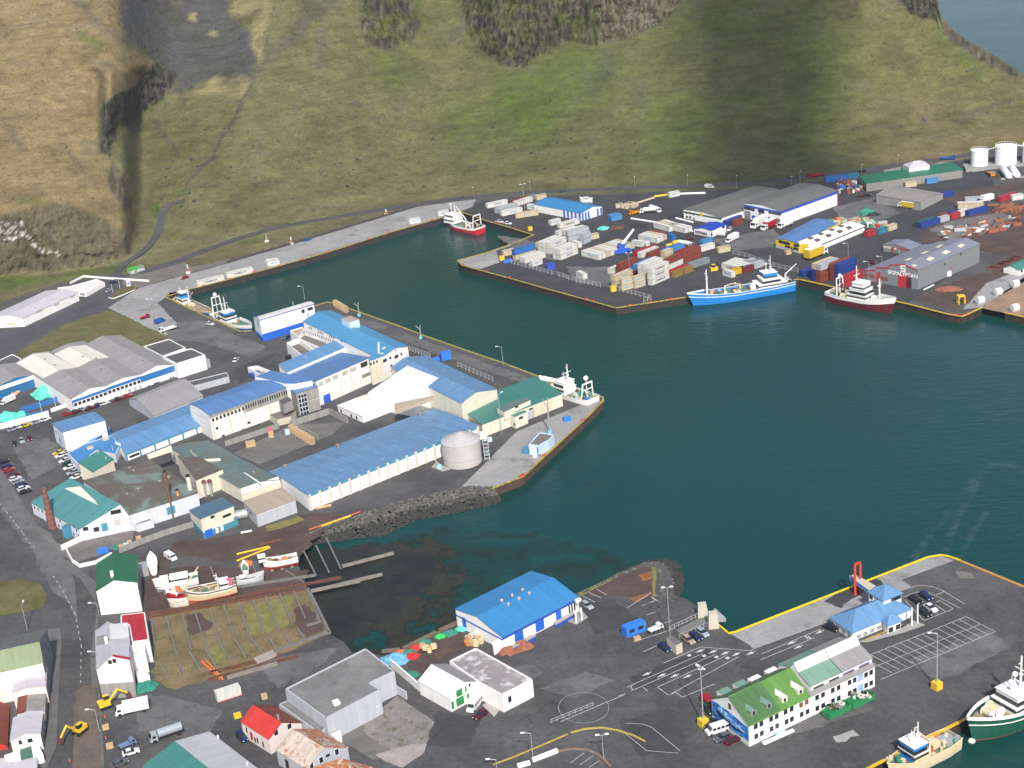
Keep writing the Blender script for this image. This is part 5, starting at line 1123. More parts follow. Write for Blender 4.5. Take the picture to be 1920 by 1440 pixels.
wall_run('yard_wall','short grey wall with pink top beside the rubble lot',q('R8',1600,580,1680,630),2.3,.35,W_lgrey)
wall_run('sea_wall','low brown sea wall beside the fishing gear heaps',[(719,1223),(753,1219.5),(820,1186),(857,1169)],.7,.9,mat('brown_sea_wall',(.16,.12,.09),.9,var=.3))
b=B('workshop','white gabled workshop with green doors facing the parked minibus','workshop',q('S1',120,1328),q('S1',362,1198),q('S1',105,1216,218,1075,348,1070),L=q('R8',1775,490),wall=W_white,roof=R_white,roofs=[R_white,R_grey])
b.win('e',q('S1',185,1165),1.9,1.9,m=doorG,name='door');b.win('e',q('S1',192,1235),2.4,2.3,m=doorG,name='door');b.win('e',q('S1',130,1270),.8,2.2,m=doorG,name='door');b.win('e',q('S1',240,1132),.5,1.6,m=doorG,name='door');b.win('e',q('S1',272,1100),.6,.9);b.win('e',q('S1',258,1190),.6,1.4,m=doorG,name='door')
hM=HT(q('S1',562,1332),q('S1',545,1182))
rr,P=poly_b('warehouse','white block with mottled pale flat roof beside the green doored workshop','building',q('S1',100,895,325,785,802,1050,545,1182,350,1075),hM,W_white,R_mott)
f=F(rr,G(q('S1',562,1332)),G(q('S1',818,1192)));f.win('e',q('S1',610,1218),1.0,1.7,frame=winW);f.win('e',q('S1',750,1140),1.0,1.5,frame=winW)
f=F(rr,G(q('S1',430,1240)),G(q('S1',562,1332)));f.win('e',q('S1',482,1215),2.0,3.6,m=W_lgrey,name='door');f.win('e',q('S1',392,1150),.6,2.2,m=W_beige,name='door');f.win('e',q('S1',480,1190),1.4,.8,proud=.1)
mb=MB();P=[G(p)for p in q('S1',380,1270,440,1240,525,1310,480,1370)];mb.prism(P,0,.08,MATS['dock_deck']);mb.build('door_apron',rr)
b=B('hotel','long white building with grass green roof, dormers and blue mural gable','building',q('S4',534,1213),q('S4',182,945),q('S4',525,1020,335,742,172,762),L=q('S4',1108,740),wall=W_white,roof=R_lime,roofs=[R_lime,R_moss])
b.roofsheet(q('S4',335,745,640,600,835,862,525,1012),R_moss,'darker_roof_section',i=0,lift=.02,th=.02)
for x,y in((590,1020),(643,994),(735,950),(788,925),(872,882),(930,854),(595,1113),(647,1086),(740,1043),(792,1015),(882,975),(932,950),(1025,905),(1080,880)):b.win('f',q('S4',x,y),1.15,1.35,m=glass,frame=winW,fw=.08)
for x,y in((1020,815),(1072,788)):b.win('f',q('S4',x,y),1.15,1.35,m=shade,frame=winW)
b.win('e',q('S4',345,832),1.0,1.6,m=shade)
mural=bpy.data.materials.new('sea_mural');mural.use_nodes=True;nt=mural.node_tree;L=nt.links.new;bs=nt.nodes['Principled BSDF'];bs.inputs['Roughness'].default_value=.6
tc=N(nt,'ShaderNodeTexCoord');mp=N(nt,'ShaderNodeMapping');mp.inputs['Rotation'].default_value=(.5,.4,.6);mp.inputs['Scale'].default_value=(.12,.3,.45);L(tc.outputs['Object'],mp.inputs[0])
n1=N(nt,'ShaderNodeTexNoise',Scale=1.0,Detail=3.0,Distortion=1.6);L(mp.outputs[0],n1.inputs['Vector']);rp=N(nt,'ShaderNodeValToRGB');L(n1.outputs[0],rp.inputs[0])
rp.color_ramp.elements[0].position=.36;rp.color_ramp.elements[0].color=(.01,.05,.14,1);rp.color_ramp.elements[1].position=.66;rp.color_ramp.elements[1].color=(.55,.72,.85,1)
e=rp.color_ramp.elements.new(.45);e.color=(.02,.17,.52,1);e=rp.color_ramp.elements.new(.56);e.color=(.06,.30,.66,1);L(rp.outputs[0],bs.inputs['Base Color'])
o_,a_,n_=b.plane('e')
P=[on_plane(p,o_,n_)for p in q('S4',182,770,335,880,518,1032,526,1175,350,1045,185,920)]
mb=MB();mb.hexa([p for p in P],[p+n_*.08 for p in P],mural);mb.build('mural',b.root)
P=[on_plane(p,o_,n_)+n_*.09 for p in q('S4',225,855,300,930,380,1010,470,1085,480,1098,380,1040,290,965,220,885)]
mb=MB();mb.hexa(P,[p+n_*.03 for p in P],mat('mural_dark_hull',(.008,.02,.05),.6));mb.build('mural_whale_shape',b.root)
b.band('e',0,b.wd,0,.8,mat('cream_plinth',(.62,.58,.48),.8),'plinth',.15)
def dormer(b,p,w_,h_,dp,wm,rm,i=0,glassy=True):
 x=b.roofpt(p,i);o,a,n=b.plane('f');c=x-UP*.2
 mb=MB();A=[c-a*w_/2,c+a*w_/2];B_=[t+UP*h_ for t in A];R0=c+UP*(h_+w_*.35);back=-n*dp
 mb.face([A[0],A[1],B_[1],R0,B_[0]],wm);mb.face([A[0],B_[0],B_[0]+back,A[0]+back],wm);mb.face([A[1],A[1]+back,B_[1]+back,B_[1]],wm)
 d=mb.build('dormer',b.root);mb=MB()
 for k in(0,1):
  e=B_[k]+a*(.15 if k else-.15)-UP*.08
  tp=[e+n*.15,R0+n*.15+UP*.02,R0+back,e+back]
  mb.hexa([t for t in tp],[t+UP*.12 for t in tp],rm)
 r_=mb.build('dormer_roof',d,off=b.root.location);r_.parent=d
 mb=MB();mb.hexa([c+UP*.35+a*sx*.35+n*.0+UP*sz for sx,sz in((-1,0),(1,0),(1,.9),(-1,.9))],[c+UP*.35+a*sx*.35+n*.05+UP*sz for sx,sz in((-1,0),(1,0),(1,.9),(-1,.9))],glass);mb.build('window',d,off=b.root.location)
dormer(b,q('S4',868,790),1.6,1.5,3.6,W_pink,R_white);dormer(b,q('S4',1018,712),1.6,1.5,3.6,W_pink,R_white);dormer(b,q('S4',575,915),1.6,1.3,3.2,W_greyg,R_sage);dormer(b,q('S4',718,845),1.6,1.3,3.2,W_greyg,R_sage)
for p,m_ in(((300,680),R_sage),((450,612),R_sage),((590,562),R_white),((748,487),R_white)):
 x=G(q('S4',*p),b.h+1.6);mb=MB();mb.box((x.x,x.y,b.h-.6),(3.2,2.4,2.1),W_pink,rz=math.atan2(b.un.y,b.un.x),mtop=m_);mb.build('rear_dormer',b.root)
mb=MB();P=[G(p,b.h*.45)for p in q('S4',655,1160,770,1085,940,1040,955,1055,680,1175)]
mb=MB();P=[G(p,.5)for p in q('S4',650,1165,940,1040,957,1055,675,1182)];mb.hexa([p-UP*.5 for p in P],P,W_white);mb.build('entrance_step',b.root)
P=[on_plane(p,*[b.plane('f')[i]for i in(0,2)])for p in q('S4',765,1075,865,1050,865,1095,765,1120)];n_=b.plane('f')[2];mb=MB();mb.hexa(P,[p+n_*1.2 for p in P],mat('glazed_porch',(.35,.52,.58),.25,var=.2));mb.build('glazed_porch',b.root)
g_=b
vd=g_.w-g_.n
b=B('hotel',None,None,g_.n+g_.u,g_.w+g_.u,[('h',(0,g_.h)),('h',(.12,g_.h+.5)),('h',(.88,g_.h+.5)),('h',(1,g_.h))],run=(G(q('S4',1718,457),g_.h)-(g_.n+g_.u+UP*g_.h)),wall=W_white,roof=R_grey,root=thing('hotel',g_.n+g_.u,'white three storey block with sage and grey roof next to the grass green roof','building'))
for t,zz in[(t,z)for t in(.10,.19,.34,.43,.60,.68,.86,.94)for z in(1.55,4.55)]:b.win('f',None,1.15,1.35,sz=(b.ln*t,zz),frame=winW,fw=.08)
for z in(1.5,4.6):b.win('f',None,1.9,2.2,sz=(b.ln*.77,z),m=mat('blue_patterned_panel',(.30,.42,.75),.6,var=.6,scale=2.5),name='patterned_panel')
ta,tb=on_plane(q('S4',1112,642),b.n-b.plane('f')[2]*1.2,b.plane('f')[2]),on_plane(q('S4',1692,375),b.n-b.plane('f')[2]*1.2,b.plane('f')[2])
zu=ta.z;v1=vd.normalized();wd=vd.length-2.4
for k,(r0,m_,nm)in enumerate(((0,R_sage,'upper_storey'),(.49,R_grey,'upper_storey'))):
 o0=Vector((ta.x,ta.y,0))+(Vector((tb.x,tb.y,0))-Vector((ta.x,ta.y,0)))*r0
 u_=B('u',None,None,o0,o0+v1*wd,[('h',(0,zu)),('h',(.36,zu+1.5)),('h',(.5,zu+3.4)),('h',(.64,zu+1.5)),('h',(1,zu))],run=(Vector((tb.x,tb.y,0))-Vector((ta.x,ta.y,0)))*(.49 if k==0 else .51),wall=W_white if k==0 else W_lil,roof=m_,roofs=[m_,roofm('pale_ridge_roof',(225,232,222),k=.72),m_,m_],root=b.root,wallname='upper_storey_wall',roofname='upper_storey_roof')
 for t in((.25,.76)if k==0 else(.24,.74)):u_.win('f',None,3.2,1.3,sz=(u_.ln*t,zu-1.3),m=glass if k==0 else shade,frame=winW if k==0 else mat('blue_window_frame',(.12,.28,.7),.5))
hT=max(2.6,HT(q('S3',388,868),q('S3',372,803)))
root=thing('ferry_terminal',G(q('S3',500,700)),'blue hip roofed white ferry terminal on the quay','terminal')
P=[G(p,hT)for p in q('S3',372,803,910,583,705,440,165,658)]
def hipblock(root,P,h,rise,z0=0,rm=R_mid,wm=W_white,over=.3,inset=.45,ridge=None):
 c=sum(P,Vector())/4;I=[p+(c-p).normalized()*inset for p in P]
 mb=MB();mb.prism([(p.x,p.y)for p in I],z0,h,wm);mb.build('wall',root)
 mb=MB();hip(mb,[p.copy()for p in P],h,rise,over*.2,rm,ridge);mb.build('roof',root);return I
I=hipblock(root,P,hT,3.0)
f=F(root,I[0],I[1]);f.row('e',q('S3',430,830),q('S3',615,750),4,1.5,1.1,frame=winW,m=mat('painted_reflection_pane',(.30,.31,.32),.15,var=.5,scale=1.2));f.win('e',q('S3',860,640),3.5,1.6,m=W_lil)  # pale base colour painted in as the reflection on the panes
f=F(root,I[3],I[0]);f.row('e',q('S3',195,712),q('S3',350,828),4,1.2,1.1,m=MATS['painted_reflection_pane'],frame=winW)
P=[G(p,hT)for p in q('S3',690,743,825,690,770,628,630,690)];I=hipblock(root,P,hT,1.8)
f=F(root,I[0],I[1]);f.row('e',q('S3',720,772),q('S3',785,745),2,1.5,1.5,frame=winW)
hU=hT+3.4
P=[G(p,hU)for p in q('S3',655,513,832,441,690,352,528,424)];P=[G(p,hU)for p in q('S3',655,513,832,441)];d_=P[1]-P[0];pr=Vector((-d_.y,d_.x,0)).normalized()*d_.length*.95;P+=[P[1]+pr,P[0]+pr]
I=hipblock(root,P,hU,2.6,ridge=.499)
f=F(root,I[0],I[1]);f.row('e',q('S3',735,500),q('S3',800,472),4,.9,1.3,frame=winW);f=F(root,I[3],I[0]);f.row('e',q('S3',545,475),q('S3',610,495),2,1.2,1.2,frame=winW)
mb=MB();P=[G(p)for p in q('S3',430,880,690,800,830,755,930,690,1030,730,830,800,690,835,510,885)];mb.prism(P,0,.12,conc);mb.build('terminal_pavement',root)
for x,y0,y1 in((910,735,575),(962,715,545)):
 g=G(q('S3',x,y0));h_=HT(q('S3',x,y0),q('S3',x,y1));mb=MB();mb.bar(g,g+UP*h_,.2,white);mb.build('porch_post',root)
for k in range(6):
 a,c=G(q('S3',500+k*54,880-k*22)),G(q('S3',554+k*54,858-k*22));mb=MB();mb.beam(a+UP*.7,c+UP*.7,.1,.12,yellow);mb.bar(a,a+UP*.8,.06,yellow);mb.build('handrail',root)
br=thing('boarding_bridge',G(q('S3',400,450)),'red portal frame carrying the blue boarding bridge at the ferry quay','boarding bridge')
z1,z0=hU-1.6,hU-3.0;A=[G(p,z1)for p in q('S3',345,285,400,270)];B_=[G(p,z1)for p in q('S3',530,420,585,375)]
mb=MB();mb.hexa([A[0]-UP*1.3,B_[0]-UP*1.3,B_[1]-UP*1.3,A[1]-UP*1.3],[A[0],B_[0],B_[1],A[1]],mat('bridge_blue',(.10,.26,.46),.5),mat('bridge_cream_top',(.50,.46,.36),.7,var=.2));mb.build('bridge_deck',br)
t=HT(q('S3',400,458),q('S3',378,190));a=G(q('S3',400,458));c=G(q('S3',448,440))
rp_=mat('portal_red',(.62,.05,.03),.5,var=.08)
mb=MB();mb.box((a.x,a.y,0),(.55,.5,t),rp_);mb.build('portal_leg',br)
mb=MB();mb.box((c.x,c.y,0),(.55,.5,t),rp_);mb.build('portal_leg',br);mb=MB();mb.beam(a+UP*t,c+UP*t,.5,.5,rp_);mb.build('portal_beam',br);mb=MB();mb.beam(a+UP*(t*.42),c+UP*(t*.42),.35,.35,rp_);mb.build('portal_beam',br)
b=B('warehouse','blue roofed shed with blue and white striped walls in the container yard','warehouse',q('S6',1368,375),q('S6',1565,315),q('S6',1352,307,1475,240,1560,240),L=q('S6',915,217),wall=W_white,roof=R_hall)
for i in range(5):b.band('f',b.ln*(.02+.08*i),b.ln*(.055+.08*i),.1,b.h-.1,doorB,'wall_stripe')
for t in(.02,.16,.30,.74,.90):b.band('e',b.wd*t,b.wd*(t+.085),.1,b.h-.1,doorB,'wall_stripe')
b=B('warehouse','long low grey roofed warehouse left of the tall blue trimmed one','warehouse',q('S7',1182,518),q('S7',820,450),q('S7',1170,448,1000,392,815,368),L=q('S7',1850,222),wall=W_white,roof=R_dgrey)
b.band('e',0,b.wd,b.h-.8,b.h,mat('dark_green_fascia',(.03,.10,.05),.6),'fascia',.08)
for x,y in((850,438),(880,442),(845,398),(878,402),(910,410)):b.win('e',q('S7',x,y),1.3,1.1)
b.win('e',q('S7',988,412),2,1.4,m=W_yel,name='wall_sign',proud=.15);b.win('e',q('S7',915,460),.9,1.8,m=doorY,name='door')
b=B('warehouse','tall white warehouse with broad grey roof and blue roof edge','warehouse',q('S8',222,525),q('S7',1390,452),q('S7',1740,388,1545,322,1355,303),L=q('S8',762,192),wall=W_steel,roof=R_dgrey)
b.band('f',0,b.ln,b.h-1.3,b.h+.1,trimB,'roof_edge',.12);b.band('e',0,b.wd,b.h-1.0,b.h-.1,trimB,'roof_edge',.12)
for i in range(1,9):b.win('f',None,.3,b.h-1.4,sz=(b.ln*i/9,b.h/2-.6),m=W_lgrey,name='wall_joint',proud=.03)
for x,y,w_ in((1440,358,7),(1553,378,4),(1680,398,8)):b.win('e',q('S7',x,y),w_,1.9)
for x,y,w_,h_ in((1422,428,4,5),(1558,440,4,4.5),(1640,468,3.4,3),(1708,480,3.4,3)):b.win('e',q('S7',x,y),w_,h_,m=mat('grey_roller_door',(.22,.21,.20),.6,corr=.3),name='door')
b.win('e',q('S7',1482,452),2.4,3,m=doorB,name='door');b.win('f',None,.5,b.h,sz=(b.ln-.3,b.h/2),m=doorR,name='corner_trim',proud=.1)
b=B('office_hut','white gate office with vivid blue roof and a row of dark windows','office',q('S7',1085,632),q('S7',918,600),q('S7',1080,570,1000,545,912,548),L=q('S7',1218,512),wall=W_white,roof=roofm('vivid_blue_roof',(38,84,205)))
b.row('e',q('S7',935,578),q('S7',1030,600),6,.9,1.3);b.win('f',q('S7',1085,605),1,2,m=doorY,name='door');b.win('f',q('S7',1195,535),2.0,1.2)
b=B('fish_market_hall','yellow fronted hall half with the blue roof','warehouse',q('S8',392,783),q('S8',175,728),q('S8',350,682,262,652,172,648),L=q('S8',760,498),wall=W_yel,roof=R_dblue)
for x,y,w_ in((255,682,7),(288,725,3.5),(325,738,.8),(368,745,3)):b.win('e',q('S8',x,y),w_,1.4)
b.band('e',0,b.wd,0,1.3,W_lgrey,'plinth')
b2=B('fish_market_hall','white roofed hall half with square roof lights joined to the yellow front','warehouse',q('S8',545,775),q('S8',392,783),q('S8',540,722,445,688,352,682),L=q('S8',1015,527),wall=W_steel,roof=R_white)
b2.band('e',0,b2.wd,.1,b2.h,W_yel,'yellow_front',.08);b2.win('e',q('S8',440,740),4.2,4.6,m=mat('yellow_roller_door',(.55,.40,.02),.6),name='door',proud=.14);b2.win('e',q('S8',505,735),2.6,1.2,proud=.14);b2.win('e',q('S8',372,708),2.6,1.2,proud=.14)
b2.band('f',0,b2.ln,b2.h-.5,b2.h-.05,dark,'dark_gutter',.1)
for x,y in((558,655),(665,612),(770,573),(858,538)):b2.roofbox(q('S8',x,y),2.6,2.6,.35,mat('dark_roof_light',(.12,.11,.09),.4),name='roof_light',i=0)
for x,y in((500,640),(597,600),(700,560),(790,525)):b2.roofbox(q('S8',x,y),2.2,2.4,.25,MATS['dark_roof_light'],name='roof_light',i=1)
b=B('repair_hall','grey boat repair hall with red edged roof and white lettering','workshop',q('T2',725,740),q('T2',110,632),q('T2',725,522,575,456,405,460,405,490,250,493,250,522,110,524),L=q('T2',1422,224),wall=W_grey,roof=R_lav)
o_,a_,n_=b.plane('e');Q_=b.P
for A_,B_ in zip(Q_,Q_[1:]):
 if(A_-B_).length>.6:mb=MB();mb.hexa([A_+n_*.2-UP*.2,B_+n_*.2-UP*.2,B_+n_*.2+UP*.3,A_+n_*.2+UP*.3],[x+n_*.15 for x in(A_-UP*.2,B_-UP*.2,B_+UP*.3,A_+UP*.3)],doorR);m_o=mb.build('red_roof_edge',b.root)
def face_text(b,side,s,p,size,m,name='lettering',sx=1.0,out=.12):
 o,a,n=b.plane(side);x=on_plane(p,o,n)+n*out
 if a.dot(_r)<0:a=-a
 mw=Matrix(((a.x,0,n.x,x.x),(a.y,0,n.y,x.y),(a.z,1,n.z,x.z),(0,0,0,1)))
 return text_part(name,s,size,m,b.root,Matrix.Translation(-b.root.location)@mw,depth=.05,sx=sx)
face_text(b,'e','SKIPALYFTAN',q('T2',555,568),2.3,white);face_text(b,'e','ehf',q('T2',655,592),.8,white)
mb=MB();x0=on_plane(q('T2',560,502),o_,n_)
for dx,dz,w_,h_ in((0,1.2,2.4,.55),(0,0,2.4,.55),(0,-1.2,2.4,.55),(-.95,.6,.55,1.2),(.95,-.6,.55,1.2)):
 aa=a_ if a_.dot(_r)>0 else-a_
 c=x0+aa*dx+UP*dz;mb.hexa([c+aa*(sx*w_/2)+UP*(sz*h_/2)+n_*.05 for sx,sz in((-1,-1),(1,-1),(1,1),(-1,1))],[c+aa*(sx*w_/2)+UP*(sz*h_/2)+n_*.2 for sx,sz in((-1,-1),(1,-1),(1,1),(-1,1))],white)
mb.build('emblem',b.root)
b.win('e',q('T2',568,652),5.5,6.5,m=doorR,name='door');b.win('e',q('T2',625,668),2.4,6.2,m=dark,name='door_opening')
for x,y in((135,572),(178,580),(220,587),(328,612),(372,620)):b.win('e',q('T2',x,y),1.4,1.3,m=shade,frame=doorR)
b.win('e',q('T2',283,600),1.8,4.6,m=doorR,name='door')
yl_=mat('translucent_roof_panel',(.62,.56,.38),.5,var=.1)
for pts in((818,400,862,370,915,385,868,415),(988,325,1040,295,1095,310,1040,342),(1165,250,1210,222,1258,238,1212,265),(655,468,690,455,718,468,685,482)):b.roofsheet(q('T2',*pts),yl_,'roof_light',i=0)
for pts in((570,410,625,382,668,383,610,415),(755,335,815,305,850,308,790,338),(918,265,975,235,1012,237,955,268)):b.roofsheet(q('T2',*pts),yl_,'roof_light',i=1)
b.roofsheet(q('T2',578,452,1245,162,1258,166,590,458),R_lil,'ridge_cap',lift=.1)
for x,y in((1030,450),(1210,340),(1100,500)):b.win('f',q('T2',x,y),1.0,1.0,m=doorR if x==1100 else dark)
b=B('workshop','small grey shed with red edged roof beside the repair hall','workshop',q('T2',640,352),q('T2',338,306),q('T2',632,292,490,234,337,236),L=q('T2',766,236),wall=W_grey,roof=R_lav)
b.win('e',q('T2',385,262),4,1.1,m=W_beige);b.win('e',q('T2',436,298),1.2,2.8,m=doorR,name='door');b.band('e',b.wd*.02,b.wd*.5,b.h-.1,b.h+.25,doorR,'red_roof_edge',.25)
b=B('warehouse','plain concrete grey shed with curved pale roof, yellow truck body beside it','warehouse',q('T1',885,826),q('T1',1110,712),q('T1',885,745,990,672,1100,662),L=q('T1',442,672),wall=W_conc,roof=R_tan,roofs=[roofm('dusty_grey_roof',(172,164,160))]*2)
b=B('warehouse','long concrete shed with sea green roof below the hillside','warehouse',q('T1',345,638),q('T1',262,540),q('T1',340,552,270,490),L=q('T1',1305,418),wall=mat('block_wall',(.22,.215,.205),.85,var=.15,scale=.2,streak=.12,fine=.1),roof=roofm('sea_green_roof',(40,136,104)))
for t in(.19,.38,.59,.78):b.win('f',None,.5,b.h,sz=(b.ln*t,b.h/2),m=W_conc,name='pier',proud=.2)
hq=6
root=thing('storehouse',G(q('T1',840,390)),'white hip roofed house behind the long sea green roof','building');P=[G(p,hq)for p in q('T1',770,400,980,372,930,333,705,365)];hipblock(root,P,hq,2.2,rm=R_lil,inset=.2)
rr,P=poly_b('outbuilding','low grey flat roof at the far side of the sea green shed','outbuilding',q('T1',510,425,700,385,720,400,540,432),3.5,W_conc,R_felt)
rr,P=poly_b('outbuilding','flat grey roof right of the white hip roofed house','outbuilding',q('T1',985,372,1120,335,1180,350,1000,392),3.5,W_conc,R_felt)
b=B('storehouse','white house with green roof cut off at the right edge of the yard','storehouse',q('T2',1860,585),q('T2',1688,548),q('T2',1855,520,1775,472,1690,492),run=(G(q('T2',2010,450),4)-G(q('T2',1855,520),4)),wall=W_white,roof=R_tealg)
b.win('f',q('T2',1895,525),1.4,1.6)
def tank(name,label,base,rpx,top,apex,m,mroof,group=None,ringm=None):
 c=G(base);k=c-CAM;r=rpx*k.dot(_f)/F_PX;c=c+Vector((k.x,k.y,0)).normalized()*0
 h=HT(base,top);root=thing(name,c,label,'tank',group);mb=MB();n=40
 ring=lambda R,z:[c+Vector((R*math.cos(6.28319*i/n),R*math.sin(6.28319*i/n),z))for i in range(n)]
 mb.loft([ring(r,0),ring(r,h)],m,cap=False);mb.build('shell',root,smooth=False)
 mb=MB();ha=max(.3,HT(base,apex)-h);mb.loft([ring(r+.1,h-.05),ring(r+.1,h+.12),ring(r*.5,h+ha*.6),ring(.2,h+ha)],mroof,cap=True);mb.build('roof',root)
 return root,c,r,h
tk=mat('silver_tank_paint',(.50,.485,.47),.5,var=.08,scale=.2,streak=.08,metal=.1)
r_,c,r,h=tank('storage_tank','round silver grey tank with conical roof beside the big blue hall',q('R3',576,1282),36.5,q('R3',565,1100),q('R3',565,1034),tk,mat('tank_roof_grey',(.40,.39,.39),.55,var=.1))
mb=MB();n=40
for z in(h*.32,):mb.loft([[c+Vector(((r+d)*math.cos(6.28319*i/n),(r+d)*math.sin(6.28319*i/n),zz))for i in range(n)]for d,zz in((.02,z-.08),(.09,z-.06),(.09,z+.06),(.02,z+.08))],galv,cap=False)
mb.build('hoop',r_)
s0=c+Vector((r+.3,-1.5,0));mb=MB();mb.box((s0.x+.6,s0.y,0),(.25,.25,h+.6),galv);mb.box((s0.x+2.2,s0.y,0),(.25,.25,h+.6),galv);mb.build('stair_frame',r_)
for i in range(6):mb=MB();mb.box((s0.x+1.4,s0.y,.8+i*h/6),(2.0,1.2,.12),galv);mb.build('stair_landing',r_)
mb=MB();mb.box((s0.x+1.0,s0.y+1.5,h-.2),(2.4,2.2,2.0),white);mb.build('valve_house',r_)
g=G(q('R3',395,1345));mb=MB();mb.prism([G(p)for p in q('R3',312,1335,345,1300,470,1350,400,1370)],0,.35,conc);o=mb.build('pump_plinth',off=g);tag(o,'concrete pump base with pale turquoise pump in front of the silver tank','pump');mb=MB();mb.box((g.x-.6,g.y,.35),(1.4,1.0,1.1),mat('turquoise_paint',(.30,.62,.62),.6));mb.bar(g+Vector((0,.3,1)),g+Vector((-2,2,2.4)),.15,galv);mb.build('pump',o,off=g)
fw=mat('fuel_tank_white',(.82,.82,.82),.45,var=.03,scale=.2,streak=.03)
for i,(bx,by,rp_,ty,lab)in enumerate(((1472,368,15.6,222,'white upright fuel tank nearest the sea green roof'),(1737,356,19.4,178,'largest white upright fuel tank, second from the sea green roof'),(2010,345,19,165,'white upright fuel tank cut off by the right edge'))):
 r_,c,r,h=tank('fuel_tank',lab,q('T1',bx,by),rp_,q('T1',bx,ty),q('T1',bx,ty-4),fw,fw,'upright fuel tanks')
 mb=MB();n=22;P=[c+Vector((r*math.cos(6.28319*k/n),r*math.sin(6.28319*k/n),h))for k in range(n)]
 for k in range(n):mb.bar(P[k]+UP*1.1,P[(k+1)%n]+UP*1.1,.06,white,4);mb.bar(P[k],P[k]+UP*1.1,.05,white,4)
 mb.build('roof_railing',r_)
 if i:a=PREV[0]+Vector((PREV[1],0,PREV[2]-.3));e=c+Vector((-r,0,h-.3));mb=MB();mb.beam(a,e,1.2,.3,white);mb.build('catwalk',r_)
 PREV=(c,r,h)
for i,(x0,y0,x1,y1)in enumerate(((1700,398,1770,480),(1795,393,1850,472))):
 a,e=G(q('T1',x0,y0),2.0),G(q('T1',x1,y1),2.0);root=thing('gas_tank',(a+e)/2-UP*2,['white lying gas tank, left of the pair below the fuel tanks','white lying gas tank, right of the pair below the fuel tanks'][i],'tank','lying gas tanks')
 d=(e-a).normalized();mb=MB();s_=Vector((-d.y,d.x,0));n=14;R=1.75
 mb.loft([[a+d*t+s_*(R*k*math.cos(6.28319*j/n))+UP*(R*k*math.sin(6.28319*j/n))for j in range(n)]for t,k in((-.6,.3),(-.3,.8),(.2,1),((e-a).length-.2,1),((e-a).length+.3,.8),((e-a).length+.6,.3))],fw);mb.build('vessel',root,smooth=True)
 for t in(.2,.8):p=a+(e-a)*t;mb=MB();mb.box((p.x,p.y,0),(2.4,.6,1.2),conc,rz=math.atan2(s_.y,s_.x));mb.build('cradle',root)
wall_run('bund_wall','low pale concrete wall in front of the fuel tanks',q('T1',1320,400,1340,440,1690,400),1.6,.4,W_conc);wall_run('bund_wall','low concrete kerb wall round the lying gas tanks',q('T1',1690,520,1930,495),1.0,.4,W_conc)
px_sheet('tank_yard',q('T1',1310,360,1930,310,1960,380,1700,400,1420,440,1330,425),.03,quayc)
def stack(name,label,base,top,r0,r1,m,capm=None,bands=0,square=False):
 c=G(base);h=HT(base,top);mb=MB();mb.bar(c,c+UP*h,r0,m,12,r2=r1);o=mb.build(name,off=c);tag(o,label,'chimney')
 mb=MB();mb.bar(c+UP*h,c+UP*(h+.5),r1*1.12,capm or m,12);mb.build('cap',o,off=c)
 for i in range(bands):z=h*(i+.7)/(bands+.3);r=r0+(r1-r0)*z/h;mb=MB();mb.bar(c+UP*z,c+UP*(z+.25),r+.08,rustm,12);mb.build('hoop',o,off=c)
brick=mat('old_brick',(.20,.085,.065),.9,var=.25,scale=1.2,fine=.3)
stack('chimney','tapering red brick chimney at the street side of the teal roof',q('R4',472,1200),q('R4',403,855),1.35,.75,brick,bands=7)
stack('chimney','tall thin brown steel chimney in front of the brown roofed hall',q('R4',1557,1105),q('R4',1470,695),.55,.5,mat('brown_steel',(.15,.085,.05),.6,var=.2),dark)
stack('chimney','short cream chimney with black cap on the brown roof',q('R4',1740,1010),q('R4',1697,735),.75,.7,W_cream,dark)
stack('chimney','short orange flue with black cap beside the cream chimney',q('R4',1630,1060),q('R4',1593,862),.55,.5,mat('orange_flue',(.50,.26,.10),.6,var=.25),dark)
g=G(q('R5',222,1010));mb=MB();z=5.2
for k in(-2.0,0,2.0):
 mb.loft([[g+Vector((k+.45*math.cos(6.283*j/8),.45*math.sin(6.283*j/8),zz))for j in range(8)]for zz in(0,z)],galv);mb.dome(g+Vector((k,0,z)),.9,rustm,8,3)
tag(mb.build('exhaust_duct',off=g),'cluster of rusty swan neck ducts behind the cream walled house','duct')
def cm(n,rgb,k=.72,**kw):return mat('container_'+n,c8(*rgb,k=k),.55,var=.10,scale=.5,corr=.7,corrw=1.6,streak=.12,**kw)
CC=dict(white=cm('white',(240,238,230),rust=.10,rustcol=(.35,.2,.1)),cream=cm('cream',(222,208,176),rust=.2,rustcol=(.3,.17,.08)),blue=cm('blue',(50,120,200)),navy=cm('navy',(40,70,160)),rust=cm('rust',(150,72,58),dirt=.2),red=cm('red',(190,50,62)),maroon=cm('maroon',(125,42,52)),grey=cm('grey',(150,156,162)),teal=cm('teal',(60,140,165)),green=cm('green',(45,110,85)),yellow=cm('yellow',(235,190,25)),olive=cm('olive',(160,130,70)),orange=cm('orange',(235,120,50),rust=.35),sky=cm('sky',(80,155,215)),silver=cm('silver',(196,202,208)))
CFR={k:mat('container_edge_'+k,tuple(x*.62 for x in v.node_tree.nodes['RGB'].outputs[0].default_value[:3]),.6,rust=.3)for k,v in CC.items()}
lettB=mat('lettering_blue',(.03,.10,.35),.6);lettT=mat('lettering_pale_blue',(.10,.32,.55),.6);lettK=mat('lettering_dark',(.03,.03,.07),.6);lettR=mat('lettering_red',(.5,.05,.03),.6)
PROTO={}
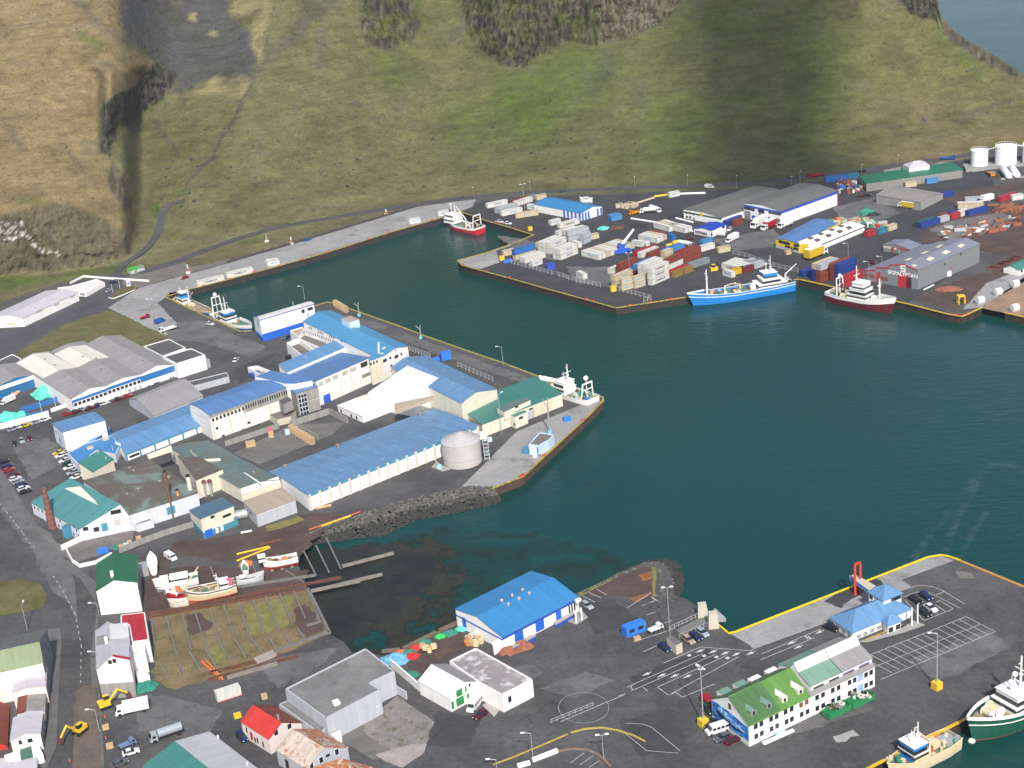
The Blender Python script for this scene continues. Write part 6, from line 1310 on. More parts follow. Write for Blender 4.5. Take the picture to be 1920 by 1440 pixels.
def container(pos,ang,ln,colour,text,label,group=None,h=2.6):
 key=(ln,colour,text,h)
 if key not in PROTO:
  r=thing('shipping_container',(0,0,0),label,'container',group);m,fm=CC[colour],CFR[colour]
  mb=MB();W_=2.44
  mb.box((ln/2,W_/2,.12),(ln-.12,W_-.12,h-.16),m);mb.build('body',r)
  mb=MB()
  for x in(.09,ln-.09):
   for y in(.09,W_-.09):mb.box((x,y,0),(.18,.18,h),fm)
  for z in(0,h-.16):
   for y in(.08,W_-.08):mb.box((ln/2,y,z),(ln-.36,.15,.155),fm)
   for x in(.08,ln-.08):mb.box((x,W_/2,z),(.15,W_-.36,.155),fm)
  mb.build('frame',r)
  mb=MB()
  mb.box((-.02,W_/2,.18),(.07,W_-.4,h-.38),m);
  for y in(.55,.95,1.5,1.9):mb.box((-.09,y,.3),(.06,.07,h-.6),fm)
  mb.build('door',r)
  if text:
   T_,sz,lm=text;sx=1.15
   text_part('lettering',T_,sz,lm,r,Matrix.Translation((ln*(.5 if T_!='EIMSKIP' else .52),.045,h*.52))@Matrix.Rotation(math.pi/2,4,'X'),sx=sx)
  PROTO[key]=r
 else:
  r=copy_tree(PROTO[key]);r['label']=label
  if group:r['group']=group
  elif 'group' in r:del r['group']
 r.location=pos;r.rotation_euler=(0,0,ang);return r
SAM=('SAMSKIP',1.5,lettK);EIM=('EIMSKIP',1.05,lettT);EIMB=('EIMSKIP',1.15,lettB);TRA=('TRAILER',1.0,lettB)
TIER={1:[''],2:['lower','upper'],3:['bottom','middle','top']}
def row(crop,x,y,x2,y2,ln,cols,text,what,tiers=1,deep=1,z0=0,group=None,tcol=None,gap=2.62):
 a,b=G(q(crop,x,y)),G(q(crop,x2,y2));d=(b-a).normalized();ang=math.atan2(d.y,d.x);s=Vector((-d.y,d.x,0))
 cols=cols if isinstance(cols,(list,tuple))else[cols]
 for k in range(deep):
  for t in range(tiers):
   c=(tcol if tcol and t==tiers-1 else cols)[k%len(tcol if tcol and t==tiers-1 else cols)]
   bits=[c]
   if tiers>1:bits.append(TIER[tiers][t])
   lab=' '.join(bits)+f' container {what}'+(f', {ORD[k]} from the front' if deep>1 else '')
   container(a+s*(gap*k)+d*random.uniform(-.25,.25)+UP*(z0+2.62*t),ang,ln,c,text if(k==0)else None,lab,group or('containers '+what if deep*tiers>1 else None))
row('T6',540,503,655,475,13.6,'white',SAM,'with dark lettering on the pale quay, nearest the white trawlers')
row('T6',694,459,810,431,13.6,'white',SAM,'with dark lettering on the pale quay, second from the white trawlers')
row('T6',908,396,967,386,6.1,'white',EIM,'in the pair past the two long ones',deep=2)
row('T6',1659,172,1705,164,6.1,'white',EIM,'alone near the far end of the pale quay')
row('T6',1814,131,1865,122,6.1,'white',EIM,'beside the bow of the red ship')
row('S6',478,258,636,224,12.2,'white',EIMB,'furthest left behind the red ship')
row('S6',600,312,756,262,12.2,'silver',None,'in the pair with grey tops near the red ship',deep=2)
row('S6',617,333,802,292,12.2,'white',EIM,'with pale blue lettering in front of the grey topped pair')
row('S6',742,353,948,322,12.2,'cream',EIM,'nearest the water in front of the grey topped pair')
row('S6',745,240,862,203,12.2,['white','rust'],None,'behind the tall lamp left of the blue shed',deep=2)
row('S6',848,264,922,272,6.1,'white',EIM,'against the left end of the blue roofed shed')
row('S6',872,190,932,172,6.1,'grey',None,'at the back beside the hillside road');row('S6',945,182,1025,165,6.1,'cream',None,'behind the far corner of the blue roofed shed')
row('S6',1082,422,1180,396,6.1,'white',EIM,'in front of the blue and white striped wall');row('S6',1160,450,1333,405,12.2,'white',SAM,'with dark lettering near the striped wall')
row('S6',1165,750,1336,684,12.2,'white',EIMB,'in the block with the round blue emblem',tiers=2,deep=2)
row('S6',1072,690,1226,625,12.2,'white',EIMB,'in the tall block behind the emblem block',tiers=2,deep=3)
row('S6',1000,640,1160,580,12.2,['white','cream'],None,'at the back left of the white stacks',deep=2)
row('S6',905,812,1028,772,6.1,'white',EIM,'at the front corner of the white stacks by the fence')
row('S6',838,780,1060,712,12.2,'white',None,'behind the front corner one',deep=2)
row('S6',740,752,950,690,12.2,['cream'],None,'below the blue top of the left stack',tiers=2,tcol=['blue'])
row('S6',632,712,728,690,6.1,'cream',None,'alone at the wharf end of the stacks')
row('S6',1240,575,1400,535,12.2,['silver','white'],None,'in the grey block with a red mark',tiers=2,deep=2,tcol=['silver','white'])
row('S6',1145,525,1260,490,12.2,'white',None,'behind the grey block');row('S6',1270,610,1375,650,6.1,'white',None,'at the near end of the grey block');row('S6',1385,600,1472,562,6.1,'silver',None,'to the right of the grey block',tiers=2)
row('S6',1430,560,1532,540,6.1,'cream',None,'furthest right behind the grey block')
row('S6',1363,705,1500,742,12.2,['white','white','cream'],EIM,'in the long row beside the blue crane',deep=9)
row('S6',1315,902,1378,930,6.1,'white',EIM,'alone on the dark yard by the fence')
row('S7',135,985,285,915,12.2,['white','rust','navy'],None,'at the left of the lettered stack',deep=1)
row('S7',222,990,400,915,12.2,'rust',None,'with long rust top beside the blue ones',tiers=2)
row('S7',300,998,470,925,12.2,'blue',None,'behind the tall lamp in the coloured row');row('S7',380,1000,550,925,12.2,'rust',None,'under the sky blue one',tiers=2,tcol=['sky'])
row('S7',520,1090,692,1015,12.2,'white',SAM,'in the tall stack with dark lettering',tiers=3,deep=1)
row('S7',470,1055,640,980,12.2,'white',None,'directly behind the dark lettered stack',tiers=3,deep=2)
row('S7',170,1110,380,1020,12.2,'cream',EIM,'behind the small beige stacks',tiers=2)
row('S7',236,1140,358,1110,6.1,'cream',EIM,'in the small beige stack nearest the fence',tiers=2);row('S7',360,1120,476,1082,6.1,'cream',EIM,'in the small beige stack next to the dark lettering',tiers=2)
row('S7',660,950,818,880,12.2,'white',None,'with a red stripe right of the lettered stack',tiers=2,tcol=['rust']);row('S7',700,1010,860,945,12.2,'red',None,'low beside the olive pair');row('S7',735,1020,815,985,6.1,'olive',None,'left of the olive pair in front');row('S7',828,985,912,950,6.1,'olive',None,'right of the olive pair in front')
row('S7',880,935,1048,880,12.2,'grey',TRA,'with blue lettering on its long side');row('S7',815,880,1005,810,12.2,['rust'],None,'in the rust red block behind the grey one',tiers=2,deep=2)
row('S7',420,830,640,745,12.2,['white','red'],None,'left of the rust one in the middle row',deep=2);row('S7',500,835,690,760,12.2,'rust',None,'right of the white in the middle row');row('S7',650,810,830,755,12.2,['sky','blue'],None,'in the blue pair of the middle row',deep=2);row('S7',640,870,760,820,6.1,'cream',None,'under the blue pair',tiers=2)
row('S7',384,655,548,687,12.2,['white','white','cream','rust'],EIM,'in the block right of the blue crane',deep=4);row('S7',325,712,432,726,6.1,'white',EIM,'small and alone beside the blue crane')
row('S7',535,540,690,585,12.2,['white','cream'],None,'in the far white block',deep=3);row('S7',665,555,808,590,12.2,'white',None,'at the right of the far white block',deep=2);row('S7',640,640,700,660,6.1,'blue',None,'between the blocks by the yellow buoys')
row('S7',925,790,1090,742,12.2,'white',None,'long and alone beside the office hut');row('S7',1000,715,1112,680,6.1,'sky',None,'behind the long white one near the office hut')
row('S7',1145,785,1282,760,6.1,'cream',None,'beside the fence near the office hut');row('S7',1172,928,1300,955,12.2,'white',SAM,'in the wide white block behind the blue ship',deep=4)
row('S7',1275,995,1366,972,6.1,'yellow',None,'in front of the wide white block');row('S7',1378,972,1490,945,6.1,'maroon',None,'right of the yellow one');row('S7',1490,935,1580,905,6.1,['silver','grey'],None,'at the right end of the wide white block',deep=3);row('S7',1184,990,1276,1020,6.1,'white',EIM,'nearest the blue ship')
row('S7',135,482,265,455,6.1,'sky',None,'in the blue pair behind the white stacks',deep=2);row('S7',1225,528,1392,462,12.2,'navy',None,'beside the long low warehouse',deep=1);row('S7',1305,528,1398,490,6.1,'rust',None,'beside the long low warehouse, nearer the trucks');row('S7',682,258,772,240,6.1,'white',EIM,'on the road behind the yard')
row('S8',430,1008,512,985,6.1,'navy',None,'alone by the stern of the blue ship')
row('S8',600,1062,800,985,12.2,['rust','navy'],None,'in the stack by the maroon ship',tiers=3,deep=2,tcol=['silver','cream'])
row('S8',775,1060,950,985,12.2,['navy','rust'],None,'in the mixed stack near the maroon ship',tiers=3,deep=2,tcol=['navy','rust']);row('S8',830,1115,1005,1040,12.2,'red',None,'in the red stack nearest the repair hall',tiers=2)
row('S8',1042,632,1148,600,6.1,'red',None,'at the end of the white roofed hall');row('S8',1155,610,1252,575,6.1,'teal',None,'between a red and a pale one by the net yard');row('S8',1245,578,1322,552,6.1,'cream',None,'right of the teal one by the net yard')
row('T1',893,1008,1072,955,12.2,['navy','green'],None,'at the near end of the scrap yard line',deep=2);row('T1',1088,950,1190,920,6.1,'silver',None,'second in the line across the scrap yard',deep=1);row('T1',1080,925,1180,895,6.1,'rust',None,'behind the silver one in the line');row('T1',1195,920,1288,888,6.1,'red',None,'third in the line across the scrap yard');row('T1',1185,895,1270,865,6.1,'navy',None,'behind the third in the line');row('T1',1292,890,1362,862,6.1,'white',None,'fourth in the line across the scrap yard');row('T1',1368,886,1575,830,12.2,'navy',None,'at the far end of the line across the scrap yard')
row('T1',1255,815,1400,812,12.2,['cream','white'],None,'lying behind the line across the scrap yard',deep=2);row('T1',1330,752,1465,742,12.2,'silver',None,'near the trucks below the lying gas tanks');row('T1',1682,748,1850,692,12.2,'red',None,'long and red at the upper right of the scrap yard');row('T1',1805,728,1905,712,6.1,'white',None,'at the right edge beyond the long red one')
row('T1',578,600,695,585,6.1,'orange',None,'against the sea green shed, left of the pale one');row('T1',735,597,856,582,6.1,'cream',None,'rusty and pale against the sea green shed');row('T1',952,562,1070,545,6.1,'sky',None,'against the sea green shed, right of the pale one');row('T1',1105,700,1180,690,6.1,'navy',None,'behind the plain concrete shed')
row('S8',645,112,842,88,12.2,'blue',None,'beside the road behind the tall white warehouse');row('S8',860,85,912,78,6.1,'teal',None,'next to the long blue one behind the warehouse')
def carm(n,rgb,k=.75):return mat('car_paint_'+n,c8(*rgb,k=k),.25,var=.04,spec=.6)
CP=dict(white=carm('white',(240,240,240)),red=carm('red',(175,25,45)),maroon=carm('maroon',(95,22,38)),navy=carm('navy',(28,42,95)),black=carm('black',(28,32,38)),silver=carm('silver',(170,180,190)),blue=carm('blue',(40,90,180)),green=carm('green',(35,70,55)),yellow=carm('yellow',(225,190,40)),grey=carm('grey',(95,100,108)),beige=carm('beige',(180,165,140)),paleblue=carm('pale_blue',(120,140,180)),orange=carm('orange',(230,140,30)))
cglass=mat('car_window',(.015,.02,.025),.08,spec=.7);lampm=mat('head_lamp',(.7,.7,.68),.2);tail=mat('tail_lamp',(.4,.02,.02),.3)
CPR={}
def prof(mb,pts,y0,y1,m,ins=0):
 """side profile pts (x, z) run across from y0 to y1"""
 A=[(x,y0+ins,z)for x,z in pts];B_=[(x,y1-ins,z)for x,z in pts]
 mb.loft([A,B_],m)
def vehicle(style,colour):
 key=(style,colour)
 if key in CPR:return copy_tree(CPR[key])
 m=CP[colour];nm=dict(car='parked_car',estate='parked_car',van='van',bus='minibus',pickup='pickup_truck',truck='box_truck',flat='flatbed_truck',tanker='tank_truck',suv='parked_car')[style]
 r=thing(nm,(0,0,0),'','');P=lambda n,f:(lambda mb:(f(mb),mb.build(n,r)))(MB())
 def wheels(xs,rad,hw):
  for x in xs:
   for y in(-hw,hw):P('wheel',lambda mb:mb.bar((x,y-.11,rad),(x,y+.11,rad),rad,black,12))
 if style in('car','estate','suv'):
  up=.12 if style=='suv' else 0
  body=[(-2.1,.3+up),(-2.15,.62+up),(-2.05,.86+up),(-1.0,.93+up),(.75,.92+up),(1.7,.80+up),(2.1,.62+up),(2.12,.3+up)]
  P('body',lambda mb:prof(mb,body,-.84,.84,m))
  cab=[(-1.85 if style!='car' else-1.7,.90+up),(-1.65 if style!='car' else-1.15,1.40+up*2),(.10,1.42+up*2),(.85,.90+up)]
  def cabin(mb):
   lo=[(cab[0][0],-.80,cab[0][1]),(cab[3][0],-.80,cab[3][1]),(cab[3][0],.80,cab[3][1]),(cab[0][0],.80,cab[0][1])];hi=[(cab[1][0],-.62,cab[1][1]),(cab[2][0],-.62,cab[2][1]),(cab[2][0],.62,cab[2][1]),(cab[1][0],.62,cab[1][1])];mb.hexa(lo,hi,cglass)
  P('windows',cabin)
  P('roof',lambda mb:mb.box(((cab[1][0]+cab[2][0])/2,0,cab[1][1]+.005),(cab[2][0]-cab[1][0]+.06,1.28,.05),m))
  for y in(-.58,.58):P('headlight',lambda mb:mb.box((2.08,y,.55+up),(.1,.34,.16),lampm));P('tail_light',lambda mb:mb.box((-2.12,y,.62+up),(.08,.3,.18),tail))
  wheels((-1.3,1.3),.32,.78)
 elif style in('van','bus'):
  L_=2.5 if style=='van' else 2.9;H=2.0 if style=='van' else 2.3
  P('body',lambda mb:prof(mb,[(-L_,.35),(-L_,H-.15),(-L_+.15,H),(L_-1.25,H),(L_-.75,1.25),(L_,1.05),(L_+.05,.35)],-.95,.95,m))
  P('windscreen',lambda mb:mb.hexa([(L_-1.15,-.8,H-.25),(L_-.72,-.85,1.3),(L_-.72,.85,1.3),(L_-1.15,.8,H-.25)],[(L_-1.08,-.8,H-.2),(L_-.65,-.85,1.35),(L_-.65,.85,1.35),(L_-1.08,.8,H-.2)],cglass))
  for y in(-.97,.97):
   for x in((L_-1.7,)if style=='van' else(L_-1.7,L_-2.8,L_-3.9,L_-5.0)):P('side_window',lambda mb:mb.box((x,y,H-.95),(.85,.04,.6),cglass))
  for y in(-.7,.7):P('headlight',lambda mb:mb.box((L_+.03,y,.75),(.1,.3,.2),lampm))
  wheels((-L_+.9,L_-.8),.36,.86)
 else:
  Lb=dict(pickup=2.2,truck=5.6,flat=5.2,tanker=5.6)[style];k=.75 if style=='pickup' else 1
  P('chassis',lambda mb:mb.box((0,0,.55*k),(Lb+2.2*k,1.0,.25),dark))
  P('cab',lambda mb:prof(mb,[(Lb/2+.1,.5*k),(Lb/2+.1,2.4*k),(Lb/2+1.5*k,2.4*k),(Lb/2+2.0*k,1.5*k),(Lb/2+2.1*k,.5*k)],-1.1*k,1.1*k,CP['white']if style=='truck' else m))
  P('windscreen',lambda mb:mb.hexa([(Lb/2+1.55*k,-.95*k,2.3*k),(Lb/2+2.0*k,-.95*k,1.55*k),(Lb/2+2.0*k,.95*k,1.55*k),(Lb/2+1.55*k,.95*k,2.3*k)],[(Lb/2+1.62*k,-.95*k,2.3*k),(Lb/2+2.07*k,-.95*k,1.55*k),(Lb/2+2.07*k,.95*k,1.55*k),(Lb/2+1.62*k,.95*k,2.3*k)],cglass))
  for y in(-1.11*k,1.11*k):P('side_window',lambda mb:mb.box((Lb/2+1.0*k,y,1.5*k),(.9*k,.04,.65*k),cglass))
  if style=='truck':P('cargo_box',lambda mb:mb.box((-.4,0,.85),(Lb+.9,2.4,2.5),m,mtop=white))
  elif style=='tanker':P('tank',lambda mb:mb.bar((-Lb/2-.6,0,1.9),(Lb/2-.1,0,1.9),1.1,m,14))
  else:
   P('cargo_bed',lambda mb:(mb.box((-.3*k,0,.85*k),(Lb+.6*k,2.2*k,.15),m),[mb.box((-.3*k,y,1.0*k),(Lb+.6*k,.08,.45*k),m)for y in(-1.06*k,1.06*k)]))
  wheels((-Lb/2+.5,Lb/2+1.0*k),.46*k+.05,1.0*k)
 CPR[key]=r;return r
def put(crop,x,y,x2,y2,style,colour,label,cat=None,group=None,z=0,sc=1.0):
 r=vehicle(style,colour);p=q(crop,x,y);a=G(p,z);b=G(q(crop,x2,y2),z);d=b-a
 r.location=a+UP*.05;r.rotation_euler=(0,0,math.atan2(d.y,d.x));r.scale=(sc,sc,sc)
 tag(r,label,cat or dict(car='car',estate='car',suv='car',van='van',bus='minibus',pickup='pickup',truck='truck',flat='truck',tanker='truck')[style])
 if group:r['group']=group
 elif 'group' in r:del r['group']
 return r
GA='cars parked in two rows on the factory car park'
for i,(x,y,c)in enumerate(((35,615,'black'),(60,655,'navy'),(80,690,'red'),(130,735,'maroon'),(140,768,'white'),(165,795,'silver'),(195,822,'navy'),(215,855,'white'),(235,885,'black'))):
 put('R4',x,y,x+60,y-20,'estate' if i%3 else 'car',c,f'{c} car, {ORD[i]} from the far end of the outer row on the factory car park',group=GA)
for i,(x,y,c)in enumerate(((530,535,'yellow'),(548,560,'white'),(585,605,'white'),(600,632,'green'),(625,668,'white'),(655,712,'silver'),(685,755,'white'))):
 put('R4',x,y,x-60,y+20,'estate' if i%2 else 'car',c,f'{c} car, {ORD[i]} from the far end of the row beside the blue factory wall',group=GA)
for i,(x,y,c)in enumerate(((138,455,'black'),(200,425,'silver'),(268,405,'maroon'))):put('R4',x,y,x+18,y+45,'car',c,['dark car, left of three near the middle of the car park','silver car, middle of three near the centre of the car park','maroon car, right of three near the centre of the car park'][i])
for i,(x,y,c)in enumerate(((120,322,'silver'),(170,303,'white'),(235,287,'yellow'),(335,258,'silver'),(410,235,'white'))):put('R4',x,y,x+50,y-17,'car',c,f'{c} car, {ORD[i]} from the left along the blue and white net yard wall',group='cars along the net yard wall')
for i,(x,y,c)in enumerate(((612,182,'red'),(690,162,'maroon'),(745,142,'silver'),(815,130,'maroon'),(890,105,'navy'),(940,90,'white'),(1070,50,'maroon'),(1150,25,'red'))):put('R4',x,y,x+50,y-17,'car',c,f'{c} car, {ORD[i]} from the left along the long low white wall',group='cars along the long low white wall')
put('R4',85,70,40,90,'truck','white','white truck cab and bed in the yard with turquoise nets',sc=.75);put('R1',1665,205,1620,222,'car','red','dark red car driving on the pale quay near the grass island');put('R1',1020,245,1060,235,'car','navy','dark blue car beside the red and white clubhouse');put('R1',980,318,1000,305,'car','silver','small silver car beside the clubhouse forecourt');put('R1',1890,620,1930,628,'car','white','white car beside the moored white trawler');put('R1',1300,565,1350,550,'pickup','red','red pickup beside the lamp on the quay apron');put('R1',1525,670,1475,685,'flat','white','white flatbed truck at the edge of the grass field');put('R1',1440,600,1465,590,'van','blue','small blue van behind the lamp on the quay apron');put('R1',1815,1170,1835,1195,'van','blue','bright blue van behind the long blue factory wing')
put('R2',755,745,720,765,'car','navy','dark blue car beside the blue based store');put('R2',302,945,320,925,'car','white','white car on the open asphalt left of the factory');put('R2',790,920,830,905,'suv','black','black car beside the clerestory roof');put('R2',470,1060,500,1050,'car','red','red car inside the white roofed shelter');put('R2',480,1085,520,1070,'van','blue','blue van in front of the white roofed shelter')
put('R6',740,252,770,270,'van','white','white van on the cinder yard behind the boats');put('R7',1015,1020,945,1035,'truck','white','white box truck beside the yellow digger');put('R7',1270,1205,1180,1235,'tanker','silver','blue cabbed tank truck with silver tank by the green roofed hall');put('R7',945,1285,1000,1260,'pickup','paleblue','pale blue pickup beside a white car, lower left');put('R7',985,1335,1045,1318,'car','white','white car beside the pale blue pickup');put('R7',900,1420,950,1400,'car','grey','dark grey car at the bottom edge near the green roofed hall');put('R8',395,945,425,975,'suv','navy','dark blue car beside the red roofed house')
put('S1',318,1290,272,1348,'bus','white','white minibus in front of the green doored workshop');put('S1',365,1368,312,1405,'estate','maroon','maroon car behind the white minibus');put('S1',1265,445,1305,470,'estate','silver','silver car at the corner of the bright blue hall');put('S1',1830,648,1870,630,'pickup','white','small white and pale truck beside the blue cabin')
for i,(x,y,c)in enumerate(((415,948,'navy'),(630,880,'beige'),(695,850,'navy'),(755,815,'silver'))):put('S2',x,y,x+40,y+28,'estate',c,['navy car left of the cream hut by the ferry lanes','beige car right of the cream hut','navy car second from the car ramp','silver car nearest the car ramp'][i])
for i,(x,y,c,s)in enumerate(((945,520,'black','estate'),(1035,485,'navy','estate'),(1080,592,'white','car'),(1025,635,'black','estate'))):put('S3',x,y,x+50,y+32,s,c,['black estate car nearest the terminal tower','blue car at the far end of the terminal bays','white car in the terminal bays','black car nearest the porch posts of the terminal'][i])
put('S3',185,770,235,790,'car','black','black car parked at the left wall of the ferry terminal');put('S4',230,1075,150,1100,'bus','white','white minibus parked at the mural gable');put('S4',275,1148,225,1170,'estate','grey','dark grey car between minibus and maroon car at the mural');put('S4',370,1170,410,1150,'car','maroon','maroon car nearest the mural corner');put('S4',140,880,165,905,'suv','green','dark green car behind the mural gable');put('S4',170,1015,140,1040,'car','black','black car behind the white minibus at the mural');put('S4',145,820,165,840,'van','red','red van half hidden behind the green roofed building')
put('S6',590,392,625,398,'car','white','white car, left of two on the short quay');put('S6',668,408,700,412,'car','white','white car, right of two on the short quay');put('S6',1195,105,1225,100,'car','green','dark green car on the hillside road behind the blue shed');put('S6',130,290,150,285,'car','black','dark car beside the bow container of the red ship');put('S7',1060,165,1090,168,'van','white','white van on the hillside road behind the warehouses')
put('S7',1540,525,1460,565,'truck','white','long white lorry in front of the tall warehouse',sc=1.35);put('S7',1630,545,1600,560,'truck','red','red lorry beside the long white lorry',sc=1.2);put('S7',1790,530,1730,555,'flat','white','white truck with low trailer at the warehouse corner',sc=1.2);put('S7',1285,665,1235,690,'truck','white','white lorry on the yard left of the trailer');put('S7',1255,565,1245,575,'car','white','small white car beside the vivid blue office');put('S7',1180,605,1215,590,'van','white','white van in front of the vivid blue office');put('S7',830,720,890,730,'tanker','white','white and blue tanker beside the yellow buoys');put('S7',475,715,485,730,'van','white','small white van beside the blue crane');put('S7',805,670,830,675,'car','black','black car beside the yellow buoys');put('S7',880,655,910,650,'car','maroon','maroon car in the middle of the container yard');put('S7',490,400,430,405,'tanker','white','white tank truck, left of two behind the blue pair');put('S7',540,385,570,395,'tanker','white','white tank truck, right of two behind the blue pair');put('S7',375,410,350,415,'flat','orange','orange flatbed beside the white tank trucks')
put('S8',545,825,660,780,'truck','yellow','long yellow lorry in front of the yellow fronted hall',sc=1.5);put('S8',1420,355,1350,345,'truck','yellow','yellow box truck against the plain concrete shed');put('S8',560,60,530,65,'flat','red','red truck on the hillside road behind the warehouses',sc=1.1);put('S8',1085,880,1115,885,'car','maroon','dark red car left of the repair hall');put('S8',1110,1130,1125,1160,'estate','green','dark green car between ship and repair hall');put('T1',290,690,320,690,'car','maroon','purple red car behind the tall warehouse');put('T1',350,685,380,680,'car','black','black car behind the tall warehouse');put('T1',1145,320,1190,318,'flat','blue','blue truck behind the sea green shed');put('T1',305,440,320,440,'car','black','black car at the end of the sea green shed');put('T1',1545,735,1500,745,'truck','white','white lorry among the scrap yard trailers');put('T1',1580,470,1600,485,'flat','orange','orange loader beside the lying gas tanks');put('T6',1120,258,1145,252,'car','blue','blue car on the pale quay near the small towers')
deckG=mat('green_deck',(.10,.17,.11),.8,var=.3,scale=.5);deckT=mat('worn_deck',(.28,.22,.15),.85,var=.3,scale=.5);gearO=mat('orange_gear',(.55,.2,.06),.7,var=.4,scale=2.0);netG=mat('green_net',(.03,.20,.14),.9,var=.5,scale=3.0)
bw=mat('ship_white',(.78,.77,.74),.5,var=.06,scale=.4,streak=.08,rust=.06)
cr_=mat('ship_cream',(.62,.52,.34),.6,var=.12,scale=.6,rust=.12)
def hm(n,c):return mat('hull_'+n,c,.4,var=.08,scale=.3,streak=.1,rust=.03)
hB,hR,hM,hG,hDB,hRB=hm('blue',(.02,.22,.62)),hm('red',(.50,.02,.04)),hm('maroon',(.11,.015,.02)),hm('green',(.012,.09,.06)),hm('deep_blue',(.02,.12,.38)),hm('red_bottom',(.36,.07,.05))
def boat(label,bow,stern,beam,free,top,low,bulw=None,deck=deckG,z0=WZ,feats=(),sheer=1.2,stripe=None,name='fishing_vessel',cat='boat',group=None,world=False,keel=.8,tran=.8,deckdrop=.9,side=0):
 """hull from bow to stern points on its waterline (pixels, or world points), then deck gear given in metres from the stern"""
 a,b=(Vector(stern),Vector(bow))if world else(G(stern,z0),G(bow,z0));d=b-a;d.z=0;Ln=d.length;d.normalize();s=Vector((-d.y,d.x,0))
 a=a+s*side;r=thing(name,Vector((a.x,a.y,z0)),label,cat,group);O=Vector((a.x,a.y,z0))
 T=lambda x,y,z:O+d*x+s*y+UP*z
 n=16;hb=lambda t:beam/2*(min(1,tran+(1-tran)*t*5)if t<.2 else(1 if t<.6 else max(.02,1-((t-.6)/.4)**2.2)))
 sz=lambda t:free+sheer*max(0,(t-.55)/.45)**1.6+.25*sheer*max(0,(.2-t)/.2)
 sec=[]
 for i in range(n+1):
  t=i/n;w=hb(t);z=sz(t);rk=(Ln*.045*(t-.6)/.4 if t>.6 else 0);x=t*Ln
  sec.append([(x+rk*zz/max(z,.1)*1.2,w*k,zz)for zz,k in((z,1.0),(z*.78,.99),(z*.36,.95),(.25,.90),(-.05,.86),(-keel,.45))])
 mats=[bulw or top,top,top if stripe is None else top,low,low]
 mb=MB()
 for sd_ in(1,-1):
  for A,B_ in zip(sec,sec[1:]):
   for k in range(5):
    f=[T(A[k][0],sd_*A[k][1],A[k][2]),T(B_[k][0],sd_*B_[k][1],B_[k][2]),T(B_[k+1][0],sd_*B_[k+1][1],B_[k+1][2]),T(A[k+1][0],sd_*A[k+1][1],A[k+1][2])]
    mb.face(f if sd_<0 else f[::-1],mats[k])
 A=sec[0]
 for k in range(5):mb.face([T(A[k][0],A[k][1],A[k][2]),T(A[k][0],-A[k][1],A[k][2]),T(A[k+1][0],-A[k+1][1],A[k+1][2]),T(A[k+1][0],A[k+1][1],A[k+1][2])],mats[k])
 mb.build('hull',r)
 mb=MB()
 for A,B_ in zip(sec,sec[1:]):mb.face([T(A[1][0],-A[1][1]*.97,A[0][2]-deckdrop),T(B_[1][0],-B_[1][1]*.97,B_[0][2]-deckdrop),T(B_[1][0],B_[1][1]*.97,B_[0][2]-deckdrop),T(A[1][0],A[1][1]*.97,A[0][2]-deckdrop)],deck)
 mb.build('deck',r)
 mb=MB()
 for sd_ in(1,-1):
  for A,B_ in zip(sec,sec[1:]):mb.bar(T(A[0][0],sd_*A[0][1],A[0][2]),T(B_[0][0],sd_*B_[0][1],B_[0][2]),.14,stripe or bulw or bw,4)
 mb.build('gunwale',r)
 if stripe:
  mb=MB()
  for sd_ in(1,-1):
   for A,B_ in zip(sec,sec[1:]):
    p,u=[T(X[1][0],sd_*(X[1][1]+.05),X[1][2]-.02)for X in(A,B_)],[T(X[1][0],sd_*(X[1][1]+.05),X[1][2]-.32)for X in(A,B_)];f=[p[0],p[1],u[1],u[0]];mb.face(f if sd_<0 else f[::-1],stripe)
  mb.build('hull_stripe',r)
 dk=lambda x:sz(x/Ln)-deckdrop
 def bx(mb,x0,x1,w,z0_,h,m,y=0,taper=0):
  mb.hexa([T(x0,y-w/2,z0_),T(x1,y-w/2,z0_),T(x1,y+w/2,z0_),T(x0,y+w/2,z0_)],[T(x0+taper*.4,y-w/2+taper,z0_+h),T(x1-taper,y-w/2+taper,z0_+h),T(x1-taper,y+w/2-taper,z0_+h),T(x0+taper*.4,y+w/2-taper,z0_+h)],m)
 for ft in feats:
  k=ft[0];mb=MB()
  if k=='house':
   _,x0,x1,w,h,tiers,um=ft;z=dk((x0+x1)/2)
   for i in range(tiers):
    mb=MB();ins=i*.55;bx(mb,x0+ins,x1-ins*.9,w-ins*.9,z,h,um if i==tiers-1 else bw,taper=.12);mb.build('deckhouse',r)
    mb=MB();bx(mb,x0+ins+.1,x1-ins*.9+.02,w-ins*.9+.02,z+h*.55,h*.24,glass,taper=.04);mb.build('window_band',r)
    mb=MB();bx(mb,x0+ins-.2,x1-ins*.9+.15,w-ins*.9+.3,z+h,.14,bw);mb.build('house_roof',r);z+=h+.14
  elif k=='mast':
   _,x,h,th=ft;z=dk(x);mb.bar(T(x,0,z),T(x,0,z+h),th,bw,8,r2=th*.5);mb.bar(T(x,-h*.14,z+h*.72),T(x,h*.14,z+h*.72),th*.4,bw,5);mb.bar(T(x,0,z+h*.86),T(x+.9,0,z+h*.86),.12,bw,5);mb.box(T(x,0,z+h*.62),(.9,.9,.3),bw);mb.build('mast',r)
  elif k=='gantry':
   _,x,h,w,m_=ft;z=dk(x)
   for y in(-w/2,w/2):q_=MB();q_.bar(T(x+.6,y,z),T(x,y*.75,z+h),.28,m_,6);q_.build('gantry_leg',r)
   mb.bar(T(x,-w*.4,z+h),T(x,w*.4,z+h),.34,m_,6);mb.bar(T(x+.3,-w*.46,z+h*.6),T(x+.3,w*.46,z+h*.6),.18,m_,6);mb.build('gantry_beam',r)
  elif k=='boom':
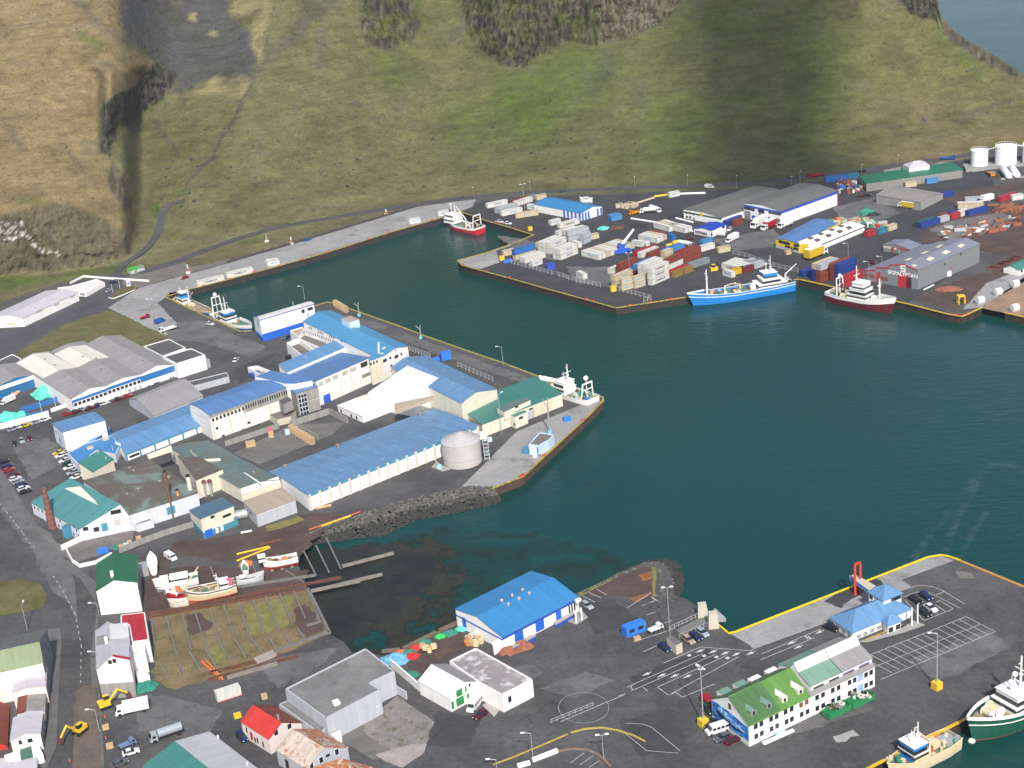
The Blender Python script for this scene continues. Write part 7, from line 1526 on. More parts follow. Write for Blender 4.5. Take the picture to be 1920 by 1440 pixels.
   _,x,z1,dx,dz,m_=ft;z=dk(x);mb.bar(T(x,0,z),T(x,0,z+z1),.35,m_,8);mb.bar(T(x,0,z+z1),T(x+dx,.6,z+z1+dz),.26,m_,6,r2=.15);mb.build('crane',r)
  elif k=='dome':_,x,z1,rr=ft;mb.bar(T(x,0,dk(x)),T(x,0,dk(x)+z1),.15,bw,6);mb.dome(T(x,0,dk(x)+z1+rr*.6),rr,bw,10,4,full=True);mb.build('radar_dome',r)
  elif k=='box':_,x,y,l,w,h,m_=ft;bx(mb,x,x+l,w,dk(x),h,m_,y=y);mb.build('hatch',r)
  elif k=='drum':_,x,w,rr,m_=ft;mb.bar(T(x,-w/2,dk(x)+rr),T(x,w/2,dk(x)+rr),rr,m_,12);mb.bar(T(x,-w/2-.15,dk(x)+rr),T(x,-w/2,dk(x)+rr),rr*1.25,bw,12);mb.bar(T(x,w/2,dk(x)+rr),T(x,w/2+.15,dk(x)+rr),rr*1.25,bw,12);mb.build('net_drum',r)
  elif k=='whale':_,x0,m_=ft;
  elif k=='gear':
   _,x0,x1,nn,ms=ft
   for i in range(nn):x=random.uniform(x0,x1);y=random.uniform(-.34,.34)*beam;z=dk(x);g=MB();g.box(T(x,y,z),(random.uniform(.5,1.5),random.uniform(.5,1.3),random.uniform(.4,1.4)),random.choice(ms),rz=random.random()*3);g.build('deck_gear',r)
  elif k=='wires':
   for(x0,y0,z0_),(x1,y1,z1)in ft[1:]:w_=MB();w_.bar(T(x0,y0,dk(max(0,x0))+z0_),T(x1,y1,dk(min(Ln,x1))+z1),.05,dark,4);w_.build('stay_wire',r)
  elif k=='name':
   _,s_,x,z1,sz_,m_=ft
   mw=Matrix(((-d.x,0,-s.x,0),(-d.y,0,-s.y,0),(0,1,0,0),(0,0,0,1)))if False else None
  elif k=='fore':
   _,x0,h,m_=ft
   for sd_ in(1,-1):
    for A,B_ in zip(sec,sec[1:]):
     if A[0][0]<x0:continue
     p=[T(A[0][0],sd_*A[0][1],A[0][2]-.05),T(B_[0][0],sd_*B_[0][1],B_[0][2]-.05)];u=[T(A[0][0]+.2,sd_*(A[0][1]+.12),A[0][2]+h),T(B_[0][0]+.2,sd_*(B_[0][1]+.12),B_[0][2]+h)];mb.face([p[0],p[1],u[1],u[0]],m_);mb.face([u[0]-s*.1*sd_,u[1]-s*.1*sd_,p[1]-s*.1*sd_,p[0]-s*.1*sd_],m_)
   mb.build('forecastle_bulwark',r)
 return r,T,Ln
GS=[bw,cr_,gearO,netG,deckT,rustm,dark]
boat('red hulled fishing ship with white upperworks in the inner corner of the basin',q('S6',150,425),q('S6',440,488),8.5,3.2,hR,hR,bw,stripe=bw,sheer=1.8,side=2,feats=(('fore',20,.9,bw),('house',17,25,6.5,2.1,2,bw),('mast',19,10,.3),('gantry',2,7,6,bw),('boom',11,4,6,6,bw),('drum',6,4,1.1,rustm),('gear',2,14,14,GS),('dome',22,8.6,.7)))
boat('long blue hulled ship with white superstructure aft at the container wharf',q('S7',925,1290),q('S7',1868,1132),9.0,4.0,hB,hB,hB,stripe=bw,sheer=1.6,side=-2,feats=(('fore',36,.5,bw),('house',4,17,7.8,2.2,1,bw),('house',6.5,15,6.4,4.4,1,bw),('house',8,14,5.6,6.6,1,hB),('mast',39,11,.45),('mast',10,13.5,.25),('boom',3.2,4,-5,4,bw),('boom',24,3,5,1.2,cr_),('boom',31,3,-5,1.0,cr_),('box',21,0,5,4.5,1.0,deckG),('box',29,0,5,4.5,.8,deckG),('box',18,1.6,2.2,2,3,bw),('gear',18,38,34,GS),('gear',0,4,6,GS),('dome',12,9.8,.6),('wires',((39,0,10),(14,0,10)),((39,0,9),(45,0,1)),((10,0,13),(2,0,3)))))
boat('maroon hulled fishing ship with tall white bridge beside the repair hall wharf',q('S8',1250,1360),q('S8',655,1240),8.6,4.2,hM,hM,bw,stripe=bw,sheer=1.8,side=2.2,feats=(('fore',20,1.0,bw),('house',11,20,6.8,2.5,1,bw),('house',12,19.4,6.2,5.0,1,bw),('house',13,18.6,5.4,7.4,1,bw),('mast',13.5,14,.35),('mast',24.5,9.5,.45),('gantry',5,7.5,5.5,bw),('dome',5.2,8,.75),('box',20.5,1,3,2.4,1.8,bw),('box',7,0,3.5,5,1.1,cr_),('gear',1,10,16,GS),('boom',7.5,4,-3,3,rustm),('wires',((24.5,0,9),(13.5,0,12)),((24.5,0,8.5),(28.5,0,1)),((13.5,0,13),(5,0,7.5)))))
def edge_boat(label,pb,ps,beam,off,*a,**k):
 """lie alongside the quay: bow and stern given on the quay edge, set off towards the water"""
 b,s_=G(pb),G(ps);d=(b-s_).normalized();n=Vector((-d.y,d.x,0))*off;b=b+n;s_=s_+n;b.z=s_.z=WZ
 return boat(label,b,s_,beam,*a,world=True,**k)
edge_boat('white fishing vessel with blue bridge top moored by the tall white store',(452,622),(386,592),7.5,4.6,3.0,hDB,hDB,bw,deck=deckG,sheer=1.5,feats=(('fore',16,.9,bw),('house',10,16,5.6,2.4,1,bw),('house',10.6,15.6,5.2,4.6,1,hB),('mast',11.5,11,.3),('gantry',3,9,5,bw),('dome',3,9.6,.9),('drum',6,3.6,.9,netG),('box',7.5,0,2,3,1.6,bw),('gear',1,10,16,GS),('gear',17,20,4,GS),('mast',14.5,8,.15),('wires',((3,0,9),(9,0,2)),((11.5,0,10),(20,0,1.5)))))
edge_boat('cream and white vessel with light blue wheelhouse top behind the white fishing vessel',(382,590),(318,560),6.5,4.0,2.4,hDB,hDB,cr_,deck=deckT,sheer=1.2,feats=(('house',5,10,4.6,2.6,2,hB),('mast',13,9,.25),('mast',4,7,.2),('box',1,0,2.5,3.5,1.2,netG),('boom',12,3,5,4,bw),('gear',0,17,26,[cr_,cr_,bw,gearO,deckT]),('wires',((13,0,8.5),(18,0,1)),((13,0,8.5),(6,0,5)))))
edge_boat('white stern trawler lying along the pier end beside the sea green roof',q('R3',1335,612),q('R3',1765,752),8.0,5.4,4.7,bw,hm('rusty_black',(.05,.025,.02)),bw,deck=deckG,sheer=1.5,feats=(('fore',17,.8,bw),('house',12,18.5,6.2,2.4,1,bw),('house',12.4,17.6,5.6,4.7,1,bw),('mast',12.8,11.5,.35),('gantry',2.5,6.2,6,bw),('dome',3,7.5,.95),('drum',7,4,1.1,netG),('gear',1,11,18,GS),('gear',19,23,5,GS),('box',.2,1.8,.8,1.6,1.6,hB),('mast',15,8,.15),('wires',((12.8,0,11),(3,0,6)),((12.8,0,11),(23,0,1.5)))))
gq=G(q('S5',1440,905),WZ);dq=(G(q('S5',1550,582))-G(q('S5',380,1168)));dq.z=0;dq.normalize()
b_,T_,L_=boat('green hulled trawler with white whaleback bow and white bridge at the right edge',gq+dq*-.5+Vector((-dq.y,dq.x,0))*.6,gq+dq*34+Vector((-dq.y,dq.x,0))*.6,9.5,4.6,hG,hRB,None,world=True,deck=deckT,sheer=2.0,stripe=bw,keel=1.0,feats=(('fore',22,.9,bw),('house',17,24.5,7.6,2.3,1,bw),('house',17.6,23.6,6.8,4.5,1,bw),('mast',19,13,.4),('drum',27.5,3.4,1.2,cr_),('drum',29.6,2.4,.9,cr_),('gear',25,31,8,[cr_,bw,dark]),('gear',8,16,12,GS),('boom',14,4,-6,1,gearO),('dome',21,8.4,.7),('mast',22,9,.12),('box',9,3.4,7,1.2,2.2,bw)))
mb=MB();mb.dome(T_(L_+.3,0,-.1),.9,bw,10,4,full=True);mb.build('bulbous_bow',b_)
gq=G(q('S5',1305,1000),WZ)
boat('cream and blue fishing boat with bright blue bridge top at the bottom right wharf',gq-dq*19.8+Vector((-dq.y,dq.x,0))*2.6,gq+Vector((-dq.y,dq.x,0))*2.6,6.4,3.2,cr_,hDB,cr_,world=True,deck=deckG,sheer=1.2,feats=(('house',10.5,15,5.0,2.4,1,cr_),('house',10.8,15,4.8,4.4,1,hB),('mast',11.5,9,.25),('mast',13.5,7.6,.12),('mast',12.6,8,.1),('box',8.4,.9,1.6,1.6,2.2,redp),('box',5,-.6,3.2,2.6,1.5,cr_),('box',1,.4,3.4,3.4,.9,galv),('gantry',9.4,4,4.4,cr_),('gear',.5,9,12,[galv,netG,gearO,cr_]),('gear',16,19,6,[cr_,gearO,netG])))
def slip(label,pb,ps,beam,free,top,low,z=1.3,**k):
 r,T,Ln=boat(label,pb,ps,beam,free,top,low,z0=z,keel=1.0,name=k.pop('name','hauled_out_boat'),**k)
 for x in(.2,.5,.8):
  mb=MB();c=T(Ln*x,0,0);mb.box((c.x,c.y,0),(1.0,beam*.7,z-.8 if z>.9 else .2),oldwood,rz=math.atan2((G(pb)-G(ps)).y,(G(pb)-G(ps)).x));o=mb.build('keel_block',r)
 return r
slip('large cream and white wooden boat with salmon bottom hauled out on the slip',q('R6',855,540),q('R6',1195,465),5.2,2.6,hm('cream',(.60,.48,.28)),hm('salmon',(.58,.17,.12)),bulw=hm('dark_rail',(.10,.06,.04)),deck=deckT,sheer=1.1,stripe=bw,feats=(('house',2.0,4.6,3.2,2.3,1,bw),('mast',5.0,5,.16),('boom',14.5,1.5,-5,6,cr_),('box',8,0,2.5,2.2,.7,deckG),('box',1.0,.8,1.4,1.2,2.6,hm('pink',(.75,.12,.25))),('gear',5,17,16,[cr_,gearO,deckT,netG,bw])))
slip('white motor cruiser with white cabin roofs hauled out on the slip',q('R6',640,462),q('R6',935,410),4.6,2.2,bw,hm('grey',(.3,.31,.33)),feats=(('house',3,8,3.4,2.0,1,bw),('box',8.5,0,4,2.6,1.6,bw),('box',8.6,0,2.4,2.2,2.2,bw)))
slip('small boat with red hull between the cruiser and the wooden boat',q('R6',715,505),q('R6',860,500),3.0,1.6,hR,hR,bulw=bw,deck=deckT,feats=(('gear',1,6,7,[cr_,gearO,bw]),))
slip('small open cream boat in front of the large wooden boat',q('R6',735,580),q('R6',865,560),2.6,1.3,hm('pale_cream',(.62,.58,.48)),hm('pale_cream',(.62,.58,.48)),z=.7,deck=deckT,feats=())
slip('pale grey open boat right of the large wooden boat',q('R6',1382,392),q('R6',1198,425),2.8,1.5,hm('pale_grey',(.50,.52,.55)),hm('grey',(.3,.31,.33)),z=1.0,feats=(('house',1.2,2.8,1.6,1.6,1,bw),))
slip('long white boat with red bottom at the top of the slip',q('R6',1388,310),q('R6',1620,265),3.4,1.9,bw,hRB,deck=deckT,feats=(('house',9.5,11.5,2.2,1.6,1,bw),('gear',2,9,6,[deckT,gearO,cr_]),('boom',6,1,3,.5,rustm)))
slip('upturned looking white boat on a cradle behind the bottle green roof',q('R6',610,262),q('R6',622,345),2.9,1.7,bw,bw,z=1.2,deck=bw,deckdrop=.1,feats=())
slip('tiny white boat stern next to the orange buoy heap',q('R6',1250,310),q('R6',1262,360),2.0,1.2,bw,hm('grey',(.3,.31,.33)),z=.8,feats=())
boat('small white boat on the ground beside the vivid blue office',q('S7',1160,600),q('S7',1210,600),2.2,1.2,bw,bw,z0=.6,name='hauled_out_boat',feats=())
boat('white boat standing behind the blue striped shed',q('S6',1355,195),q('S6',1470,190),2.8,1.6,bw,bw,z0=.8,name='hauled_out_boat',feats=(('house',2,4.5,1.8,1.6,1,bw),))
def spot(t,u):return['at the left end','left of middle','in the middle','right of middle','at the right end'][min(4,int(t*5))]+', '+['far side','centre','near side'][min(2,int(u*3))]
def cname(m):return{rustm:'rusty',rg_:'brown',gearO:'orange',so_:'orange',white:'white',W_lgrey:'grey',redp:'red',W_beige:'beige',netG:'green',cab:'blue',wood:'tan'}.get(m,'pale')
so_=mat('scrap_orange',(.30,.095,.045),.85,var=.4,scale=1.5);lampw=mat('lamp_head',(.75,.76,.78),.3);polem=mat('lamp_pole',(.36,.37,.38),.5,metal=.3)
def lamp(crop,bx,by,tx,ty,label,arms=1,adir=(-1,0),r=.13,group=None,m=None,block=None,name='street_lamp',cat='street lamp'):
 c=G(q(crop,bx,by));h=HT(q(crop,bx,by),q(crop,tx,ty));o=thing(name,c,label,cat,group)
 z0=0
 if block:mb=MB();mb.box((c.x,c.y,0),(2.0,2.0,1.9),block,rz=.5);mb.build('base_block',o);z0=1.9
 mb=MB();mb.bar(c+UP*z0,c+UP*h,r,m or polem,8,r2=r*.65);mb.build('pole',o)
 dirs=[Vector((adir[0],adir[1],0)).normalized()]+([Vector((-adir[0],-adir[1],0)).normalized()]if arms>1 else[])
 for d in dirs:
  mb=MB();ln=1.6 if arms==1 else .8;mb.bar(c+UP*h,c+UP*(h+.35)+d*ln,r*.6,m or polem,6);mb.build('arm',o)
  mb=MB();e=c+UP*(h+.3)+d*(ln+.3);mb.box(e,(.95,.42,.2),lampw,rz=math.atan2(d.y,d.x));mb.build('lamp_head',o)
 return o
lamp('R1',1382,590,1342,395,'tall twin headed lamp on the quay apron near the moored trawlers',2,(-1,.3));lamp('R7',745,305,705,205,'curved street lamp beside the green roofed house',1);lamp('R7',745,670,700,570,'curved street lamp beside the white gabled house with plinth',1);lamp('R7',748,1170,690,1005,'curved street lamp beside the dug trench',1);lamp('R7',207,412,182,222,'lamp post at the street junction by the grass island',1,(0,1))
lamp('T7',640,405,615,240,'curved lamp post by the yellow edged traffic divider',1);lamp('T7',1063,400,1047,255,'twin headed lamp post by the small car park at the bottom',2);lamp('T7',420,445,410,398,'lamp post cut off at the bottom edge',1);lamp('S2',462,830,440,398,'tall lamp post behind the cream hut at the ferry lanes',2);lamp('S4',95,1010,62,470,'tall lattice lamp mast on a yellow block left of the mural',2,(-.5,.8),r=.2,block=yellow,name='light_mast');lamp('S3',1135,1300,1127,805,'tall lattice lamp mast on a yellow block on the open asphalt',1,r=.2,block=yellow,name='light_mast')
lamp('R3',905,1055,873,722,'pale lamp post in front of the sea green roof',1,(.2,.2));lamp('R3',915,468,897,317,'lamp post on the fish factory quay facing the basin',1,(-.3,0));lamp('R2',918,390,910,275,'lamp post standing behind the tall white store',1,(-.3,0));lamp('S6',828,272,805,32,'tall lamp post beside the blue roofed shed',2);lamp('S7',308,972,290,785,'lamp post among the coloured container rows',2);lamp('S8',862,870,850,692,'dark lamp post behind the container stack at the maroon ship',1);lamp('S8',1058,1065,1052,865,'lamp post at the corner of the repair hall',1);lamp('S8',1180,872,1175,815,'lamp on the roof side of the repair hall, left',1);lamp('S8',1345,800,1340,745,'lamp beside the small grey shed',1)
for i,(cr,bx,by,tx,ty)in enumerate((('S6',345,152,340,55),('S6',880,98,877,0),('S7',355,160,342,58),('S7',855,150,848,38),('S7',1320,165,1316,45),('S7',1838,130,1812,52),('S8',405,122,393,5),('T1',295,462,290,362),('T1',656,372,652,268))):lamp(cr,bx,by,tx,ty,f'thin lamp post along the hillside road, {ORD[i]} from the red ship',1,(0,-1),r=.1,group='lamps along the hillside road')
rw=mat('red_white_marker',(.6,.1,.08),.5)
for i,(cr,x,y,ty)in enumerate((('T6',905,265,222),('T6',1035,275,238),('T6',490,430,385),('T6',1537,122,92))):
 c=G(q(cr,x,y));h=HT(q(cr,x,y),q(cr,x,ty));o=thing('leading_light',c,['grey slim tower on the grass above the pale quay','small red and white tower above the middle of the pale quay','small red and white tower near the green hut','small red tower at the far end of the pale quay'][i],'light tower');mb=MB();mb.box((c.x,c.y,0),(2,2,.8),white);mb.build('base',o);mb=MB()
 mb.bar(c+UP*.8,c+UP*h*.6,.5,galv if i==0 else rw,6,r2=.35);mb.build('tower',o);mb=MB();mb.bar(c+UP*h*.6,c+UP*h,.3,white if i else galv,6);mb.build('lantern',o)
for i,(cr,bx,by,tx,ty)in enumerate((('R1',1015,330,1000,245),('R1',1080,295,1068,215),('R4',380,178,358,45),('R4',508,135,485,20),('R4',1105,555,1085,440),('R4',1030,570,1010,455))):
 c=G(q(cr,bx,by));h=HT(q(cr,bx,by),q(cr,tx,ty));o=thing('flagpole',c,['white flagpole on the grass island, nearer the road','white flagpole on the grass island beside the sign','white flagpole at the net yard wall, left','white flagpole at the net yard wall, right','white flagpole with lowered flag by the blue shed, right','white flagpole by the green roofed block, left'][i],'flagpole');mb=MB();mb.bar(c,c+UP*h,.09,white,6,r2=.05);mb.build('pole',o)
 if i>3:mb=MB();t=c+UP*(h*(.98 if i==4 else .45));mb.hexa([t,t+Vector((-1.6,0,.9)),t+Vector((-1.7,0,.2)),t+Vector((-.1,0,-.8))],[p+Vector((0,.05,0))for p in(t,t+Vector((-1.6,0,.9)),t+Vector((-1.7,0,.2)),t+Vector((-.1,0,-.8)))],white);mb.build('flag',o)
for cr,bx,by,tx,ty,ex,ey,label in(('R2',1410,540,1398,420,1370,412,'small pale quay crane with two arms on the factory quay'),('R3',222,245,203,135,218,160,'thin grey quay crane with blue foot beside a red post'),('R3',1310,1045,1328,742,1350,1060,'tall lattice loading crane beside the pale blue hut')):
 c=G(q(cr,bx,by));h=HT(q(cr,bx,by),q(cr,tx,ty));o=thing('quay_crane',c,label,'crane');mb=MB();mb.box((c.x,c.y,0),(1.3,1.3,1.2),mat('crane_teal',(.2,.42,.5),.5));mb.build('foot',o);mb=MB();mb.bar(c+UP*1.2,c+UP*h*.75,.28,polem,6);mb.build('column',o);mb=MB();mb.bar(c+UP*h*.75,c+UP*h+_r*.3,.2,polem,6);mb.build('jib',o);mb=MB();mb.bar(c+UP*h*.7,c+UP*h*.95-_r*1.6,.16,polem,6);mb.build('jib',o)
fm_=mat('fence_wire',(.45,.46,.47),.5)
def fence(crop,pts,label,n,h=1.9,foot=True):
 P=[G(q(crop,*p))for p in pts];o=thing('mesh_fence',P[0],label,'fence');tot=[at_pl(P,i/n)for i in range(n+1)]
 for a in tot:
  mb=MB();mb.box((a.x,a.y,0),(.12,.12,h),fm_);
  if foot:mb.box((a.x,a.y-.35,0),(.35,.5,.3),conc)
  mb.build('post',o)
 for a,b in zip(tot,tot[1:]):
  mb=MB();e=(b-a).normalized();ln=(b-a).length;k=max(2,int(ln/.45))
  mb.bar(a+UP*h*.97,b+UP*h*.97,.045,fm_,4);mb.bar(a+UP*.3,b+UP*.3,.045,fm_,4)
  for i in range(1,k):p=a+e*(ln*i/k);mb.bar(p+UP*.3,p+UP*h*.97,.03,fm_,3)
  mb.build('wire_panel',o)
fence('R3',[(130,345),(300,405)],'wire fence on the factory quay, left of the blue bins',7);fence('R3',[(535,480),(830,605)],'wire fence on the factory quay, right of the blue bins',9);fence('R3',[(1435,735),(1600,775)],'wire fence on concrete feet beside the white stern trawler',6)
fence('S6',[(700,775),(1120,890)],'wire fence along the wharf in front of the white stacks',12);fence('S6',[(1120,890),(1215,912),(1225,925),(1545,1000)],'wire fence along the wharf past the lone container',12);fence('S7',[(170,1130),(515,1215),(440,1250)],'wire fence ending at the wharf edge by the beige stacks',11);fence('S7',[(1285,790),(1390,810),(1740,930),(1900,960)],'wire fence behind the blue ship',12);fence('S2',[(465,775),(800,615)],'railing along the far side of the car ramp',9,1.2,False);fence('S2',[(545,850),(835,725)],'railing along the near side of the car ramp',8,1.2,False);fence('S1',[(960,1420),(1315,1275)],'low yellow post and rail barrier on the asphalt',7,1.0,False)
root=thing('car_ramp',G(q('S2',760,700)),'steel car ferry ramp between two concrete towers','ramp')
for p,q2 in((q('S2',755,655),q('S2',750,535)),(q('S2',852,748),q('S2',850,615))):
 c=G(p);h=HT(p,q2);mb=MB();k=lambda z,w:[c+Vector((x*w,y*w*.8,z))for x,y in((-1,-1),(1,-1),(1,1),(-1,1))]
 mb.hexa(k(-4,1.7),k(h,1.1),W_beige);mb.build('tower',root)
P=[G(q('S2',*p),.4)for p in((520,775),(560,815),(885,650),(850,600))];mb=MB();mb.hexa([p-UP*.9 for p in P],P,mat('ramp_steel',(.16,.165,.16),.7,var=.2));mb.build('ramp_deck',root)
P=[G(q('S2',*p),.8)for p in((850,600),(885,670),(965,665),(865,575))];mb=MB();mb.hexa([p-UP*1.2 for p in P],P,galv);mb.build('ramp_lip',root)
mb=MB();P=[G(q('S2',*p))for p in((480,835),(580,925),(572,975),(518,992),(432,880),(430,850))];h=HT(q('S2',520,992),q('S2',515,905));P=[G(q('S2',*p),h)for p in((430,840),(480,825),(572,885),(515,912))];mb.prism([(p.x,p.y)for p in P],0,h,W_beige,R_bfelt);tag(mb.build('hut',off=G(q('S2',510,960))),'cream flat roofed hut beside the ferry lanes','hut')
def small(name,crop,x,y,size,m,label,cat,group=None,rz=.3,z=0,mt=None,parts=None):
 g=G(q(crop,x,y));mb=MB();mb.box((g.x,g.y,z),size,m,rz=rz,mtop=mt);o=mb.build(name,off=g);tag(o,label,cat,group)
 for pn,(dx,dy,dz),sz,pm in parts or():mb=MB();cs,sn=math.cos(rz),math.sin(rz);mb.box((g.x+dx*cs-dy*sn,g.y+dx*sn+dy*cs,z+dz),sz,pm,rz=rz);mb.build(pn,o,off=g)
 return o
cab=mat('cabin_blue',(.03,.18,.62),.45,var=.06)
small('site_cabin','S1',1660,655,(6.2,2.6,2.6),cab,'bright blue site cabin with two dark windows','cabin',rz=.48,parts=(('window',(-1.4,-1.3,1.1),(1.6,.12,1.0),glass),('window',(1.4,-1.3,1.1),(1.6,.12,1.0),glass),('roof',(0,0,2.6),(6.0,2.3,.2),cab)))
dg=mat('dumpster_green',(.02,.20,.07),.55,var=.1)
for i,(x,y)in enumerate(((1360,900),(1580,800))):
 o=small('dumpster','S4',x,y,(7.0,2.5,.3),dg,['dark green open dumpster full of rubble, nearer the camera','dark green open dumpster with white tubs on its side'][i],'dumpster',rz=.52,z=.3,parts=[('side_wall',(0,sy,.0),(7.0,.12,1.6),dg)for sy in(-1.25,1.25)]+[('end_wall',(sx,0,.0),(.12,2.4,1.6),dg)for sx in(-3.5,3.5)]);o2=o
 for k in range(9):small('rubbish','S4',x+random.uniform(-75,75),y-25+random.uniform(-22,22),(random.uniform(.6,1.6),random.uniform(.5,1.2),.5),random.choice([white,wood,W_pink,oldwood,rustm]),f'piece of rubble and boards lying in the {["nearer", "further"][i]} green dumpster','rubbish',f'rubbish in the {["nearer", "further"][i]} dumpster',rz=random.random()*3,z=1.3)
small('shipping_box','R6',1140,1205,(6.4,2.5,2.5),CC['white'],'white reefer box with red base standing on the asphalt below the slip','container',rz=.42,parts=(('base_rail',(0,-1.26,0),(6.4,.06,.2),redp),('rib',(-1,-1.26,.2),(.12,.08,2.2),W_beige),('rib',(1,-1.26,.2),(.12,.08,2.2),W_beige)))
for cr,x,y,s_,m_,lb in(('R6',1388,1215,(1.5,1.3,1.2),wood,'tan crate on the asphalt right of the white reefer box'),('R8',358,770,(1.8,1.4,1.0),yellow,'yellow plastic tub behind the red roofed house'),('R7',795,1145,(1.6,1.3,1.0),wood,'tan crate at the pavement edge, further'),('R7',825,1285,(1.7,1.4,1.0),wood,'tan crate at the pavement edge, nearer'),('R3',345,435,(3.2,1.8,1.3),cab,'small blue bin beside the larger blue skip on the factory quay'),('R3',432,420,(4,2.4,3.2),cab,'large blue skip with white marks on the factory quay'),('R3',1455,940,(2.6,1.6,1.5),cab,'small blue tub on the pier deck'),('S6',1072,830,(3.8,2.4,2.8),trimB,'dark blue skip with white marks by the wharf fence'),('S6',612,748,(2.2,1.6,2.2),yellow,'yellow fork carriage at the end of the wharf stacks'),('S6',665,765,(4.2,2,1.2),cab,'low blue tray beside the yellow carriage'),('S6',880,465,(2,1.6,1.9),yellow,'yellow tractor on the short quay'),('S7',150,1140,(2.4,1.8,2.2),yellow,'yellow generator by the wharf fence'),('S8',290,790,(2.6,2,1.6),wood,'orange bin in front of the yellow hall'),('S8',1800,995,(2.4,2.4,2.2),white,'white cubicle against the repair hall side'),('R6',550,350,(3,5,2.6),galv,'grey shed box behind the bottle green roof'),('R4',930,1420,(3.4,2,1.4),cab,'blue skip in the corner yard beside the white wall'),('R4',1040,1392,(1.6,1.4,1.2),netG,'greenish tub in the corner yard'),('R4',1095,1385,(1.6,1.4,1.2),wood,'pinkish crate in the corner yard'),('R4',1135,1370,(1.5,1.3,1.2),W_pblue,'pale blue tub in the corner yard'),('R4',1170,1350,(1.5,1.4,1.4),wood,'tan crate in the corner yard'),('R4',1250,1305,(1.6,1.4,1.1),wood,'tan crate alone by the retaining wall'),('R5',955,450,(1.6,1.4,1.7),W_pblue,'pale blue tub in the courtyard'),('R5',808,478,(1.8,1.6,2.6),wood,'tan stack under the pink tub in the courtyard'),('R5',625,560,(3.4,1.8,2),wood,'timber stack in the courtyard corner'),('S1',1685,715,(1.8,1.2,.8),wood,'tan crate beside the bright blue site cabin'),('R3',800,1112,(1.6,1.4,1.3),W_pblue,'pale box near the valve house of the silver tank'),('R3',768,1220,(1.5,1.4,1.3),mat('turquoise_paint'),'turquoise box right of the silver tank'),('R3',1180,1245,(1.4,1.4,1),white,'white tub in front of the pale blue hut')):
 small('crate' if 'crate' in lb or 'stack' in lb else 'skip' if 'skip' in lb else 'bin',cr,x,y,s_,m_,lb,'crate' if 'crate' in lb else 'bin')
g=G(q('R5',808,440));small('bin','R5',808,478,(1.5,1.4,1.1),mat('pink_tub',(.75,.10,.22),.5),'pink tub on top of the tan stack in the courtyard','bin',z=2.6)
yf=yellow
o=thing('frame',G(q('T2',1210,890)),'yellow open steel cube frame near the wharf corner','frame');c=G(q('T2',1210,890))
for x in(-1.2,1.2):
 for y in(-1.2,1.2):mb=MB();mb.box((c.x+x,c.y+y,0),(.4,.4,3.0),yf);mb.build('post',o)
mb=MB();mb.box((c.x,c.y,3.0),(2.8,2.8,.3),yf);mb.build('top',o);mb=MB();mb.box((c.x+1.3,c.y,.3),(.1,2.2,2.6),yf);mb.build('side_panel',o)
k=0
for cr,x0,y0,x1,y1,n,lv,what in(('R2',1200,450,1290,505,6,2,'in the pale quay corner stack'),('R5',1000,430,1175,540,7,2,'in the courtyard stack')):
 for i in range(n):
  for l in range(lv):t=i/(n-1);small('pallet_crate',cr,x0+(x1-x0)*t,y0+(y1-y0)*t,(1.9,1.5,1.35),wood,f'tan {["lower", "upper"][l]} timber crate, {ORD[i]} from the left, {what}','crate',f'timber crates {what}',rz=-.6+random.uniform(-.1,.1),z=1.37*l)
def heap(mb,c,r,h,m,sx=1.0):
 n=14;rg=[]
 for i in range(5):
  t=i/4;rg.append([c+Vector((math.cos(6.283*j/n)*r*sx*(1-t**1.6*.9)*random.uniform(.68,1.18),math.sin(6.283*j/n)*r*(1-t**1.6*.9)*random.uniform(.68,1.18),h*t*random.uniform(.7,1.15)))for j in range(n)])
 mb.loft(rg,m)
def net(cr,x,y,r,h,m,label,sx=1.3,group=None):
 g=G(q(cr,x,y));mb=MB();heap(mb,g,r,h,m,sx);return tag(mb.build('net_heap',off=g),label,'net heap',group)
tq=mat('turquoise_net',(.10,.52,.42),.85,var=.25,scale=1.5,bump=.6);rg_=mat('rust_chain',(.26,.10,.06),.9,var=.4,scale=2.0,bump=.5);bg=mat('pale_blue_net',(.13,.36,.52),.9,var=.3,scale=2.0,bump=.5);og=mat('orange_net',(.6,.14,.05),.9,var=.35,scale=2.0,bump=.5);rd=mat('red_net',(.45,.03,.03),.9,var=.35,scale=2.0,bump=.5)
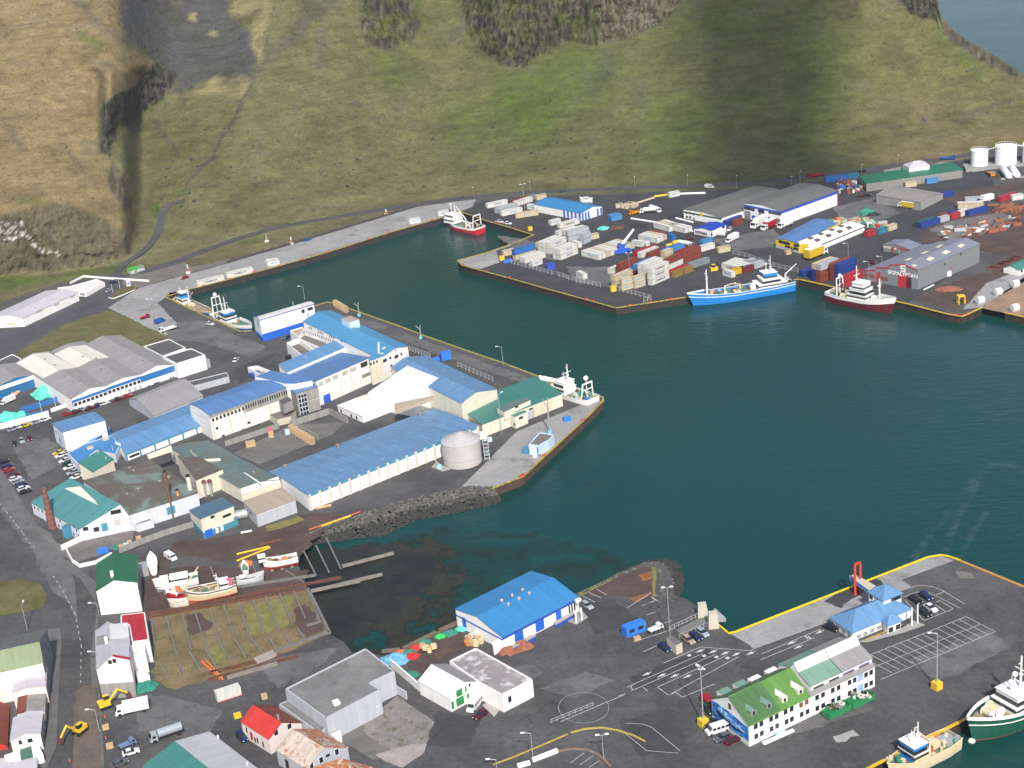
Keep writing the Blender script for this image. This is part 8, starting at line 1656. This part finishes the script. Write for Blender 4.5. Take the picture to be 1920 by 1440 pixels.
for cr,x,y,r,h,m_,lb in(('R1',425,1250,5.2,4.2,tq,'largest turquoise tarp covered heap beside the blue yard wall'),('R1',320,1160,3.4,2.6,tq,'turquoise heap under the grey gable'),('R1',130,1190,3,2.4,tq,'turquoise heap beside the salmon coloured one'),('R1',110,1235,3,2.6,mat('salmon_tubs',(.55,.33,.2),.8,var=.4,scale=1.5),'salmon coloured tub heap in the net yard'),('R1',20,1240,3,2.4,tq,'turquoise heap at the left edge of the net yard'),('R4',70,215,4.6,3,tq,'turquoise heap below the blue wall at the left edge'),('R4',195,190,2.4,2,tq,'small turquoise heap at the blue wall corner'),('R8',1590,325,3.2,2,bg,'pale blue net heap behind the grey building'),('S1',600,820,2.3,1.7,rg_,'rusty chain heap by the blue dock, left'),('S1',722,775,2.4,2,rg_,'rusty chain heap by the blue dock, right'),('R7',1085,835,3,1.4,netG,'dark green net heap beside the concrete plinth'),('R8',1635,275,1.4,1.3,og,'orange heap at the sea wall, leftmost'),('R8',1690,275,2,1.2,netG,'green net heap at the sea wall'),('R8',1720,295,2,1,rd,'red net heap at the sea wall, nearer'),('R8',1755,230,1.6,1.2,rd,'red net heap at the sea wall, further'),('R8',1820,190,1.6,1.2,netG,'green buoy heap at the sea wall'),('R8',1870,225,1.5,1,rd,'small red net heap among tan tubs'),('R8',1715,440,1.8,1,netG,'green net heap behind the white wall'),('S1',110,665,1.8,.9,netG,'green net heap against the blue hall'),('S1',25,695,1.2,1.1,mat('bright_green_tub',(.03,.5,.10),.6),'bright green heap on the sea wall'),('S1',205,630,1.6,.9,tq,'turquoise net heap under the hall eave'),('S8',1030,405,3.4,3,netG,'dark green net heap at the far end of the net yard'),('S8',1100,420,3,1.4,dark,'black net heap beside the dark green one'),('R6',1260,290,1.8,1.5,og,'orange buoy heap at the top of the slip'),('T2',1080,735,4.5,1.2,rg_,'rusty chain pile in front of the repair hall'),('S7',180,545,3.5,1.4,rustm,'rust brown gear pile behind the white stacks'),('S7',60,550,2.6,1.4,tq,'turquoise gear pile behind the white stacks'),('S7',395,520,4,.9,dark,'black pipe pile behind the far white block')):net(cr,x,y,r,h,m_,lb)
tubs=[wood,mat('cream_tub',(.62,.52,.30),.7),mat('pale_tub',(.6,.58,.52),.7),gearO,netG,mat('pale_green_tub',(.30,.48,.34),.7)]
for cr,x0,x1,y0,y1,n,what in(('S1',235,410,690,770,14,'heaped against the gable of the bright blue hall'),('R8',1790,1900,225,270,9,'lying on the cinders behind the white workshop')):
 for i in range(n):small('fish_tub',cr,random.uniform(x0,x1),random.uniform(y0,y1),(random.uniform(1,1.5),random.uniform(1,1.4),random.uniform(.8,1.3)),random.choice(tubs[:4]),f'fish tub {what}','tub',f'fish tubs {what}',rz=random.random()*3,z=random.choice((0,0,.9)))
for i in range(70):
 t=random.random();u=random.random();x=670+540*t;y=480+50*u-60*math.sin(t*3)*.5+40*t;m_=random.choice(tubs+[redp,W_lgrey])
 small('gear_tub','S8',x,y,(random.uniform(1.2,2.6),random.uniform(1.2,2),random.uniform(1,2.2)),m_,f'{cname(m_)} gear in the crowded net yard, {spot(t, u)}','fishing gear','gear in the net yard',rz=random.random()*3)
sc_=[rustm,rg_,so_,white,W_lgrey,rustm,rg_,W_beige]
for i in range(75):
 t=random.random();u=random.random();x=1080+800*t;y=1085-130*t-80+125*u;m_=random.choice(sc_)
 small('scrap_metal','T1',x,y,(random.uniform(.8,5),random.uniform(.5,1.4),random.uniform(.4,1.5)),m_,f'{cname(m_)} scrap in the heap behind the repair hall, {spot(t, u)}','scrap','scrap behind the repair hall',rz=random.uniform(-.4,1.2))
for i in range(45):
 t=random.random();u=random.random();m_=random.choice(sc_+[netG,cab])
 small('scrap_metal','T1',60+270*t,540+120*u,(random.uniform(.8,4),random.uniform(.6,1.6),random.uniform(.5,1.8)),m_,f'{cname(m_)} junk left of the sea green shed, {spot(t, u)}','scrap','junk left of the sea green shed',rz=random.random()*3)
for i in range(26):
 t=random.random();u=random.random();m_=random.choice(sc_[:3])
 small('scrap_metal','T1',1590+310*t,770+90*u,(random.uniform(.8,6),random.uniform(.5,1.4),random.uniform(.4,1.3)),m_,f'{cname(m_)} beam in the heap right of the container line, {spot(t, u)}','scrap','rusty beams right of the container line',rz=random.uniform(-.3,1))
for i in range(22):
 small('rusty_frame','T2',1560+14*i,505-6.2*i+random.uniform(-8,8),(1,4.5,.5),rustm,f'rusty frame {(ORD + [f"{k}th" for k in range(16, 30)])[i]} from the repair hall in the row by the green roofed house','scrap','rusty frames in a row',rz=.9+random.uniform(-.2,.2))
for i,(x,y)in enumerate(((1425,895),(1625,800),(1820,710),(1815,980))):
 g=G(q('T2',x,y));o=thing('mooring_block',g,['white slipway roller block nearest the wharf corner','white slipway roller block, second from the wharf corner','white slipway roller block furthest up the ramp','white slipway roller block on the right side of the ramp'][i],'mooring block','white blocks along the slipway');mb=MB();mb.bar(g+Vector((-1.3,-.4,1.5)),g+Vector((1.3,.4,1.5)),1.5,white,14);mb.build('drum',o,smooth=False);mb=MB();mb.box((g.x,g.y,0),(3.0,1.6,.8),W_lgrey,rz=.3);mb.build('foot',o)
def pole(cr,x0,y0,x1,y1,r,m,label,name='pipe',cat='pipe',z=.3,group=None):a,b=G(q(cr,x0,y0),z),G(q(cr,x1,y1),z);mb=MB();mb.bar(a,b,r,m,7);tag(mb.build(name,off=a),label,cat,group)
for a in((1195,218,1420,165,'yellow pole on the cinder yard, further'),(1195,265,1425,172,'yellow pole on the cinder yard, nearer')):pole('R6',*a[:4],.3,yellow,a[4])
pole('R5',1260,1280,1525,1185,.35,yellow,'yellow pole beside the beach road');pole('R5',1150,1310,1610,1150,.2,og,'orange rail beside the beach road');pole('R6',1340,160,1500,118,.45,rustm,'rusty girder behind the yellow poles');pole('S7',745,450,905,490,.5,white,'white pipe in front of the low warehouse');pole('S7',320,452,560,490,.45,white,'white pipe behind the far white block');pole('S7',350,315,540,255,.6,CC['cream'],'cream pipeline along the yard, lower part');pole('S7',540,245,690,225,.6,yellow,'yellow pipeline at the yard bend');pole('S7',770,220,1025,212,.6,white,'white pipeline by the hillside road');pole('S7',810,550,905,575,.4,white,'white pipe beside the vivid blue office');pole('R5',1215,1120,1350,1090,.5,wood,'orange timber bundle by the white piers');pole('R6',1225,70,1300,55,.35,white,'white log by the tan roofed store');pole('T2',790,740,905,685,.3,white,'white beam lying at the repair hall corner')
for i,(x,y,s_)in enumerate(((675,710,.9),(735,680,.9))):pole('S7',x-22,y+6,x+22,y-6,1.0,yellow,['yellow float in the container yard, nearer','yellow float in the container yard, further'][i],'float','float',z=1)
for x,y,n in((195,345,7),(310,340,4)):
 for i in range(n):small('concrete_block','S7',x+18*i,y+random.uniform(-12,20),(2.4,2,2),CC['cream'],f'cream block beside the cream pipeline, {ORD[i]} from the left in the {"left" if n == 7 else "right"} row','block','cream blocks by the pipeline',rz=random.random())
c=G(q('S7',240,785));o=thing('reach_crane',c,'blue container crane with raised white boom beside the long white row','crane');cb=mat('crane_blue',(.02,.10,.50),.5)
mb=MB();mb.box((c.x,c.y,.6),(8,3.2,1.4),cb,rz=.2);mb.build('chassis',o);mb=MB();mb.box((c.x-.5,c.y,2),(3,2.6,3),cb,rz=.2);mb.build('cab',o);mb=MB();mb.bar(c+UP*4.5,c+UP*11+Vector((6,1,0)),.7,white,8,r2=.5);mb.build('boom',o)
for x in(-2.8,2.8):
 for y in(-1.4,1.4):mb=MB();mb.bar((c.x+x,c.y+y-.3,.8),(c.x+x,c.y+y+.3,.8),.8,black,12);mb.build('wheel',o)
c=G(q('S7',1105,945));small('forklift','S7',1105,945,(3.4,1.8,1.6),yellow,'yellow forklift behind the stern end of the rust containers','forklift',parts=(('mast',(1.9,0,0),(.25,1.4,3.4),dark),('cab_roof',(-.2,0,2.7),(1.6,1.5,.15),yellow),('cab_window',(-.2,0,1.6),(1.4,1.4,1.1),cglass)))
def digger(cr,x,y,rz,label,s=1.0):
 c=G(q(cr,x,y));o=thing('excavator',c,label,'excavator');D=lambda a,b,z:c+Vector((a*math.cos(rz)-b*math.sin(rz),a*math.sin(rz)+b*math.cos(rz),z))*1
 for y_ in(-1,1):mb=MB();mb.box(D(0,y_,0),(3.4,.6,.8),black,rz=rz);mb.build('track',o)
 mb=MB();mb.box(D(-.3,0,.9),(3.0,2.4,1.1),yellow,rz=rz);mb.build('body',o);mb=MB();mb.box(D(.5,.6,2.0),(1.4,1.1,1.1),cglass,rz=rz,mtop=yellow);mb.build('cab',o)
 mb=MB();mb.bar(D(1,-.3,1.6),D(3.6,-.3,4.2),.32,yellow,6);mb.build('boom',o);mb=MB();mb.bar(D(3.6,-.3,4.2),D(6,-.3,2.2),.26,yellow,6);mb.build('stick',o);mb=MB();mb.box(D(6.1,-.3,.9),(1.0,1.1,1.2),rustm,rz=rz);mb.build('bucket',o)
digger('R7',600,1175,-2.1,'yellow excavator digging in the street trench');digger('R7',795,985,.5,'small yellow digger at the foot of the concrete plinth')
for i,(x,y)in enumerate(((790,1065),(795,1222),(318,1395),(525,1395))):
 g=G(q('R7',x,y));mb=MB();mb.box((g.x,g.y,0),(.6,.6,.08),black);mb.bar(g+UP*.08,g+UP*1.0,.22,mat('cone_orange',(.7,.12,.03),.5),8,r2=.05);tag(mb.build('traffic_cone',off=g),['orange traffic cone between the small digger and the white truck','orange traffic cone between the two tan crates','orange traffic cone at the bottom left pavement corner','orange traffic cone at the bottom of the street trench'][i],'traffic cone','traffic cones at the roadworks')
gb=mat('concrete_slip_beam',(.15,.145,.135),.9,var=.25,scale=.6)
for i,a in enumerate(((605,670,630,840),(710,655,780,910),(820,640,880,880),(905,615,990,880),(1010,600,1085,860),(1105,575,1185,810),(1210,560,1280,780),(1310,540,1380,760),(1395,510,1485,750),(1490,490,1580,705),(1590,480,1670,665),(1680,460,1775,690),(655,965,715,1080),(790,980,830,1050),(870,900,940,1025),(980,880,1045,990),(1085,860,1150,960),(1185,815,1255,935),(1290,800,1365,900),(1420,805,1465,870),(1530,780,1570,850),(1620,740,1670,820),(1660,205,1745,370),(1745,165,1835,350),(1815,110,1915,320),(1475,225,1500,290),(1295,265,1350,400),(1215,280,1240,360),(1540,340,1660,420),(1015,310,1050,400))):
 A,B_=G(q('R6',*a[:2])),G(q('R6',*a[2:]));mb=MB();mb.beam(A,B_,.45,.5,gb);tag(mb.build('slip_beam',off=A),f'grey slip beam, {(ORD + ["last"])[i if i < 12 else i - 12 if i < 22 else i - 22]} from the {"houses in the lower row" if 12 <= i < 22 else "weed flat edge among the upper beams" if i > 21 else "houses in the main row below the boats"}','slip beam','slip beams of the boatyard, '+('lower row' if 12<=i<22 else 'upper row' if i>21 else 'main row'))
for a,m_,w_,lb in(((560,640,1920,385),rustm,.9,'long rusty slip rail running into the weed, upper'),((560,665,1700,460),rustm,.6,'rusty slip rail just below the upper one'),((1000,1050,1500,925),rustm,1.0,'rusty cradle rail at the bottom of the slip, upper'),((1000,1095,1620,930),rustm,.7,'rusty cradle rail at the bottom of the slip, lower'),((1460,895,1835,765),gb,.9,'concrete edge beam at the water corner of the slip'),((1690,460,1840,770),gb,.8,'concrete edge beam along the weed flat'),((1680,720,1780,690),gb,.6,'short concrete cross beam near the slip corner'),((1130,1080,1480,980),oldwood,1.2,'weathered timber baulk below the rusty cradle'),((955,970,1080,1085),og,.5,'orange steel beam leaning across the cradle, left'),((985,965,1100,1090),gearO,.35,'orange steel beam leaning across the cradle, right'),((1240,445,1740,370),gb,.7,'grey beam under the upper slip rail'),((1700,480,2050,410),oldwood,.9,'old timber jetty beam running out over the weed')):
 A,B_=G(q('R6',*a[:2])),G(q('R6',*a[2:]));mb=MB();mb.beam(A,B_,w_,.65,m_);tag(mb.build('slip_rail',off=A),lb,'slip rail')
for cr,a,lb in(('T8',(145,430,370,372),'pale jetty beam over the weed flat, upper'),('T8',(10,540,320,465),'pale jetty beam over the weed flat, lower')):
 A,B_=G(q(cr,*a[:2]),-2.4),G(q(cr,*a[2:]),-2.6);mb=MB();mb.beam(A,B_,1.0,.7,oldwood);tag(mb.build('jetty_beam',off=A),lb,'jetty beam')
P=[G(q('R6',*p),.9)for p in((1310,935),(1445,880),(1475,915),(1335,970))];mb=MB();mb.hexa([p-UP*.5 for p in P],P,mat('pale_planks',(.30,.26,.23),.85,var=.15));tag(mb.build('slip_platform',off=P[0]),'pale plank platform on the rusty cradle rails','platform')
px_sheet('bare_earth',q('R6',840,640,930,630,1040,700,1000,740,900,780,850,740),.05,cinder,1.2);px_sheet('dry_turf',q('R6',1240,580,1580,510,1560,700,1420,760,1290,780),.045,MATS['dry_verge_grass'],.8);px_sheet('dry_turf',q('R6',1000,880,1080,850,1150,960,1050,985),.045,MATS['dry_verge_grass'],.6);px_sheet('bare_earth',q('R6',1600,600,1680,560,1800,740,1680,800,1600,700),.046,cinder,1.0);px_sheet('wet_ground',q('R6',560,650,1000,590,1500,490,1660,400,1700,330,1400,330,900,300,640,330,560,420),.024,cinder,1.5)
for cr,pl,w_,h_,m_,lb in(('T7',(400,430,520,385,700,310,845,247),.3,.25,yl,'yellow edged straight traffic divider'),('T7',(865,238,950,215,1050,208,1150,225,1240,255,1310,290),.45,.25,yl,'yellow edged curved traffic divider'),('T7',(785,350,870,335,960,340,1030,370,1075,410,1100,440),.6,.3,mat('brown_kerb',(.20,.14,.10),.8),'brown curved kerb round the small car park'),('T7',(545,445,620,425),.8,.9,W_white,'short white wall at the bottom edge'),('T7',(635,410,785,352),.8,.9,W_white,'white wall with red foot beside the small car park')):
 P=[G(p)for p in q(cr,*pl)];mb=MB()
 for a,b in zip(P,P[1:]):mb.beam(a,b,w_,h_,m_)
 tag(mb.build('divider' if 'divider' in lb else 'kerb_wall',off=P[0]),lb,'divider' if 'divider' in lb else 'wall')
random.seed(21)
for i in range(150):
 x=random.uniform(420,1250)if i<70 else random.choice((random.uniform(1500,1860),random.uniform(1560,1720)))if i<120 else random.uniform(240,480);y=random.uniform(240,352)if i<70 else(random.uniform(5,290))if i<120 else random.uniform(270,430)
 if x>1640 and y<lerp_pl(SKYL,x)+25:continue
 if y>lerp_pl(FOOT,x)-22:continue
 p=TZN((x,y));r=random.uniform(.35,1.1)*(1.5 if random.random()<.12 else 1);mb=MB();rock(mb,p+UP*r*.2,r,random.choice([rk[0],rk[0],rk[1]]if i>=70 and i<120 else[rk[0],rk[2],rk[2]]));o=mb.build('boulder',off=p)
 wh=['low down','halfway up','high up'][0 if y>310 else 1 if y>270 else 2];ab=['the lettered quay containers','the far end of the pale quay','the red ship','the blue roofed shed','the cream pipeline'][min(4,int((x-420)/170))]if i<70 else ''
 tag(o,f'{"large" if r > .9 else "small"} pale boulder on the right hand scree, {["top", "upper", "middle", "lower", "foot"][min(4, int(y / 60))]} part, {"left" if x < 1640 else "right"} side' if 70<=i<120 else f'{"large" if r > .9 else "small"} dark boulder {wh} on the grass above {ab}' if i<70 else f'dark rock in the left bowl, {"upper" if y < 340 else "lower"} part, {"left" if x < 350 else "right"} side','boulder','boulders of the right slope' if 70<=i<120 else 'boulders of the lower slope' if i<70 else 'rocks in the left bowl')
cwm=bpy.data.materials.new('shade_caster_white');cwm.use_nodes=True;cwm.node_tree.nodes['Principled BSDF'].inputs['Base Color'].default_value=(.8,.8,.8,1);cwm.node_tree.nodes['Principled BSDF'].inputs['Roughness'].default_value=1  # lumpy sun blocker added out of view to darken a hillside band
A_,B_=TZ(1448,322),TZ(1428,-150);mb=MB();random.seed(3)
for i in range(13):
 t=i/12;p=A_+(B_-A_)*t+sd*1750;r=38+13*t
 p+=Vector((random.uniform(-7,7),random.uniform(-15,15),random.uniform(-10,10)));mb.dome(p,r*random.uniform(.85,1.15),cwm,16,6,zs=.55,full=True)
o=mb.build('added_shade_caster',smooth=True);o['kind']='structure'
hz=bpy.data.materials.new('haze_air');hz.use_nodes=True;nt=hz.node_tree;nt.nodes.remove(nt.nodes['Principled BSDF'])
pv=nt.nodes.new('ShaderNodeVolumePrincipled');pv.inputs['Color'].default_value=(.86,.91,1,1);pv.inputs['Density'].default_value=.00007;pv.inputs['Anisotropy'].default_value=.2
nt.links.new(pv.outputs[0],nt.nodes['Material Output'].inputs['Volume'])
mb=MB();mb.box((0,1900,-7),(6000,4600,420),hz);o=mb.build('haze');o['kind']='stuff'
